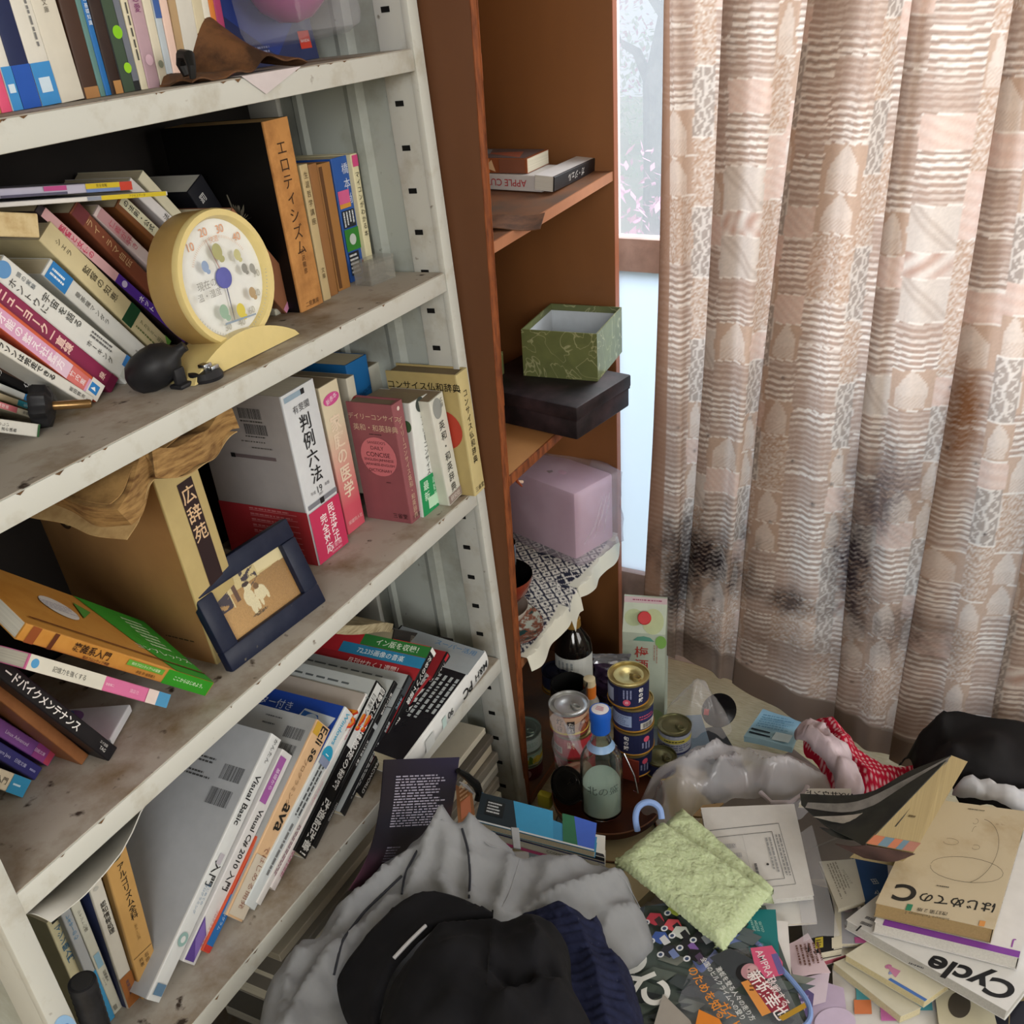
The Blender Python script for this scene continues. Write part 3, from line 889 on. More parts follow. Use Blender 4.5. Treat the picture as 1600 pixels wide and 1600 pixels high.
abook('thick cream paperback left of the dark brown book on top', 97, 134, 'd4cfc1', H=.19, spine_items=[('vt', 'ライブラリ', .45, .98, .22, '8b8678'), ('vt', '入門 上級文庫', .5, .6, .20, '6d685c')])
abook('dark brown hardback right of the thick cream paperback', 134, 158, '432c20', .27, H=.2, spine_items=[('r', .05, 0, .95, .05, 'a97b4d')])
abook('thin grey green booklet between dark brown and blue books', 158, 167, '5d8683', .27, H=.2)
abook('slim blue paperback with white spine lettering on the top board', 167, 176, '1f6bb0', .27, H=.19, spine_items=[('vt', '電子回路の基礎知識', .5, .56, .62, 'e4eef6')])
abook('blackish brown hardback between blue book and comic', 176, 194, '2f1f19', .26, H=.2, spine_items=[('r', .3, 0, .95, .06, 'b5854f')])
abook('black and grey comic with lime green letters on its spine', 194, 222, '2b2e31', .26, H=.18, spine_items=[('r', .02, 0, .6, .5, '3f5140'), ('r', .62, .05, .95, .62, '6f7480'), ('vt', 'OKO', .42, .97, .62, '8fd01f', .03, 1.0), ('e', .45, .3, .25, .25, '86c81e'), ('e', .5, .12, .2, .2, '9ad42a')])
abook('cream comic with small black titles right of the lime lettered one', 222, 233, 'd8d0b6', .24, H=.175, spine_items=[('vt', '3', .5, .8, .6, '333333'), ('lines', .3, .1, .7, .6, 1, '4a4a44', True)])
abook('mauve pink comic spine between two cream comics', 233, 252, 'b79aa4', .23, H=.175, spine_items=[('r', .02, .5, .98, .75, 'cbb9ae'), ('vt', '恋愛', .5, .5, .5, '7d2d6a'), ('e', .5, .15, .3, .3, 'd8b7c5')])
abook('cream comic with black vertical title beside the mauve one', 252, 265, 'd6cfba', .22, H=.175, spine_items=[('vt', '少年と海', .5, .7, .55, '2f2f2f'), ('e', .5, .12, .3, .3, '8a8f7c')])
abook('pale grey blue thin booklet left of the pinkish one', 265, 275, 'b7c1c8', .21, H=.18, spine_items=[('r', .05, .35, .95, .6, '3d5ea0')])
abook('pinkish white booklet last of the front row on the top board', 275, 287, 'e2c4b6', .20, H=.18)
for x0, x1, c, lab, tx in ((284, 296, 'bfa27a', 'tan paperback in the rear row on the top board', None), (296, 320, 'd3d1c8', 'white paperback in the rear row behind black cable', '小説集'), (320, 335, 'cdc3a6', 'cream paperback in the rear row behind the curled leather', '歴史学'), (335, 345, 'd9d5c8', 'thin white paperback left of the orange one on top', '日本'), (345, 353, 'c9772f', 'thin orange paperback in the rear row on top', None), (353, 364, '9d3560', 'magenta paperback left of the toy blister pack', None)):
    abook(lab, x0, x1, c, .185, H=.17, yb=118 - .167 * (x0 - 284), d=.085, group='rear row books on the top board', spine_items=[('vt', tx, .5, .8, .5, '6a6558')] if tx else ())
def on_board(px, py, h): 
    d, y = s_board(px, py, h); return d, y
def SPT(px, py, d):
    y, h = s_front(px, py, d); return SW(d, y, h)
def slab_in(name, label, cat, M, P, th, mat, group=None, dye=None):
    mb = MB(); mb.slab(P, th, mat); o = mb.build(name, M=M, angle=60); return tag(o, label, cat, group)
# black rubber cable clip
d = .03; y = s_front(292, 105, d)[0]
o = MB(); o.tube([(-.006, -.010, .004), (-.006, -.012, .016), (0, -.006, .026), (.004, .006, .027), (.008, .012, .019), (.008, .009, .008)], [.003, .0045, .006, .0065, .007, .005], col('131211', .5), 10)
tag(o.build('cable_clip', M=mat4(SY, -SN, SU, SW(d, y, HA))), 'black rubber cable clip before the rear books on top', 'clip')
# curled brown leather
d = .012; y = s_front(352, 120, d)[0]
nu, nv = 40, 14
P = np.zeros((nu, nv, 3))
for i in range(nu):
    for j in range(nv):
        u, v = i / (nu - 1), j / (nv - 1)
        x = -.045 + .19 * u
        yy = .004 + .075 * v * (.6 + .4 * math.sin(math.pi * u))
        pk = math.exp(-((u - .60) / .17) ** 2)
        z = .003 + .066 * pk * v + .012 * (1 - v) * math.exp(-((u - .7) / .2) ** 2) + .006 * math.sin(u * 9) * v + .003 * math.sin(u * 22 + v * 5)
        P[i, j] = (x, yy, max(.0022, z))
slab_in('leather_scrap', 'curled brown leather scrap lying on the top board', 'leather', mat4(SY, -SN, SU, SW(d, y, HA)), P, .0018, stained('old_leather', '6f4b2f', '3a271b', 26, .4, .65, .6, bump=.4))
# white paper corner hanging over the lip
mb = MB(); F = SPT
pa, pb_, pc = SPT(374, 123, -.0015), SPT(463, 107, -.0015), SPT(416, 147, -.0018)
q1, q2 = SW(.03, *s_board(374, 121, HA)[1:], HA + .001), SW(.03, *s_board(463, 105, HA)[1:], HA + .001)
pa2, pb2 = SW(-.0012, s_board(376, 121, HA)[1], HA + .001), SW(-.0012, s_board(461, 106, HA)[1], HA + .001)
mb.quad(q1, q2, pb2, pa2, col('c9c0c2', .8)); mb.poly([pa2, pb2, pc], col('c9c0c2', .8))
tag(mb.build('paper_scrap'), 'small pale paper corner folded over the edge of the top board', 'paper')
# toy blister pack
d = .125; y = s_front(372, 100, d)[0] + .075
bp = thing('toy_blister_pack', 'blue toy blister pack with purple ball at the right of the top board', 'toy pack', mat4(SY, -SN, SU, SW(d, y - .075, HA)) @ Matrix.Rotation(math.radians(-6), 4, 'X'))
mb = MB(); mb.box(0, .004, .001, .165, .0055, .21, col('323a62', .35))
decal(mb, Face((0, .004, 0), (.165, 0, 0), (0, 0, .21)), [('p', [(.0, .3), (.5, .05), (.98, .35), (.98, .98), (0, .98)], '2c3f86'), ('p', [(.55, .3), (.98, .3), (.98, .8), (.7, .8)], '2849a8'), ('r', .80, .07, .94, .17, 'c8402f'), ('ht', 'BANDAI', .87, .115, .03, 'f0e8e0'), ('lines', .1, .05, .5, .12, 3, '8d94b5')])
mb.build('backing_card', bp)
mb = MB(); mb.lathe([(.0, -.05), (.02, -.047), (.038, -.034), (.048, -.015), (.050, 0), (.048, .015), (.038, .034), (.02, .047), (.0, .05)], col('8a2f6c', .15), 28, capb=False, capt=False)
mb.v = [(v[0] * 1.15 + .078, v[1] - .042, v[2] * 1.15 + .098) for v in mb.v]; mb.build('ball', bp)
mb = MB(); mb.box(.012, -.098, .02, .150, .0035, .20, film('blister_plastic', 'f4f4fa', .12, .06), .02); mb.build('clear_blister', bp)

# ---------------------------------------------------------------- second board: leaning books, from the clock leftwards
G2 = 'leaning books on the second steel board'
sbook('thick black boxed book with white top leaning behind the clock', HB, (322, 344), (293, 300), (313, 268), D=.11, H=.215, d=.185, hang=True, group=G2, cover='17181f', pages='b9b8b0', spine_items=[('vt', '罰', .42, .93, .34, 'c9c9c9'), ('vt', 'トーク', .5, .80, .42, 'e5e5e5')], top_items=[('r', .04, .02, .96, .98, 'bdbcb4')])
sbook('cream paperback leaning left of the black boxed book', HB, (276, 345), (216, 280), (289, 337), D=.11, H=.185, d=.182, hang=True, group=G2, cover='d2cdb3', spine_items=[('vt', '六法編', .5, .62, .62, '26231f')])
sbook('white paperback with pink dot on the spine leaning left of the cream one', HB, (268, 357), (198, 292), (277, 345), D=.11, H=.185, d=.178, hang=True, group=G2, cover='dcd9d8', spine_items=[('vt', '法編', .5, .68, .66, '26231f'), ('e', .5, .36, .3, .3, 'c77ba0'), ('vt', '務', .5, .30, .5, 'c77ba0')])
sbook('cream book with bold black title and brown edge leaning behind the clock', HB, (258, 396), (180, 324), (266, 374), D=.11, H=.19, d=.172, hang=True, group=G2, cover='7a4b28', spine_items=[('r', .34, .01, .99, .99, 'd5d2b4'), ('vt', 'の法則・公式', .67, .97, .42, '1c1c1a', .02)])
sbook('pink and white book with red brush lettering leaning on second board', HB, (250, 433), (146, 336), (253, 413), D=.11, H=.195, d=.168, hang=True, group=G2, cover='d5c4c2', spine_items=[('r', .05, .72, .95, .98, 'b98f92'), ('vt', '仁義が好き', .5, .9, .62, 'b3475a')])
sbook('red brown book with gold lettering leaning on second board', HB, (233, 458), (109, 333), (247, 444), D=.11, H=.2, d=.164, hang=True, group=G2, cover='7d4632', spine_items=[('vt', 'ライ・ラマ自伝', .5, .9, .58, 'd2b184'), ('r', .02, .9, .98, .99, '6a2f33')])
sbook('purple and pink book with white title leaning on second board', HB, (260, 512), (55, 331), (268, 501), D=.11, d=.160, group=G2, cover='2c2026', spine_items=[('r', .03, .52, .97, .97, 'd5a9ae'), ('r', .03, .02, .97, .52, '55309a'), ('vt', '監督と女優の', .5, .88, .70, 'c23a5e', .02), ('e', .5, .47, .34, .34, 'cfc4e6'), ('vt', 'ネット', .5, .37, .72, 'f1eef6', .02)])
sbook('cream book with dark green band leaning on second board', HB, (234, 543), (61, 376), (262, 528), D=.11, d=.155, group=G2, cover='d3c69d', spine_items=[('vt', 'シェラ', .55, .93, .30, '5b5340'), ('vt', '監督の知恵', .55, .72, .40, '3c372b'), ('r', .01, .28, .99, .36, '1f4a2f'), ('vt', 'アカデミー出版', .6, .25, .22, '4f5a3c'), ('lines', .2, .04, .36, .26, 1, '6d7a4c', True), ('p', [(.6, 0), (.98, 0), (.98, .06)], '5f9a3e')])
sbook('pale grey book with blue top label leaning on second board', HB, (212, 562), (65, 429), (227, 541), D=.12, d=.148, group=G2, cover='d7d8d4', spine_items=[('r', .02, .80, .98, .98, '2c7cc0'), ('lines', .25, .82, .75, .96, 2, 'e8f1f8', True), ('vt', '曼荼羅マンダラ', .5, .74, .34, '6a6a66'), ('lines', .3, .05, .5, .14, 1, '9a9a94', True)])
sbook('thick white science book with blue foot label leaning on second board', HB, (197, 601), (-14, 437), (214, 567), D=.13, group=G2, cover='dbdcd8', spine_items=[('e', .55, .97, .3, .3, '5f93c8'), ('vt', '頭の実験', .75, .90, .2, '55606a'), ('vt', '宇宙を語る', .72, .72, .36, '20221f'), ('vt', 'ホントウに', .36, .92, .34, '2c2c2a'), ('vt', 'ホーキング', .38, .36, .26, '333333'), ('lines', .6, .14, .9, .36, 2, '666666', True), ('r', .52, .01, .98, .09, '3a7ec6'), ('r', .08, .01, .44, .07, 'c9cbc4')])
sbook('maroon hardback with white outlined letters leaning on second board', HB, (173, 614), (-18, 462), (195, 600), D=.13, group=G2, cover='8a2c50', hard=True, spine_items=[('vt', 'ニューヨーク一直線', .5, .97, .60, 'ecc6bd', .03, 1.0), ('vt', '泉', .5, .14, .46, 'ecc6bd', .02), ('r', .02, 0, .98, .06, '6f1f40')])
sbook('pink paperback with orange edge and blue emblem leaning on second board', HB, (150, 629), (-22, 496), (172, 610), D=.12, group=G2, cover='cf5f42', spine_items=[('r', .02, .02, .8, .98, 'd9a3c4'), ('r', .02, .26, .8, .46, 'e2c3d6'), ('vt', '才能の整え社整方', .42, .95, .50, 'f7e9f0', .02), ('r', .02, .14, .8, .30, 'd4746f'), ('vt', '竹内薫', .42, .30, .34, 'f3e8ea'), ('r', .02, 0, .98, .12, 'e0dcd4'), ('r', .25, .03, .75, .11, '2f80c6'), ('p', [(.4, .05), (.6, .07), (.42, .1)], 'f0f4f8')])
sbook('white paperback with bold black title leaning on second board', HB, (140, 636), (-20, 538), (153, 624), D=.12, group=G2, cover='dad8d0', spine_items=[('vt', 'マラソンは完走できる', .5, .99, .62, '1e1e1c', .02), ('vt', '飯田賢治', .5, .24, .42, '333333'), ('r', .2, .02, .5, .06, '777777')])
sbook('black paperback with yellow disc on the spine leaning on second board', HB, (88, 634), (-20, 583), (101, 614), D=.12, group=G2, cover='141316', spine_items=[('r', .45, .4, .98, .98, '4e3a30'), ('vt', '佐藤勝彦', .42, .52, .44, 'dcdcdc', .02), ('r', .03, 0, .97, .2, 'e6e4de'), ('e', .45, .1, .4, .4, '1b1a16'), ('vt', '50', .45, .15, .34, 'd9c32c'), ('vt', 'の', .3, .92, .5, 'e5e5e5')])
sbook('white booklet with blue foot leaning under the black paperback', HB, (72, 640), (-20, 602), (75, 630), D=.12, group=G2, cover='d8dad8', spine_items=[('r', .03, 0, .97, .4, '2f7fbe'), ('vt', '力学入門', .5, .3, .5, 'd6e8f4')])
sbook('beige and teal booklet leaning at the left end of second board', HB, (70, 650), (-20, 617), (73, 641), D=.12, group=G2, cover='b8a98c', spine_items=[('r', .03, 0, .97, .5, '2b7f90'), ('vt', '応用数学', .5, .4, .5, 'c8e2e6')])
sbook('cream booklet with pink title leaning at the left end of second board', HB, (68, 660), (-20, 632), (72, 651), D=.12, group=G2, cover='cfc8b2', spine_items=[('r', .05, .5, .95, .98, 'c66f76'), ('vt', '計画理論', .5, .9, .6, 'f0dede'), ('vt', '佐藤', .5, .4, .5, '55504a')])
sbook('grey white paperback lying lowest at the left of second board', HB, (60, 684), (-20, 674), (67, 664), D=.12, group=G2, cover='cfcec6', spine_items=[('vt', 'やさしい', .65, .9, .3, '333333'), ('vt', '波の講義', .3, .75, .3, '333333'), ('r', .02, 0, .98, .04, '2f5a34')])
sbook('white and yellow booklet lying across the leaning books', HB, (262, 306), (-12, 326), (262, 299), D=.16, d=.12, free=True, cover='dddbd8', spine_items=[('r', .02, .01, .98, .42, 'd3bd2e'), ('ht', 'アクセスデータ', .5, .2, .7, '4a4312', -90), ('r', .1, .42, .9, .5, '8b93a5')])
sbook('glossy magazine with coloured edge lying across the leaning books', HB, (207, 297), (-12, 312), (209, 283), D=.16, d=.122, free=True, cover='b9b7cc', gloss=.2, spine_items=[('r', .02, 0, .98, .10, 'c2402e'), ('r', .4, .10, .98, .36, 'cdb52a'), ('ht', '完全攻略', .7, .24, .4, '3d3413', -90), ('r', .02, .10, .4, .36, '6f86b8'), ('r', .45, .5, .95, .66, 'bb4f8d'), ('r', .02, .5, .3, .95, '55536a')])
sbook('old tan book with its page edges forward at the left of second board', HB, (62, 372), (-12, 370), (57, 334), D=.12, d=.07, free=True, cover='4a3624', pages='cdb88c', spine=stained('foxed_pages', 'cbb88e', 'a88a5c', 40, .45, .7, .9))

# thermometer clock
def s_frame(d, y, h): return mat4(SY, -SN, SU, SW(d, y, h))
dck = .045
yc, hc = s_front(355, 436, dck); yl, _ = s_front(279, 436, dck); yr, _ = s_front(433, 440, dck)
RC = (yr - yl) / 2; yc = (yr + yl) / 2
_, ht = s_front(352, 331, dck); _, hb = s_front(360, 536, dck)
hc = (ht + hb) / 2
tk = thing('desk_thermometer', 'round cream desk thermometer with white dial on the second board', 'thermometer', s_frame(dck, yc, HB) @ Matrix.Rotation(math.radians(-5), 4, 'X'))
hz = hc - HB
M_cream = col('dcc98a', .35, .4); M_gold = col('b3945a', .4, .4)
def lath_y(prof, mat, n=56, **k):
    mb = MB(); mb.lathe(prof, mat, n, **k); mb.v = [(v[0], -v[2], v[1] + hz) for v in mb.v]; return mb
mb = lath_y([(RC * .97, -.042), (RC, -.038), (RC, -.001)], M_gold, capt=False); mb.build('drum', tk)
mb = lath_y([(RC, -.002), (RC * 1.005, .002), (RC * .985, .006), (RC * .90, .006), (RC * .865, .001), (RC * .86, -.004)], M_cream, capb=False, capt=False); mb.build('rim', tk)
mb = lath_y([(RC * .865, -.006), (RC * .865, -.004)], col('e4e6e4', .5))
F = Face((-RC, .0035, hz - RC), (2 * RC, 0, 0), (0, 0, 2 * RC))
it = []
for k, t in enumerate(('10', '20', '30', '40')):
    a = math.radians(128 - k * 28); it.append(('ht', t, .5 + .36 * math.cos(a), .5 + .36 * math.sin(a), .085, 'dba07c'))
for k, t in enumerate(('30', '40', '60', '80', '70')):
    a = math.radians(255 + k * 24); it.append(('ht', t, .5 + .36 * math.cos(a), .5 + .36 * math.sin(a), .075, 'b4b2a8'))
for k in range(41):
    a = math.radians(150 - k * 3); 
    p = [(.5 + r * math.cos(b), .5 + r * math.sin(b)) for r, b in ((.29, a - .006), (.31, a - .006), (.31, a + .006), (.29, a + .006))]; it.append(('p', p, 'd8b8a0'))
for k in range(41):
    a = math.radians(210 + k * 3.6)
    p = [(.5 + r * math.cos(b), .5 + r * math.sin(b)) for r, b in ((.415, a - .005), (.43, a - .005), (.43, a + .005), (.415, a + .005))]; it.append(('p', p, 'a9adac'))
it += [('ht', '現在の', .275, .505, .068, '8f8f8c'), ('ht', '温・湿度', .275, .43, .062, '8f8f8c'), ('ht', '快適', .47, .79, .05, 'd4a68a')]
for u, v, c, r in ((.47, .70, 'a9a878', .05), (.31, .63, '8fa3c4', .035), (.66, .63, 'c0bd8c', .035), (.36, .28, '93b09c', .045), (.53, .24, 'd3c456', .045), (.70, .33, 'b29a76', .035), (.69, .52, '8f8f8a', .03), (.77, .50, '9a9a94', .03)):
    it += [('e', u, v, r, r * 1.2, c), ('e', u + r * .5, v - r * 1.2, r * .6, r * .5, c)]
it += [('p', [(.33, .185), (.67, .165), (.67, .178), (.33, .20)], '8f9fb0')]
decal(mb, F, it, .00008, .0006)
mb.build('dial', tk)
mb = MB()
def hand(a, l, w, c, off):
    a = math.radians(a); q = np.array([math.cos(a), math.sin(a)]); n_ = np.array([-q[1], q[0]])
    pts = [q * 0 + n_ * w, q * l + n_ * w * .3, q * l - n_ * w * .3, -n_ * w]
    mb.poly([(p[0], -off, hz + p[1]) for p in pts][::-1], col(c, .4))
hand(104, RC * .62, .0012, 'b79a98', -.0006); hand(266, RC * .66, .0012, '6b6f86', -.0005)
mb.build('hand', tk)
mb = lath_y([(RC * .155, -.0025), (RC * .155, -.0005), (.0001, .0003)], col('5f63ae', .4), 30); mb.build('hub', tk)
mb = MB(); pts = [(-.066, 0), (.066, 0)] + [(.066 - .132 * t, .002 + .028 * math.sin(math.pi * t) ** .7) for t in np.linspace(.04, .96, 16)]
W_ = RC * 1.22
pts = [(-W_ - .010, 0), (W_ - .010, 0)] + [(W_ * (1 - 2 * t) - .010, .002 + .030 * math.sin(math.pi * t) ** .8) for t in np.linspace(.03, .97, 18)]
mb.prism(pts, 'y', -.012, .045, M_cream, True); mb.build('stand', tk)

# black rubber penguin-like weight and small bits
d, y = on_board(266, 606, HB)
bw = thing('rubber_squeeze_bulb', 'black rubber squeeze bulb lying before the cream thermometer', 'rubber bulb', s_frame(d, y, HB))
mb = MB(); M_rub = stained('matt_black_rubber', '1c1c1e', '2c2c30', 30, .4, .7, .45)
mb.lathe([(.0, -.040), (.012, -.038), (.022, -.030), (.0275, -.016), (.029, 0), (.0275, .016), (.020, .030), (.010, .037), (.007, .045), (.007, .052)], M_rub, 32)
R_ = Matrix.Rotation(math.radians(38), 4, 'Z') @ Matrix.Rotation(math.radians(64), 4, 'X')
mb.v = [tuple(R_ @ (Vector(v) * .80) + Vector((-.004, .012, .0235))) for v in mb.v]; mb.build('bulb', bw)
mb = MB(); mb.box(-.005, -.022, .0, .020, -.004, .005, M_rub, .002); mb.box(-.003, -.016, .004, .012, -.010, .022, M_rub, .002); mb.build('clip', bw)
d, y = on_board(322, 592, HB)
sm_t = thing('metal_fitting', 'small black plug with silver fitting right of the rubber bulb', 'plug', s_frame(d, y, HB))
mb = MB(); mb.lathe([(.019, 0), (.020, .004), (.017, .010), (.006, .012)], M_rub, 26); mb.build('plug_body', sm_t)
mb = MB(); mb.box(-.006, -.008, .011, .006, .002, .018, col('b9bcc0', .25, .5, metal=1.0), .001); mb.box(-.002, -.014, .010, .010, -.008, .015, col('b9bcc0', .25, .5, metal=1.0), .001); mb.build('silver_fitting', sm_t)
# black knob on a brass shaft
d, y = on_board(92, 662, HB)
kn = thing('control_knob', 'black fluted knob with brass shaft at the left of second board', 'knob', s_frame(d, y, HB))
mb = MB(); n = 40
prof = [(.0, .0), (.019, .0), (.021, .004), (.020, .016), (.012, .02)]
mb.lathe(prof, M_rub, n)
mb.v = [((v[0] * (1 + .10 * math.cos(8 * math.atan2(v[1], v[0])))), v[1] * (1 + .10 * math.cos(8 * math.atan2(v[1], v[0]))), v[2]) for v in mb.v]
R_ = Vector((.62, -.72, -.12)).to_track_quat('Z', 'X').to_matrix().to_4x4()
mb.v = [tuple(R_ @ Vector((v[0], v[1], v[2] - .02)) + Vector((-.004, -.006, .0215))) for v in mb.v]; mb.build('knob_cap', kn)
mb = MB(); mb.lathe([(.0045, 0), (.0045, .034), (.0035, .036)], col('8f7048', .3, .5, metal=.8), 16)
mb.v = [tuple(R_ @ Vector(v) + Vector((-.004, -.006, .0215))) for v in mb.v]; mb.build('brass_shaft', kn)

# right hand group on the second board
G3 = 'upright books right of the thermometer'
sbook('tall foxed tan boxed book with black side right of the thermometer', HB, (472, 489), (411, 191), (506, 473), D=.17, group=G3, cover='0c0b0b', back='0b0a0a', pages='b09468', spine=stained('foxed_tan', 'c08a50', '8f5f34', 20, .42, .7, .8), spine_items=[('vt', 'エロティシズム', .5, .90, .42, '3a2413', 0, 1.02), ('vt', '渋沢龍彦', .5, .33, .16, '4a2f1a'), ('ht', '二見書房', .5, .03, .15, '4a2f1a')])
sbook('pale thin paperback next to the tall tan boxed book', HB, (507, 471), (459, 208), (518, 465), D=.12, H=.175, group=G3, cover='b9a57c', spine_items=[('vt', '生涯哲学講座', .5, .95, .55, '55452a', 0, 1.3), ('vt', '文庫', .5, .25, .45, '55452a')])
sbook('brown faded paperback left of the darker tan one on second board', HB, (517, 464), (472, 204), (529, 457), D=.12, H=.172, group=G3, cover='8e6238', pages='a0814f')
sbook('dark tan paperback left of the blue book on second board', HB, (530, 456), (486, 204), (548, 445), D=.13, H=.168, group=G3, cover='9a6c3a', pages='8f6c3e', spine_items=[('r', .05, .02, .3, .98, '5a3a1e')])
sbook('blue paperback with pink and green blocks on its spine', HB, (549, 442), (509, 203), (577, 430), D=.13, H=.168, group=G3, cover='2a55a0', spine_items=[('vt', '橋本尚', .6, .95, .34, 'c5cfe2', 0, 1.3), ('r', .05, .60, .62, .74, 'cc5c8c'), ('r', .05, .60, .62, .635, 'c98f3a'), ('r', .08, .44, .72, .58, '20242c'), ('lines', .1, .45, .7, .57, 4, 'cfd4da', True), ('r', .05, .25, .78, .43, '2f7a2c'), ('e', .42, .34, .17, .17, 'b9c2bc'), ('r', .08, .05, .6, .24, '1d2026'), ('lines', .1, .06, .58, .23, 5, 'd7d9da'), ('r', .68, .03, .9, .15, '7a2a34')])
sbook('cream thin paperback with pink top at the right end of second board', HB, (578, 432), (541, 198), (587, 428), D=.12, H=.168, group=G3, cover='d5cda8', spine_items=[('r', .05, .9, .95, .99, 'c9487e'), ('vt', 'マイコンがわかる本', .5, .86, .62, '3c3628'), ('vt', '入門', .5, .14, .5, '4a4432')])
sbook('tan paperback with pink foot leaning behind the thermometer', HB, (437, 479), (385, 420), (463, 443), D=.11, H=.15, d=.115, group=G3, cover='8f5f44', spine_items=[('r', .02, 0, .98, .05, 'c987a8')])
d, y = on_board(432, 492, HB)
mb = MB(); mb.box(-.006, -.004, 0, .008, .010, .009, col('bdbcae', .6), .002); tag(mb.build('eraser', M=s_frame(d, y, HB)), 'small white eraser at the right of the thermometer', 'eraser')
# small clear plastic case
d, y = on_board(600, 440, HB)
cs = thing('plastic_case', 'small clear compartment case at the right end of second board', 'case', s_frame(d, y, HB) @ Matrix.Rotation(math.radians(-8), 4, 'Z'))
M_clr = film('dusty_clear_plastic', 'b5b3a8', .22, .2)
mb = MB(); mb.box(-.026, 0, 0, .026, .030, .001, M_clr); mb.box(-.026, 0, 0, .026, .001, .028, M_clr); mb.box(-.026, .029, 0, .026, .030, .028, M_clr); mb.box(-.026, 0, 0, -.025, .030, .028, M_clr); mb.box(.025, 0, 0, .026, .030, .028, M_clr); mb.build('case_body', cs)
mb = MB(); mb.box(-.027, -.001, .0282, .027, .031, .033, M_clr, .001); mb.build('lid', cs)
for i in range(2):
    mb = MB(); mb.box(-.025 + .0165 * (i + 1), .001, .001, -.024 + .0165 * (i + 1), .029, .0275, M_clr); mb.build('divider', cs)
mb = MB(); mb.box(-.025, .001, .012, .025, .029, .013, M_clr); mb.build('divider', cs)
# grey dried flower behind the black box
d = .06; yy, hh = s_front(372, 330, .12)
df = thing('dried_flower', 'grey dried flower sprig behind the thermometer', 'dried flower', s_frame(.12, yy, hh - .02))
mb = MB(); r = random.Random(5)
for k in range(60):
    a = nrm([r.gauss(0, .6), r.gauss(0, .5), r.gauss(.1, 1)]); p = np.array([0, 0, .006]); l = .006 + r.random() * .014
    mb.quad(p, p + a * l + (.0015, 0, 0), p + a * l * 1.2, p + a * l - (.0015, 0, 0), col('4d4a40', .9))
mb.build('flower_head', df)
mb = MB(); mb.tube([(-.006, 0, .012), (-.010, 0, .030), (-.013, 0, .042)], .0009, col('4d4a40', .9), 6); mb.tube([(0, 0, .006), (.006, .004, -.02), (.01, .006, -.07), (.012, .008, hh * -1 + HB + .021)], .0009, col('4d4a40', .9), 6); mb.build('stem', df)

# ---------------------------------------------------------------- third board
G4 = 'dictionaries on the third steel board'
ltx = [('bars', .50, .86, .74, .92, '3a3836'), ('lines', .5, .835, .76, .855, 1, '55524e'), ('bars', .53, .77, .77, .83, '3a3836'), ('lines', .52, .75, .78, .765, 1, '55524e'), ('lines', .46, .72, .80, .735, 1, '66625e'), ('lines', .56, .685, .80, .70, 1, '66625e'), ('r', .30, .625, .80, .645, '6f6264'), ('r', .30, .622, .35, .648, '1b1b1c'),
       ('r', .0, .0, .999, .33, 'b0323a')] + [('r', .35, .30 - .035 * k, .88, .304 - .035 * k, 'cf8084') for k in range(8)] + [('lines', .36, .306 - .035 * k, .84, .325 - .035 * k, 1, 'cf8084') for k in range(7)]
sbook('thick grey and red casebook with barcodes left of the pink medical book', HC, (499, 884), (438.6, 621), (544, 849), D=.16, group=G4, cover='a8a3a2', gloss=.35, pages='cfc9b8', spine='d3d7dc', spine_items=[
    ('r', .05, .955, .62, .985, '93a9bb'), ('r', .55, .955, .66, .985, '222226'), ('vt', '有斐閣', .5, .935, .16, '3b3b3d', 0, .2), ('ht', '有斐閣', .48, .895, .17, '444448'),
    ('vt', '判例六法', .5, .855, .36, '1f2022', .01, 1.02), ('ht', '19', .5, .415, .20, '2a2a2c'), ('ht', '平成', .28, .41, .08, '55555a'), ('ht', '年版', .74, .415, .08, '55555a'), ('ht', '2007', .5, .385, .07, '55555a'),
    ('r', .05, .335, .98, .36, '7c7f88'), ('r', .42, .328, .55, .362, '1d1d20'), ('r', .005, .002, .995, .318, 'c3345c'), ('vt', '民法改正', .68, .30, .22, 'f3e6ea', .015, 1.0), ('vt', '完全対応', .40, .27, .22, 'f3e6ea', .015, 1.0), ('ht', '有斐閣', .60, .05, .13, 'e9b9c6'), ('ht', 'YUHIKAKU', .6, .02, .07, 'e9b9c6')][0:2] + [
    ('ht', '有斐閣', .48, .895, .17, '444448'), ('vt', '判例六法', .5, .855, .36, '1f2022', .01, 1.02), ('ht', '19', .5, .415, .20, '2a2a2c'), ('ht', '平成', .28, .41, .08, '55555a'), ('ht', '年版', .74, .415, .08, '55555a'), ('ht', '2007', .5, .385, .07, '55555a'),
    ('r', .05, .335, .98, .36, '7c7f88'), ('r', .42, .328, .55, .362, '1d1d20'), ('r', .005, .002, .995, .318, 'c3345c'), ('vt', '民法改正', .68, .30, .22, 'f3e6ea', .015, 1.0), ('vt', '完全対応', .40, .27, .22, 'f3e6ea', .015, 1.0), ('ht', '有斐閣', .60, .05, .13, 'e9b9c6'), ('ht', 'YUHIKAKU', .6, .02, .07, 'e9b9c6')], left_items=ltx)
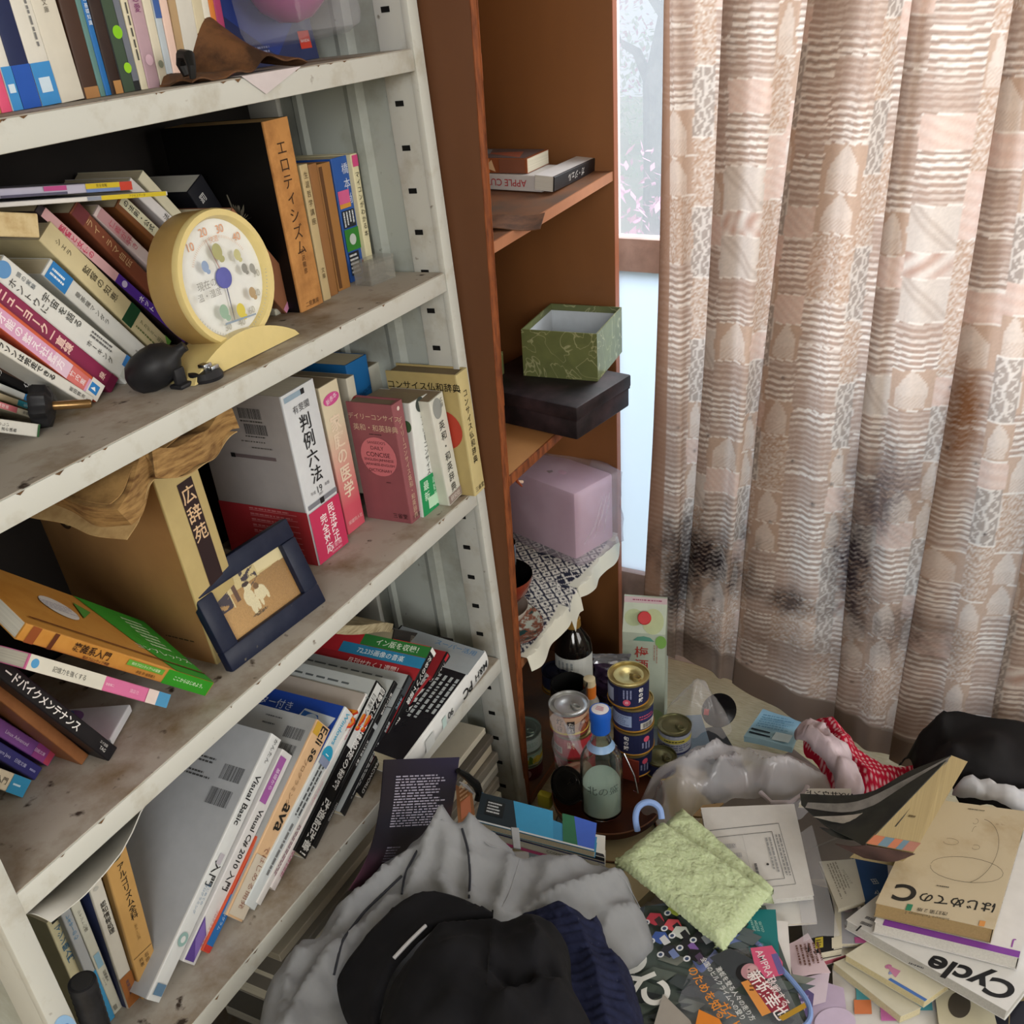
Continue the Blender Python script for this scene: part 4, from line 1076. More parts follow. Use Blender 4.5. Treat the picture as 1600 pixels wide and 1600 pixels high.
def grad_mat(name, c1, c2, z0, z1):
    if name in MATS: return MATS[name]
    m, nt, b = new_mat(name)
    tc = N(nt, 'ShaderNodeTexCoord'); sx = N(nt, 'ShaderNodeSeparateXYZ'); nt.links.new(tc.outputs['Object'], sx.inputs[0])
    rp = N(nt, 'ShaderNodeMapRange'); rp.inputs[1].default_value = z0; rp.inputs[2].default_value = z1; nt.links.new(sx.outputs[2], rp.inputs[0])
    mx = N(nt, 'ShaderNodeMix', data_type='RGBA'); mx.inputs[6].default_value = hexc(c1); mx.inputs[7].default_value = hexc(c2)
    nt.links.new(rp.outputs[0], mx.inputs[0]); nt.links.new(mx.outputs[2], b.inputs['Base Color']); b.inputs['Roughness'].default_value = .35
    MATS[name] = m; return m
M_salmon = grad_mat('printed_cream_to_salmon', 'd2596a', 'd8cdb2', .04, .17)
sbook('pink and cream home medical book beside the grey casebook', HC, (545, 836), (497.6, 608), (572, 820), D=.15, group=G4, cover=M_salmon, pages='b9ab90', top_items=[('r', .03, .02, .97, .97, '8a7a63')], spine_items=[('e', .5, .90, .42, .20, 'c9508f'), ('ht', '新赤本', .5, .90, .20, 'e9dce4', 14), ('vt', '家庭の医学', .48, .80, .58, 'e8d5bf', .02, 1.03), ('ht', '保健同人社', .5, .07, .16, 'e9c9c6')])
sbook('rose brown dictionary with a pink disc on its cover', HC, (644, 819), (612, 634), (659, 808), D=.115, group=G4, back_px=(571, 812), cover='8d5258', pages='8a7a66', hard=True, top_items=[('r', .05, .02, .95, .98, '7a6d5a')], spine_items=[('e', .5, .95, .12, .12, 'd8c9c0'), ('vt', 'デイリーコンサイス英和・和英辞典', .5, .88, .40, 'cbb096', 0, 1.0), ('ht', '三省堂', .5, .04, .26, '3a2526')],
      left_items=[('ht', 'デイリーコンサイス', .56, .89, .125, 'd1b79c'), ('ht', '英和・和英辞典', .56, .80, .14, 'd1b79c'), ('lines', .40, .74, .72, .755, 1, '3a2526'), ('e', .52, .56, .39, .39, 'c9737a'), ('ht', 'SANSEIDO\'S', .52, .68, .075, '4a2428'), ('ht', 'DAILY', .52, .635, .105, '3d1d22'), ('ht', 'CONCISE', .52, .58, .125, '3d1d22'), ('ht', 'ENGLISH-JAPANESE', .52, .535, .075, '3d1d22'), ('ht', 'JAPANESE-ENGLISH', .52, .495, .075, '3d1d22'), ('ht', 'DICTIONARY', .52, .445, .085, '3d1d22'), ('lines', .6, .34, .72, .355, 1, '2a1719'), ('ht', '三省堂', .78, .06, .11, '2f1a1c')])
sbook('white pocket dictionary with green lower band', HC, (662, 809), (640, 631), (693, 797), D=.09, group=G4, cover='c9ccc9', pages='9a8d74', top_items=[('r', .03, .02, .97, .97, '83755f')], spine='dcdfdd', spine_items=[('e', .45, .95, .2, .2, '3c4440'), ('vt', 'デイリーコンサイス英和・和英', .5, .87, .38, '2a2c2b', 0, .98), ('r', .005, .002, .995, .33, '1d8f55'), ('vt', '最新', .28, .30, .28, 'd9f0e0'), ('vt', '語数最大', .7, .30, .24, 'c2e8d0'), ('r', .30, .04, .9, .14, 'b9dfc2')], left_items=[('e', .9, .8, .08, .10, '3f5a3a')])
sbook('pale grey pocket dictionary with round badge left of the beige one', HC, (703, 791), (671, 629), (723, 777), D=.09, group=G4, cover='c9c8bd', pages='8f8268', top_items=[('r', .03, .02, .97, .97, '7f705e')], spine='cfcfc6', spine_items=[('e', .42, .90, .30, .42, '8f9290'), ('vt', '広辞', .75, .97, .2, '55585a'), ('vt', '英和・和英辞典', .5, .78, .40, '2e2f2d', 0, 1.12), ('r', .01, .01, .99, .09, '8e7f78'), ('ht', '研究社', .5, .05, .24, 'd9d3cc')])
sbook('beige french dictionary at the right end of the third board', HC, (743, 776), (713, 587), (759, 767), D=.12, group=G4, cover='b3a06c', pages='8d7d5a', hard=True, back_px=(640, 760), top_items=[('r', .02, .02, .98, .97, '6f5f44')], spine='c5b684', spine_items=[('vt', 'コンサイス仏和辞典', .5, .86, .40, '2d2616', .008, 1.06), ('ht', '三省堂', .5, .045, .28, '2d2616')], left_items=[('ht', 'コンサイス仏和辞典', .52, .895, .115, '2d2616', 0, .012), ('e', .70, .55, .26, .26, 'b3402f')])
sbook('white book with red disc in the rear of the third board', HC, (560, 700), (541, 592), (571, 690), D=.10, H=.185, d=.13, hang=True, group=G4, cover='c9c4b4', top_items=[('r', .03, .02, .97, .97, '8a7d66')], spine_items=[('e', .6, .78, .55, .55, '7a2a25'), ('lines', .3, .72, .9, .80, 3, 'd8c9b0')])
sbook('blue english dictionary in the rear of the third board', HC, (556, 660), (540, 571), (587, 640), D=.09, H=.195, d=.15, hang=True, group=G4, cover='1c639f', spine_items=[('ht', 'LIGHTHOUSE', .5, .72, .16, '143a66', 10), ('ht', 'ENGLISH JAPANESE', .5, .64, .09, '143a66', 10), ('ht', 'DICTIONARY', .5, .57, .14, '143a66', 10), ('e', .85, .44, .25, .18, 'c9679a')][0:4])
sbook('white kanji dictionary with one big character in the rear of the third board', HC, (590, 660), (575, 575), (621, 640), D=.09, H=.195, d=.155, hang=True, group=G4, cover='cbcabd', pages='84775d', top_items=[('r', .02, .02, .98, .98, '85775f')], spine_items=[('vt', '漢', .55, .80, .72, '1c1c1a', .01), ('vt', '字典', .55, .42, .60, '1c1c1a')])

# boxed dictionary with the brown book on top
koj = sbook('big tan boxed dictionary with black title panel on third board', HC, (340, 1039), (238, 745), (398, 1008), D=.165, group=G4, back_px=(145, 957), cover=stained('tan_box_board', '9a744a', '8a6642', 9, .4, .7, .28), spine='b7a471', pages='b39a6e', hard=True, spine_items=[('r', .42, .36, .79, .90, '2a1a1c'), ('vt', '広辞苑', .605, .875, .345, 'd6b690', .01, 1.14), ('lines', .3, .945, .75, .965, 1, 'd9cfae'), ('ht', '岩波書店', .5, .06, .10, '4a3c22')],
            left_items=[('e', .31, .70, .045, .06, '3a281a'), ('e', .32, .693, .026, .035, '8f7a50'), ('lines', .72, .105, .97, .12, 1, '3a301c')])
ykl, hkt = s_front(240, 742, .04); ykr, _ = s_front(356, 700, .04)
nu, nv = 36, 22
def crumple(seed, lift):
    r = np.random.RandomState(seed); P = np.zeros((nu, nv, 3)); ph = r.uniform(0, 6, 6)
    for i in range(nu):
        for j in range(nv):
            u, v = i / (nu - 1), j / (nv - 1)
            x = -.088 + .185 * u + .004 * math.sin(v * 9 + ph[0]); y = -.034 + .15 * v + .006 * math.sin(u * 11 + ph[1])
            z = lift - .034 * max(0, .36 - u) / .36 * (1 - .5 * v) + .006 * math.sin(u * 7 + ph[2]) + .003 * math.sin(u * 19 + v * 4 + ph[3])
            P[i, j] = (x, y, z)
    return P
top_h = (hkt - HC)
cb_ = thing('crumpled_book', 'crumpled brown coverless book lying on the tan boxed dictionary', 'book', s_frame(.04, ykl, hkt + .0015))
M_oldp = stained('browned_page_edges', 'a07f50', '6a4c2c', 30, .4, .65, .9, stretch=(1, 1, 6), bump=.6)
mb = MB(); mb.slab(crumple(1, .036), .031, M_oldp); mb.build('page_block', cb_)
mb = MB(); mb.slab(crumple(1, .0035), .0012, stained('creased_cover', 'b59a6c', '8a6a42', 20, .4, .65, .8)); mb.build('cover', cb_)
mb = MB(); P = crumple(3, .0405); P[:, :, 1] += .004; mb.slab(P, .0012, stained('creased_cover_top', '9a7a4c', '5f4429', 20, .4, .65, .8)); mb.build('loose_leaf', cb_)

# photo frame leaning on the boxed dictionary
pBL = SW(*[*s_board(365, 1052, HC)], HC + .001); pBR = SW(*[*s_board(511, 940, HC)], HC + .001)
ex = nrm(pBR - pBL); inw = nrm(np.cross(SU, ex))
A_ = np.stack([SU, inw, -ray(291, 910) / 1600], 1); a_, b_, _ = np.linalg.solve(A_, CAM - pBL)
up = SU * a_ + inw * b_; Hf = np.linalg.norm(up); up = up / Hf; Wf = np.linalg.norm(pBR - pBL); nin = np.cross(up, ex) * -1
nin = nrm(np.cross(up, ex)); nin = nin if nin @ inw > 0 else -nin
pf = thing('photo_frame', 'dark navy photo frame with an old dog photo on third board', 'picture frame', mat4(ex, nin, up, pBL))
M_nv = stained('navy_lacquered_frame', '161d33', '23293c', 30, .45, .7, .4, spots='6b6557', spot_scale=70, spot_lo=.69)
bt = .026
mb = MB()
for x0, z0, x1, z1 in ((0, 0, Wf, bt * 1.05), (0, Hf - bt, Wf, Hf), (0, bt, bt, Hf - bt), (Wf - bt, bt, Wf, Hf - bt)): mb.box(x0, 0, z0, x1, .014, z1, M_nv, .0025)
mb.build('frame', pf)
# the faded print: pale building, dark trees, brown lawn, two white dogs
NX, NY = 150, 92
P = np.zeros((NX, NY, 3)); Cc = np.zeros((NX, NY, 3)); R = np.random.RandomState(4)
uu, vv = np.meshgrid(np.linspace(0, 1, NX), np.linspace(0, 1, NY), indexing='ij')
P[:, :, 0] = bt + uu * (Wf - 2 * bt); P[:, :, 1] = .0085; P[:, :, 2] = bt + vv * (Hf - 2 * bt)
def hc3(h): return np.array(hexc(h)[:3])
nz = R.rand(NX, NY); nz2 = np.sin(uu * 23 + np.sin(vv * 31)) * np.sin(vv * 27 + np.sin(uu * 19))
lawn = hc3('a07c4e')[None, None] * (1 - .35 * vv[:, :, None]) + hc3('b79a63')[None, None] * (.45 * (1 - uu[:, :, None])) * .6
Cc[:] = lawn * (.85 + .3 * nz[:, :, None])
sky = vv > .72 + .06 * uu; Cc[sky] = hc3('c2b383') * (.9 + .15 * nz[sky][:, None])
post = (np.abs(uu - .27) < .028) & (vv > .55); Cc[post] = hc3('5a4336')
pole = (np.abs(uu - .20) < .008) & (vv > .5); Cc[pole] = hc3('c9bd92')
tree = ((uu < .19) & (vv > .52) & (nz2 + .9 > 0.35 + .5 * nz)) | ((np.abs(uu - .50) < .10) & (vv > .66) & (nz2 > -.2 + .5 * nz)); Cc[tree] = hc3('38303a')
wall_ = (uu > .62) & (vv > .80 - .1 * (uu - .62)); Cc[wall_] = hc3('cfc39a')
for cx, cz, rx, rz in ((.40, .50, .07, .16), (.43, .68, .05, .07), (.40, .32, .035, .14), (.46, .34, .03, .12), (.55, .48, .08, .13), (.62, .40, .02, .10), (.52, .36, .02, .12)):
    m_ = ((uu - cx) / rx) ** 2 + ((vv - cz) / rz) ** 2 < 1; Cc[m_] = hc3('cfc6a4') * (.92 + .16 * nz[m_][:, None])
m_ = ((uu - .42) / .05) ** 2 + ((vv - .75) / .04) ** 2 < 1; Cc[m_] = hc3('3a2c28')
m_ = ((uu - .53) / .035) ** 2 + ((vv - .62) / .06) ** 2 < 1; Cc[m_] = hc3('6a5238')
m_ = (((uu - .44) / .11) ** 2 + ((vv - .18) / .03) ** 2 < 1) & (nz > .3); Cc[m_] = hc3('4c3f2c')
mb = MB(); mb.grid(P, vcol_mat('faded_photo_print', .35, 0, .4)); dye = np.concatenate([Cc, np.ones((NX, NY, 1))], 2).reshape(-1, 4)
mb.build('photo_print', pf, dye=dye)
mb = MB(); mb.box(.004, .0095, .004, Wf - .004, .012, Hf - .004, col('4a3a2c', .8)); mb.build('backing_board', pf)

# lying and leaning books at the left of the third board
G5 = 'books tumbled at the left of the third board'
M_orange = stained('orange_printed_cover', 'c08a42', 'b0762f', 18, .45, .7, .4)
sbook('orange and green paperback lying topmost at the left of third board', HC, (321, 1088), (24, 1000), (334, 1066), D=.145, free=True, d=.035, yaw=-20, group=G5, cover=M_orange, pages='cfccc0', gloss=.35, spine_items=[
    ('r', .01, .005, .99, .28, '2f8f22'), ('ht', 'ここからはじめよう。', .55, .14, .30, 'e8f3e2', -90), ('r', .01, .93, .99, .97, '8a4a24'), ('r', .01, .85, .99, .87, '5a2f1a'), ('ht', '複雑系入門', .60, .68, .56, '2b1a10', -90, .012, 1.0), ('ht', '知のフロンティア基礎', .17, .64, .2, '4a1c1c', -90, .01), ('r', .50, .30, .85, .50, '5ea03a'), ('ht', '知のフロンティアへの冒険', .67, .40, .20, 'dfeccf', -90), ('ht', '井庭 崇 福原義久', .25, .38, .22, '2b1a10', -90)],
      right_items=[('r', .0, .0, .999, .24, '33912a'), ('p', [(0, .24), (.999, .24), (.999, .42), (.4, .33)], '33912a'), ('ht', 'コンプレックス', .30, .18, .09, 'dff0d8', -90), ('lines', .4, .04, .9, .2, 7, 'bfe0b4', True), ('e', .55, .66, .16, .16, 'd3d2d0'), ('lines', .48, .58, .62, .74, 5, '9a98a8', True), ('p', [(.5, .55), (.8, .5), (.7, .44)], '4a8f3a'), ('r', .12, .0, .14, .95, '6b3a1e')])
sbook('pink and white paperback under the orange and green one', HC, (260, 1107), (38, 1046), (268, 1086), D=.12, d=.02, free=True, group=G5, cover='d06f9c', pages='cfcabb', spine_items=[('r', .005, .50, .995, .995, 'cfccc0'), ('e', .5, .955, .30, .30, '4f93c4'), ('ht', '記憶力を強くする', .48, .735, .40, '2f2e2c', -90, 0, .9), ('r', .005, .005, .995, .10, '4a8fbb'), ('r', .005, .10, .995, .18, 'd9c9c4'), ('ht', '池谷裕二', .5, .46, .2, 'f0d8e2', -90), ('ht', '講談社', .5, .28, .3, 'ecb5cf', -90)])
spl = lambda h: (lambda p: SW(*[*s_board(p[0], p[1], h)], h))
flatbook('white paperback with blue emblem lying under the pink spine', (172, 1155), (203, 1101), (54, 1060), 0, .010, plane=spl(HC + .012), group=G5, cover='d5d8dc', up_items=[('ht', '西田竜太', .36, .42, .085, '55565a', 62), ('e', .28, .26, .05, .035, 'c85a6a'), ('p', [(.05, .35), (.05, .60), (.17, .60), (.17, .35)], '2f80c6'), ('p', [(.05, .45), (.17, .35), (.17, .52)], 'cfe2f2'), ('e', .55, .7, .12, .10, '8a6aa0'), ('e', .50, .78, .08, .07, '4a7fb8')])
sbook('black paperback with white bold title leaning at the left of third board', HC, (170, 1190), (-24, 1042), (181, 1166), D=.11, group=G5, cover='17161a', pages='b9b5aa', spine_items=[('ht', 'ードバイクメンテナンス', .5, .60, .66, 'e3e2e0', -90, .02, .98), ('ht', 'エイ出版', .66, .10, .2, 'c9c8c4', -90), ('ht', 'TAG', .36, .09, .30, 'c9c8c4', -90)])
sbook('brown faded paperback below the black one on third board', HC, (128, 1196), (-22, 1078), (140, 1180), D=.11, group=G5, cover=stained('faded_brown_cover', '8d5c38', '6b3f25', 14, .4, .7, .5), pages='a58a64')
sbook('purple paperback leaning lower left on the third board', HC, (75, 1198), (-20, 1140), (90, 1178), D=.11, group=G5, cover='7a4a92', spine_items=[('r', .01, .01, .99, .10, 'b0405a'), ('r', .01, .10, .99, .30, '8f3f82'), ('ht', 'Linux Advanced', .5, .6, .34, 'd6c4e2', -90), ('ht', '日経文庫', .5, .22, .26, 'dfc9e6', -90)])
sbook('indigo paperback leaning lower left on the third board', HC, (54, 1220), (-20, 1176), (67, 1200), D=.11, group=G5, cover='33316f', spine_items=[('ht', 'Learn Java', .5, .75, .34, 'b9b9dc', -90), ('ht', '日経文庫', .5, .4, .3, 'b9b9dc', -90), ('lines', .35, .05, .65, .2, 1, '9a9ac8', True)])
sbook('cream paperback with teal foot at the lower left of third board', HC, (35, 1247), (-22, 1226), (48, 1219), D=.11, group=G5, cover='cbbfa6', spine_items=[('r', .005, .005, .995, .48, '2f86b0'), ('ht', '入門', .5, .7, .4, '55504a', -90), ('r', .45, .2, .55, .4, 'b9d6e4')])

# ---------------------------------------------------------------- fourth board
G6 = 'books leaning left on the fourth steel board'
sbook('tan algorithm book with black vertical title on fourth board', HD, (224, 1562), (164, 1348), (256, 1540), D=.15, group=G6, cover='b0894f', pages='a9905f', back='8a6b3e', spine='bb9358', spine_items=[('e', .42, .985, .3, .2, '4a4a30'), ('vt', 'アルゴリズム全科', .56, .93, .34, '26221a', .008, .98), ('r', .05, .293, .95, .296, '3a2c1a'), ('vt', '石田 晴久', .62, .27, .2, '5a4426'), ('vt', '共著', .34, .27, .2, '5a4426'), ('vt', '基本と応用', .5, .5, .14, '8a6a3a'), ('e', .58, .075, .25, .22, '2f2a22'), ('e', .58, .075, .13, .11, 'b9955c')])
sbook('white book with brown foot and bold title left of the tan one', HD, (201, 1577), (137, 1381), (220, 1564), D=.14, group=G6, cover='c3bfb2', back='2f3a68', pages='b9b09a', spine='cfccc2', spine_items=[('vt', '認知情報処理', .55, .82, .46, '2c2a26', .01, 1.0), ('r', .005, .005, .995, .24, '9a6030'), ('vt', '産業図書', .5, .2, .3, '3c3f55'), ('e', .4, .93, .2, .15, 'b5b5ae')])
sbook('pale book with blue label on fourth board', HD, (179, 1586), (110, 1416), (191, 1571), D=.14, group=G6, cover='cdcdbf', spine_items=[('vt', 'シャント心理', .5, .93, .42, '77756d', 0, 1.05), ('r', .2, .42, .8, .54, '8fb6cc'), ('vt', '記憶教え', .6, .38, .34, '3c3a34'), ('vt', 'シリーズ', .28, .34, .26, '3c3a34'), ('r', .15, .03, .5, .07, '8a8a80')])
sbook('grey book with sky blue foot on fourth board', HD, (167, 1603), (95, 1430), (179, 1588), D=.14, group=G6, cover='a9adb0', spine_items=[('vt', 'レキサーの心', .5, .97, .50, '3f8ab8', 0, 1.02), ('r', .005, .005, .995, .45, '3f93c4'), ('vt', '認知科学', .5, .42, .34, '1f4a6a')])
sbook('cream book with teal machine language title at the left of fourth board', HD, (146, 1612), (73, 1443), (164, 1598), D=.14, group=G6, cover='cfc8a4', spine_items=[('r', .3, .96, .9, .99, '2a2a28'), ('vt', 'マシン語入門', .55, .93, .56, '2f6f96', .01, 1.05)])
# curved paper sheet laid over the tops
tp = lambda px, py, d, dz=0: SW(d, *s_front(px, py, d)) + SU * dz
nu, nv = 24, 10
P = np.zeros((nu, nv, 3))
c00, c10, c01, c11 = tp(36, 1428, .012), tp(222, 1262, .012), tp(78, 1440, -.012), tp(196, 1338, -.004)
mid0 = tp(140, 1370, -.014)
ed = [np.array(q) for q in (tp(80, 1441, -.010), tp(130, 1400, -.014), tp(165, 1362, -.012), tp(190, 1330, -.006), tp(206, 1300, .004), tp(222, 1262, .012))]
bk_ = [np.array(q) for q in (tp(34, 1428, .02), tp(80, 1392, .05), tp(120, 1352, .07), tp(158, 1316, .08), tp(190, 1284, .08), tp(240, 1243, .09))]
def path(Q, t):
    Q = np.array(Q); x = np.linspace(0, 1, len(Q)); return np.array([np.interp(t, x, Q[:, k]) for k in range(3)])
for i in range(nu):
    for j in range(nv):
        u, v = i / (nu - 1), j / (nv - 1)
        P[i, j] = path(ed, u) * (1 - v) + path(bk_, u) * v + SU * (.006 * math.sin(math.pi * v) * (1 - u))
o = MB(); o.slab(P, .0012, col('c9c8c2', .8)); tag(o.build('paper_booklet'), 'curled white paper booklet bent over the books on fourth board', 'paper')
# black handle in front of those books
d, y = s_board(150, 1640, HD)
hb_ = thing('black_cylinder', 'black ribbed umbrella handle standing at the left of fourth board', 'handle', None)
a0 = SW(.008, *s_front(165, 1650, .008)); a1 = SW(.0, *s_front(128, 1534, .0))
a1 = a0 + nrm(a1 - a0) * np.linalg.norm(a1 - a0)
hb_.matrix_world = mat4(*(lambda z: (nrm(np.cross(z, SN)), np.cross(z, nrm(np.cross(z, SN))), z))(nrm(a1 - a0)), a0)
L_ = np.linalg.norm(a1 - a0)
mb = MB(); prof = [(.0125, 0)]
for k in range(12): z = L_ * (k + .5) / 13; prof += [(.0138, z), (.0128, z + L_ / 40)]
prof += [(.0140, L_ * .96), (.0135, L_)]
mb.lathe(prof, M_rub, 28); mb.build('grip', hb_)
mb = MB(); mb.lathe([(.0105, L_), (.0105, L_ + .0012), (.001, L_ + .0014)], col('2a2a2b', .35), 24); mb.build('end_cap', hb_)

G7 = 'magazines leaning right on the fourth steel board'
back_txt = [('bars', .78, .80, .93, .87, '4a4a4c'), ('bars', .76, .70, .92, .77, '4a4a4c'), ('lines', .45, .84, .72, .86, 1, '55565a'), ('lines', .45, .80, .70, .82, 1, '55565a')]
MAGD = [.058, .055, .051, .044, .041, .039, .037, .033, .031, .030, .027, .022, .004]
def mag(label, BR, TR, R3, **kw):
    kw.setdefault('d', MAGD.pop(0))
    return sbook(label, HD, BR, TR, R3, right=True, group=G7, name=kw.pop('nm', 'magazine'), cat=kw.pop('ct', 'magazine'), **kw)
mag('big white programming book with grey back leaning on the fourth board', (276, 1510), (440, 1157), (256, 1507), D=.20, nm='book', ct='book', cover='b6bac0', back='b1b5bb', spine='d6d9d9', gloss=.5, pages='c9c8c2', spine_items=[('ht', 'Visual Basic', .5, .74, .62, '2a2b2c', -90, .015, .95), ('ht', '入門', .5, .455, .66, '2a2b2c', -90, .012), ('ht', 'かんたん', .55, .94, .36, '55575a', -90), ('r', .3, .49, .7, .53, 'b9b5bd'), ('ht', 'はじめての', .62, .38, .22, '6f8fb0', -90), ('ht', 'プログラミング', .36, .36, .22, '6f8fb0', -90), ('e', .5, .215, .35, .35, '8fb0ac'), ('e', .5, .215, .17, .17, 'd6d9d9'), ('r', .15, .02, .85, .06, '5f7f9c')],
    left_items=[('bars', .76, .78, .93, .84, '47484a'), ('bars', .74, .68, .92, .745, '47484a'), ('lines', .45, .82, .70, .85, 2, '4a4b4d'), ('lines', .45, .76, .70, .79, 2, '4a4b4d'), ('lines', .02, .44, .30, .46, 1, '2f2f31'), ('lines', .02, .40, .30, .42, 1, '2f2f31'), ('lines', .02, .36, .26, .38, 1, '2f2f31'), ('lines', .02, .32, .22, .34, 1, '2f2f31'), ('lines', .02, .28, .2, .30, 1, '2f2f31'), ('lines', .02, .18, .26, .20, 1, '2f2f31')])
mag('white programming book with purple foot right of the big white one', (304, 1511), (457, 1182), (284, 1507), D=.19, nm='book', ct='book', cover='d3d2d2', pages='c9c8c2', spine_items=[('ht', 'Visual C# 2010 入門', .55, .52, .54, '232325', -90, .015, .9), ('p', [(.02, .01), (.75, .01), (.75, .13), (.02, .2)], '5a4390'), ('p', [(.1, .10), (.75, .02), (.75, .12), (.1, .19)], '7d66b0'), ('r', .02, .74, .6, .97, '9d5aa0'), ('ht', '基礎から', .35, .86, .3, 'e6d6e8', -90), ('ht', 'プログラミング学習', .75, .16, .2, 'b05a5a', -90)])
mag('red and blue programming paperback between two white books', (322, 1500), (447, 1243), (306, 1508), D=.15, nm='book', ct='book', cover='cf5a3c', pages='c9c0aa', spine_items=[('r', .01, .01, .36, .99, 'b02a26'), ('r', .01, .04, .99, .34, '2a6cb0'), ('r', .01, .005, .99, .04, 'c23a34'), ('ht', 'ハッカーのための', .66, .72, .40, 'f0c2b4', -90), ('ht', 'プログラム', .55, .2, .4, 'cfe0f0', -90)])
mag('grey backed book with orange spine and barcodes on fourth board', (362, 1478), (516, 1141), (340, 1462), D=.21, nm='book', ct='book', cover='bfc0be', back='a7a9aa', spine='d8b48c', pages='c9c6bc', gloss=.45, spine_items=[('r', .01, .93, .4, .995, 'c9a03a'), ('ht', 'Ecli', .66, .945, .62, '26241f', -90, .015), ('ht', 'se', .66, .835, .60, '26241f', -90, .015), ('ht', 'ava', .60, .50, .80, '26241f', -90, .015), ('r', .01, .01, .99, .3, 'cfc5b4'), ('ht', 'プログラミング', .4, .68, .26, '8a6a4a', -90), ('ht', 'ではじめる開発', .5, .2, .32, '8a5a4a', -90)],
    left_items=[('bars', .80, .87, .95, .93, '47484a'), ('bars', .78, .78, .94, .84, '47484a'), ('lines', .60, .95, .76, .965, 1, '55575a'), ('lines', .60, .91, .72, .925, 1, '55575a')])
mag('blue faced magazine with white and sky blue spine on fourth board', (381, 1458), (552, 1118), (365, 1449), D=.22, cover='cfd6d8', back='2446a0', gloss=.3, spine_items=[('ht', 'Windows', .5, .90, .5, '3fa0c4', -90, .01), ('e', .45, .755, .5, .5, '2a9ac0'), ('ht', '1', .45, .755, .5, 'e6f2f6', -90), ('lines', .2, .42, .8, .7, 2, '55585a', True), ('lines', .3, .1, .7, .4, 1, '77797a', True), ('r', .01, .7, .99, .74, '8a94b0')],
    left_items=[('p', [(.66, .82), (.92, .80), (.97, .93), (.72, .94)], 'c9d3de'), ('p', [(.70, .84), (.92, .82), (.84, .92), (.72, .93)], '2f62b0'), ('e', .80, .875, .06, .06, 'b9cbe0'), ('ht', 'シアター付き', .42, .93, .07, 'c9d6ee'), ('ht', 'ミニ', .16, .93, .07, 'c9d6ee'), ('lines', .1, .85, .6, .87, 1, '9ab0dc'), ('r', .3, .70, .6, .82, 'c9ced4'), ('lines', .3, .71, .6, .81, 3, '26324a')])
mag('white spined magazine with red and orange lettered cover on fourth board', (395, 1440), (577, 1090), (383, 1446), D=.22, cover='d6d4d2', back='8a8478', gloss=.4, spine_items=[('ht', '特集の基礎', .5, .8, .4, 'c23a6a', -90), ('ht', 'パソコンマガジン', .5, .5, .4, 'cf4a7a', -90), ('lines', .2, .1, .8, .35, 2, '8a5a6a', True)],
    left_items=[('r', .05, .80, .999, .995, 'b3aaa2'), ('ht', '作ってやれる!!', .62, .86, .155, 'cf3a22', 0, .05), ('ht', '作ってやれる!!', .615, .865, .155, 'e0892a', 0, .01), ('r', .05, .93, .3, .99, 'a02a2a'), ('r', .05, .70, .95, .79, 'c9c6c0')])
mag('white magazine with magenta spine titles on fourth board', (416, 1420), (588, 1088), (399, 1434), D=.21, cover='d9d2d2', back='b3b6b4', spine_items=[('r', .02, .93, .6, .99, 'c9384a'), ('ht', 'アサヒパソコン', .5, .82, .42, 'cf6a94', -90, .01), ('ht', 'asahi', .5, .62, .5, '8a2f7a', -90, .015), ('r', .02, .40, .98, .58, 'e0b9c2'), ('ht', '保存版付録', .5, .5, .4, 'c23a6a', -90), ('ht', 'キーワード解説', .5, .3, .34, '55505a', -90), ('lines', .3, .02, .8, .2, 2, 'b05a7a', True)])
lt = [('lines', .06, .93 - .08 * k, .95, .955 - .08 * k, 1, '5a6062') for k in range(4)] + [('r', .02, .885, .999, .89, '8d9496'), ('r', .02, .74, .999, .745, '2c3032')]
mag('black spined music magazine with white lettering and grey cover', (466, 1368), (604, 1081), (447, 1357), D=.22, cover='cfd2d0', back='b9bfbf', spine='141416', gloss=.35, spine_items=[('r', .01, .60, .5, .99, 'c9cccb'), ('ht', '自動アスキー', .7, .88, .42, 'dcdcda', -90, .012), ('ht', '日経ソフト', .25, .82, .36, '2c2c2c', -90), ('ht', '環境設定の秘密', .55, .58, .46, 'e0e0de', -90, .015), ('ht', '改造記改善！', .55, .16, .58, 'e6e6e4', -90, .02)], left_items=lt)
mag('second black spined magazine with slanted titles on fourth board', (482, 1352), (622, 1070), (468, 1364), D=.22, cover='d0d2d2', back='b5bbbc', spine='18181a', gloss=.35, spine_items=[('ht', '自パソコンHR', .55, .86, .52, 'dedede', -90, .015), ('ht', 'カリスマ目・親子', .5, .55, .46, 'dedede', -90, .012), ('r', .01, .70, .99, .73, '9aa0a4'), ('ht', 'HOTWIRED', .5, .2, .46, 'd0d0d0', -90, .012)], left_items=lt)
mag('third black spined magazine beside the grey covers on fourth board', (540, 1275), (645, 1062), (524, 1290), D=.22, cover='c9cccd', back='aab0b2', spine='1c1e22', gloss=.35, spine_items=[('r', .01, .86, .99, .99, '3a4046'), ('ht', '月刊PC', .5, .80, .5, '9ab4c4', -90, .012), ('ht', '最新号', .5, .62, .46, 'c9d0d4', -90), ('lines', .2, .1, .8, .5, 2, 'b9bdc0', True)], left_items=lt)
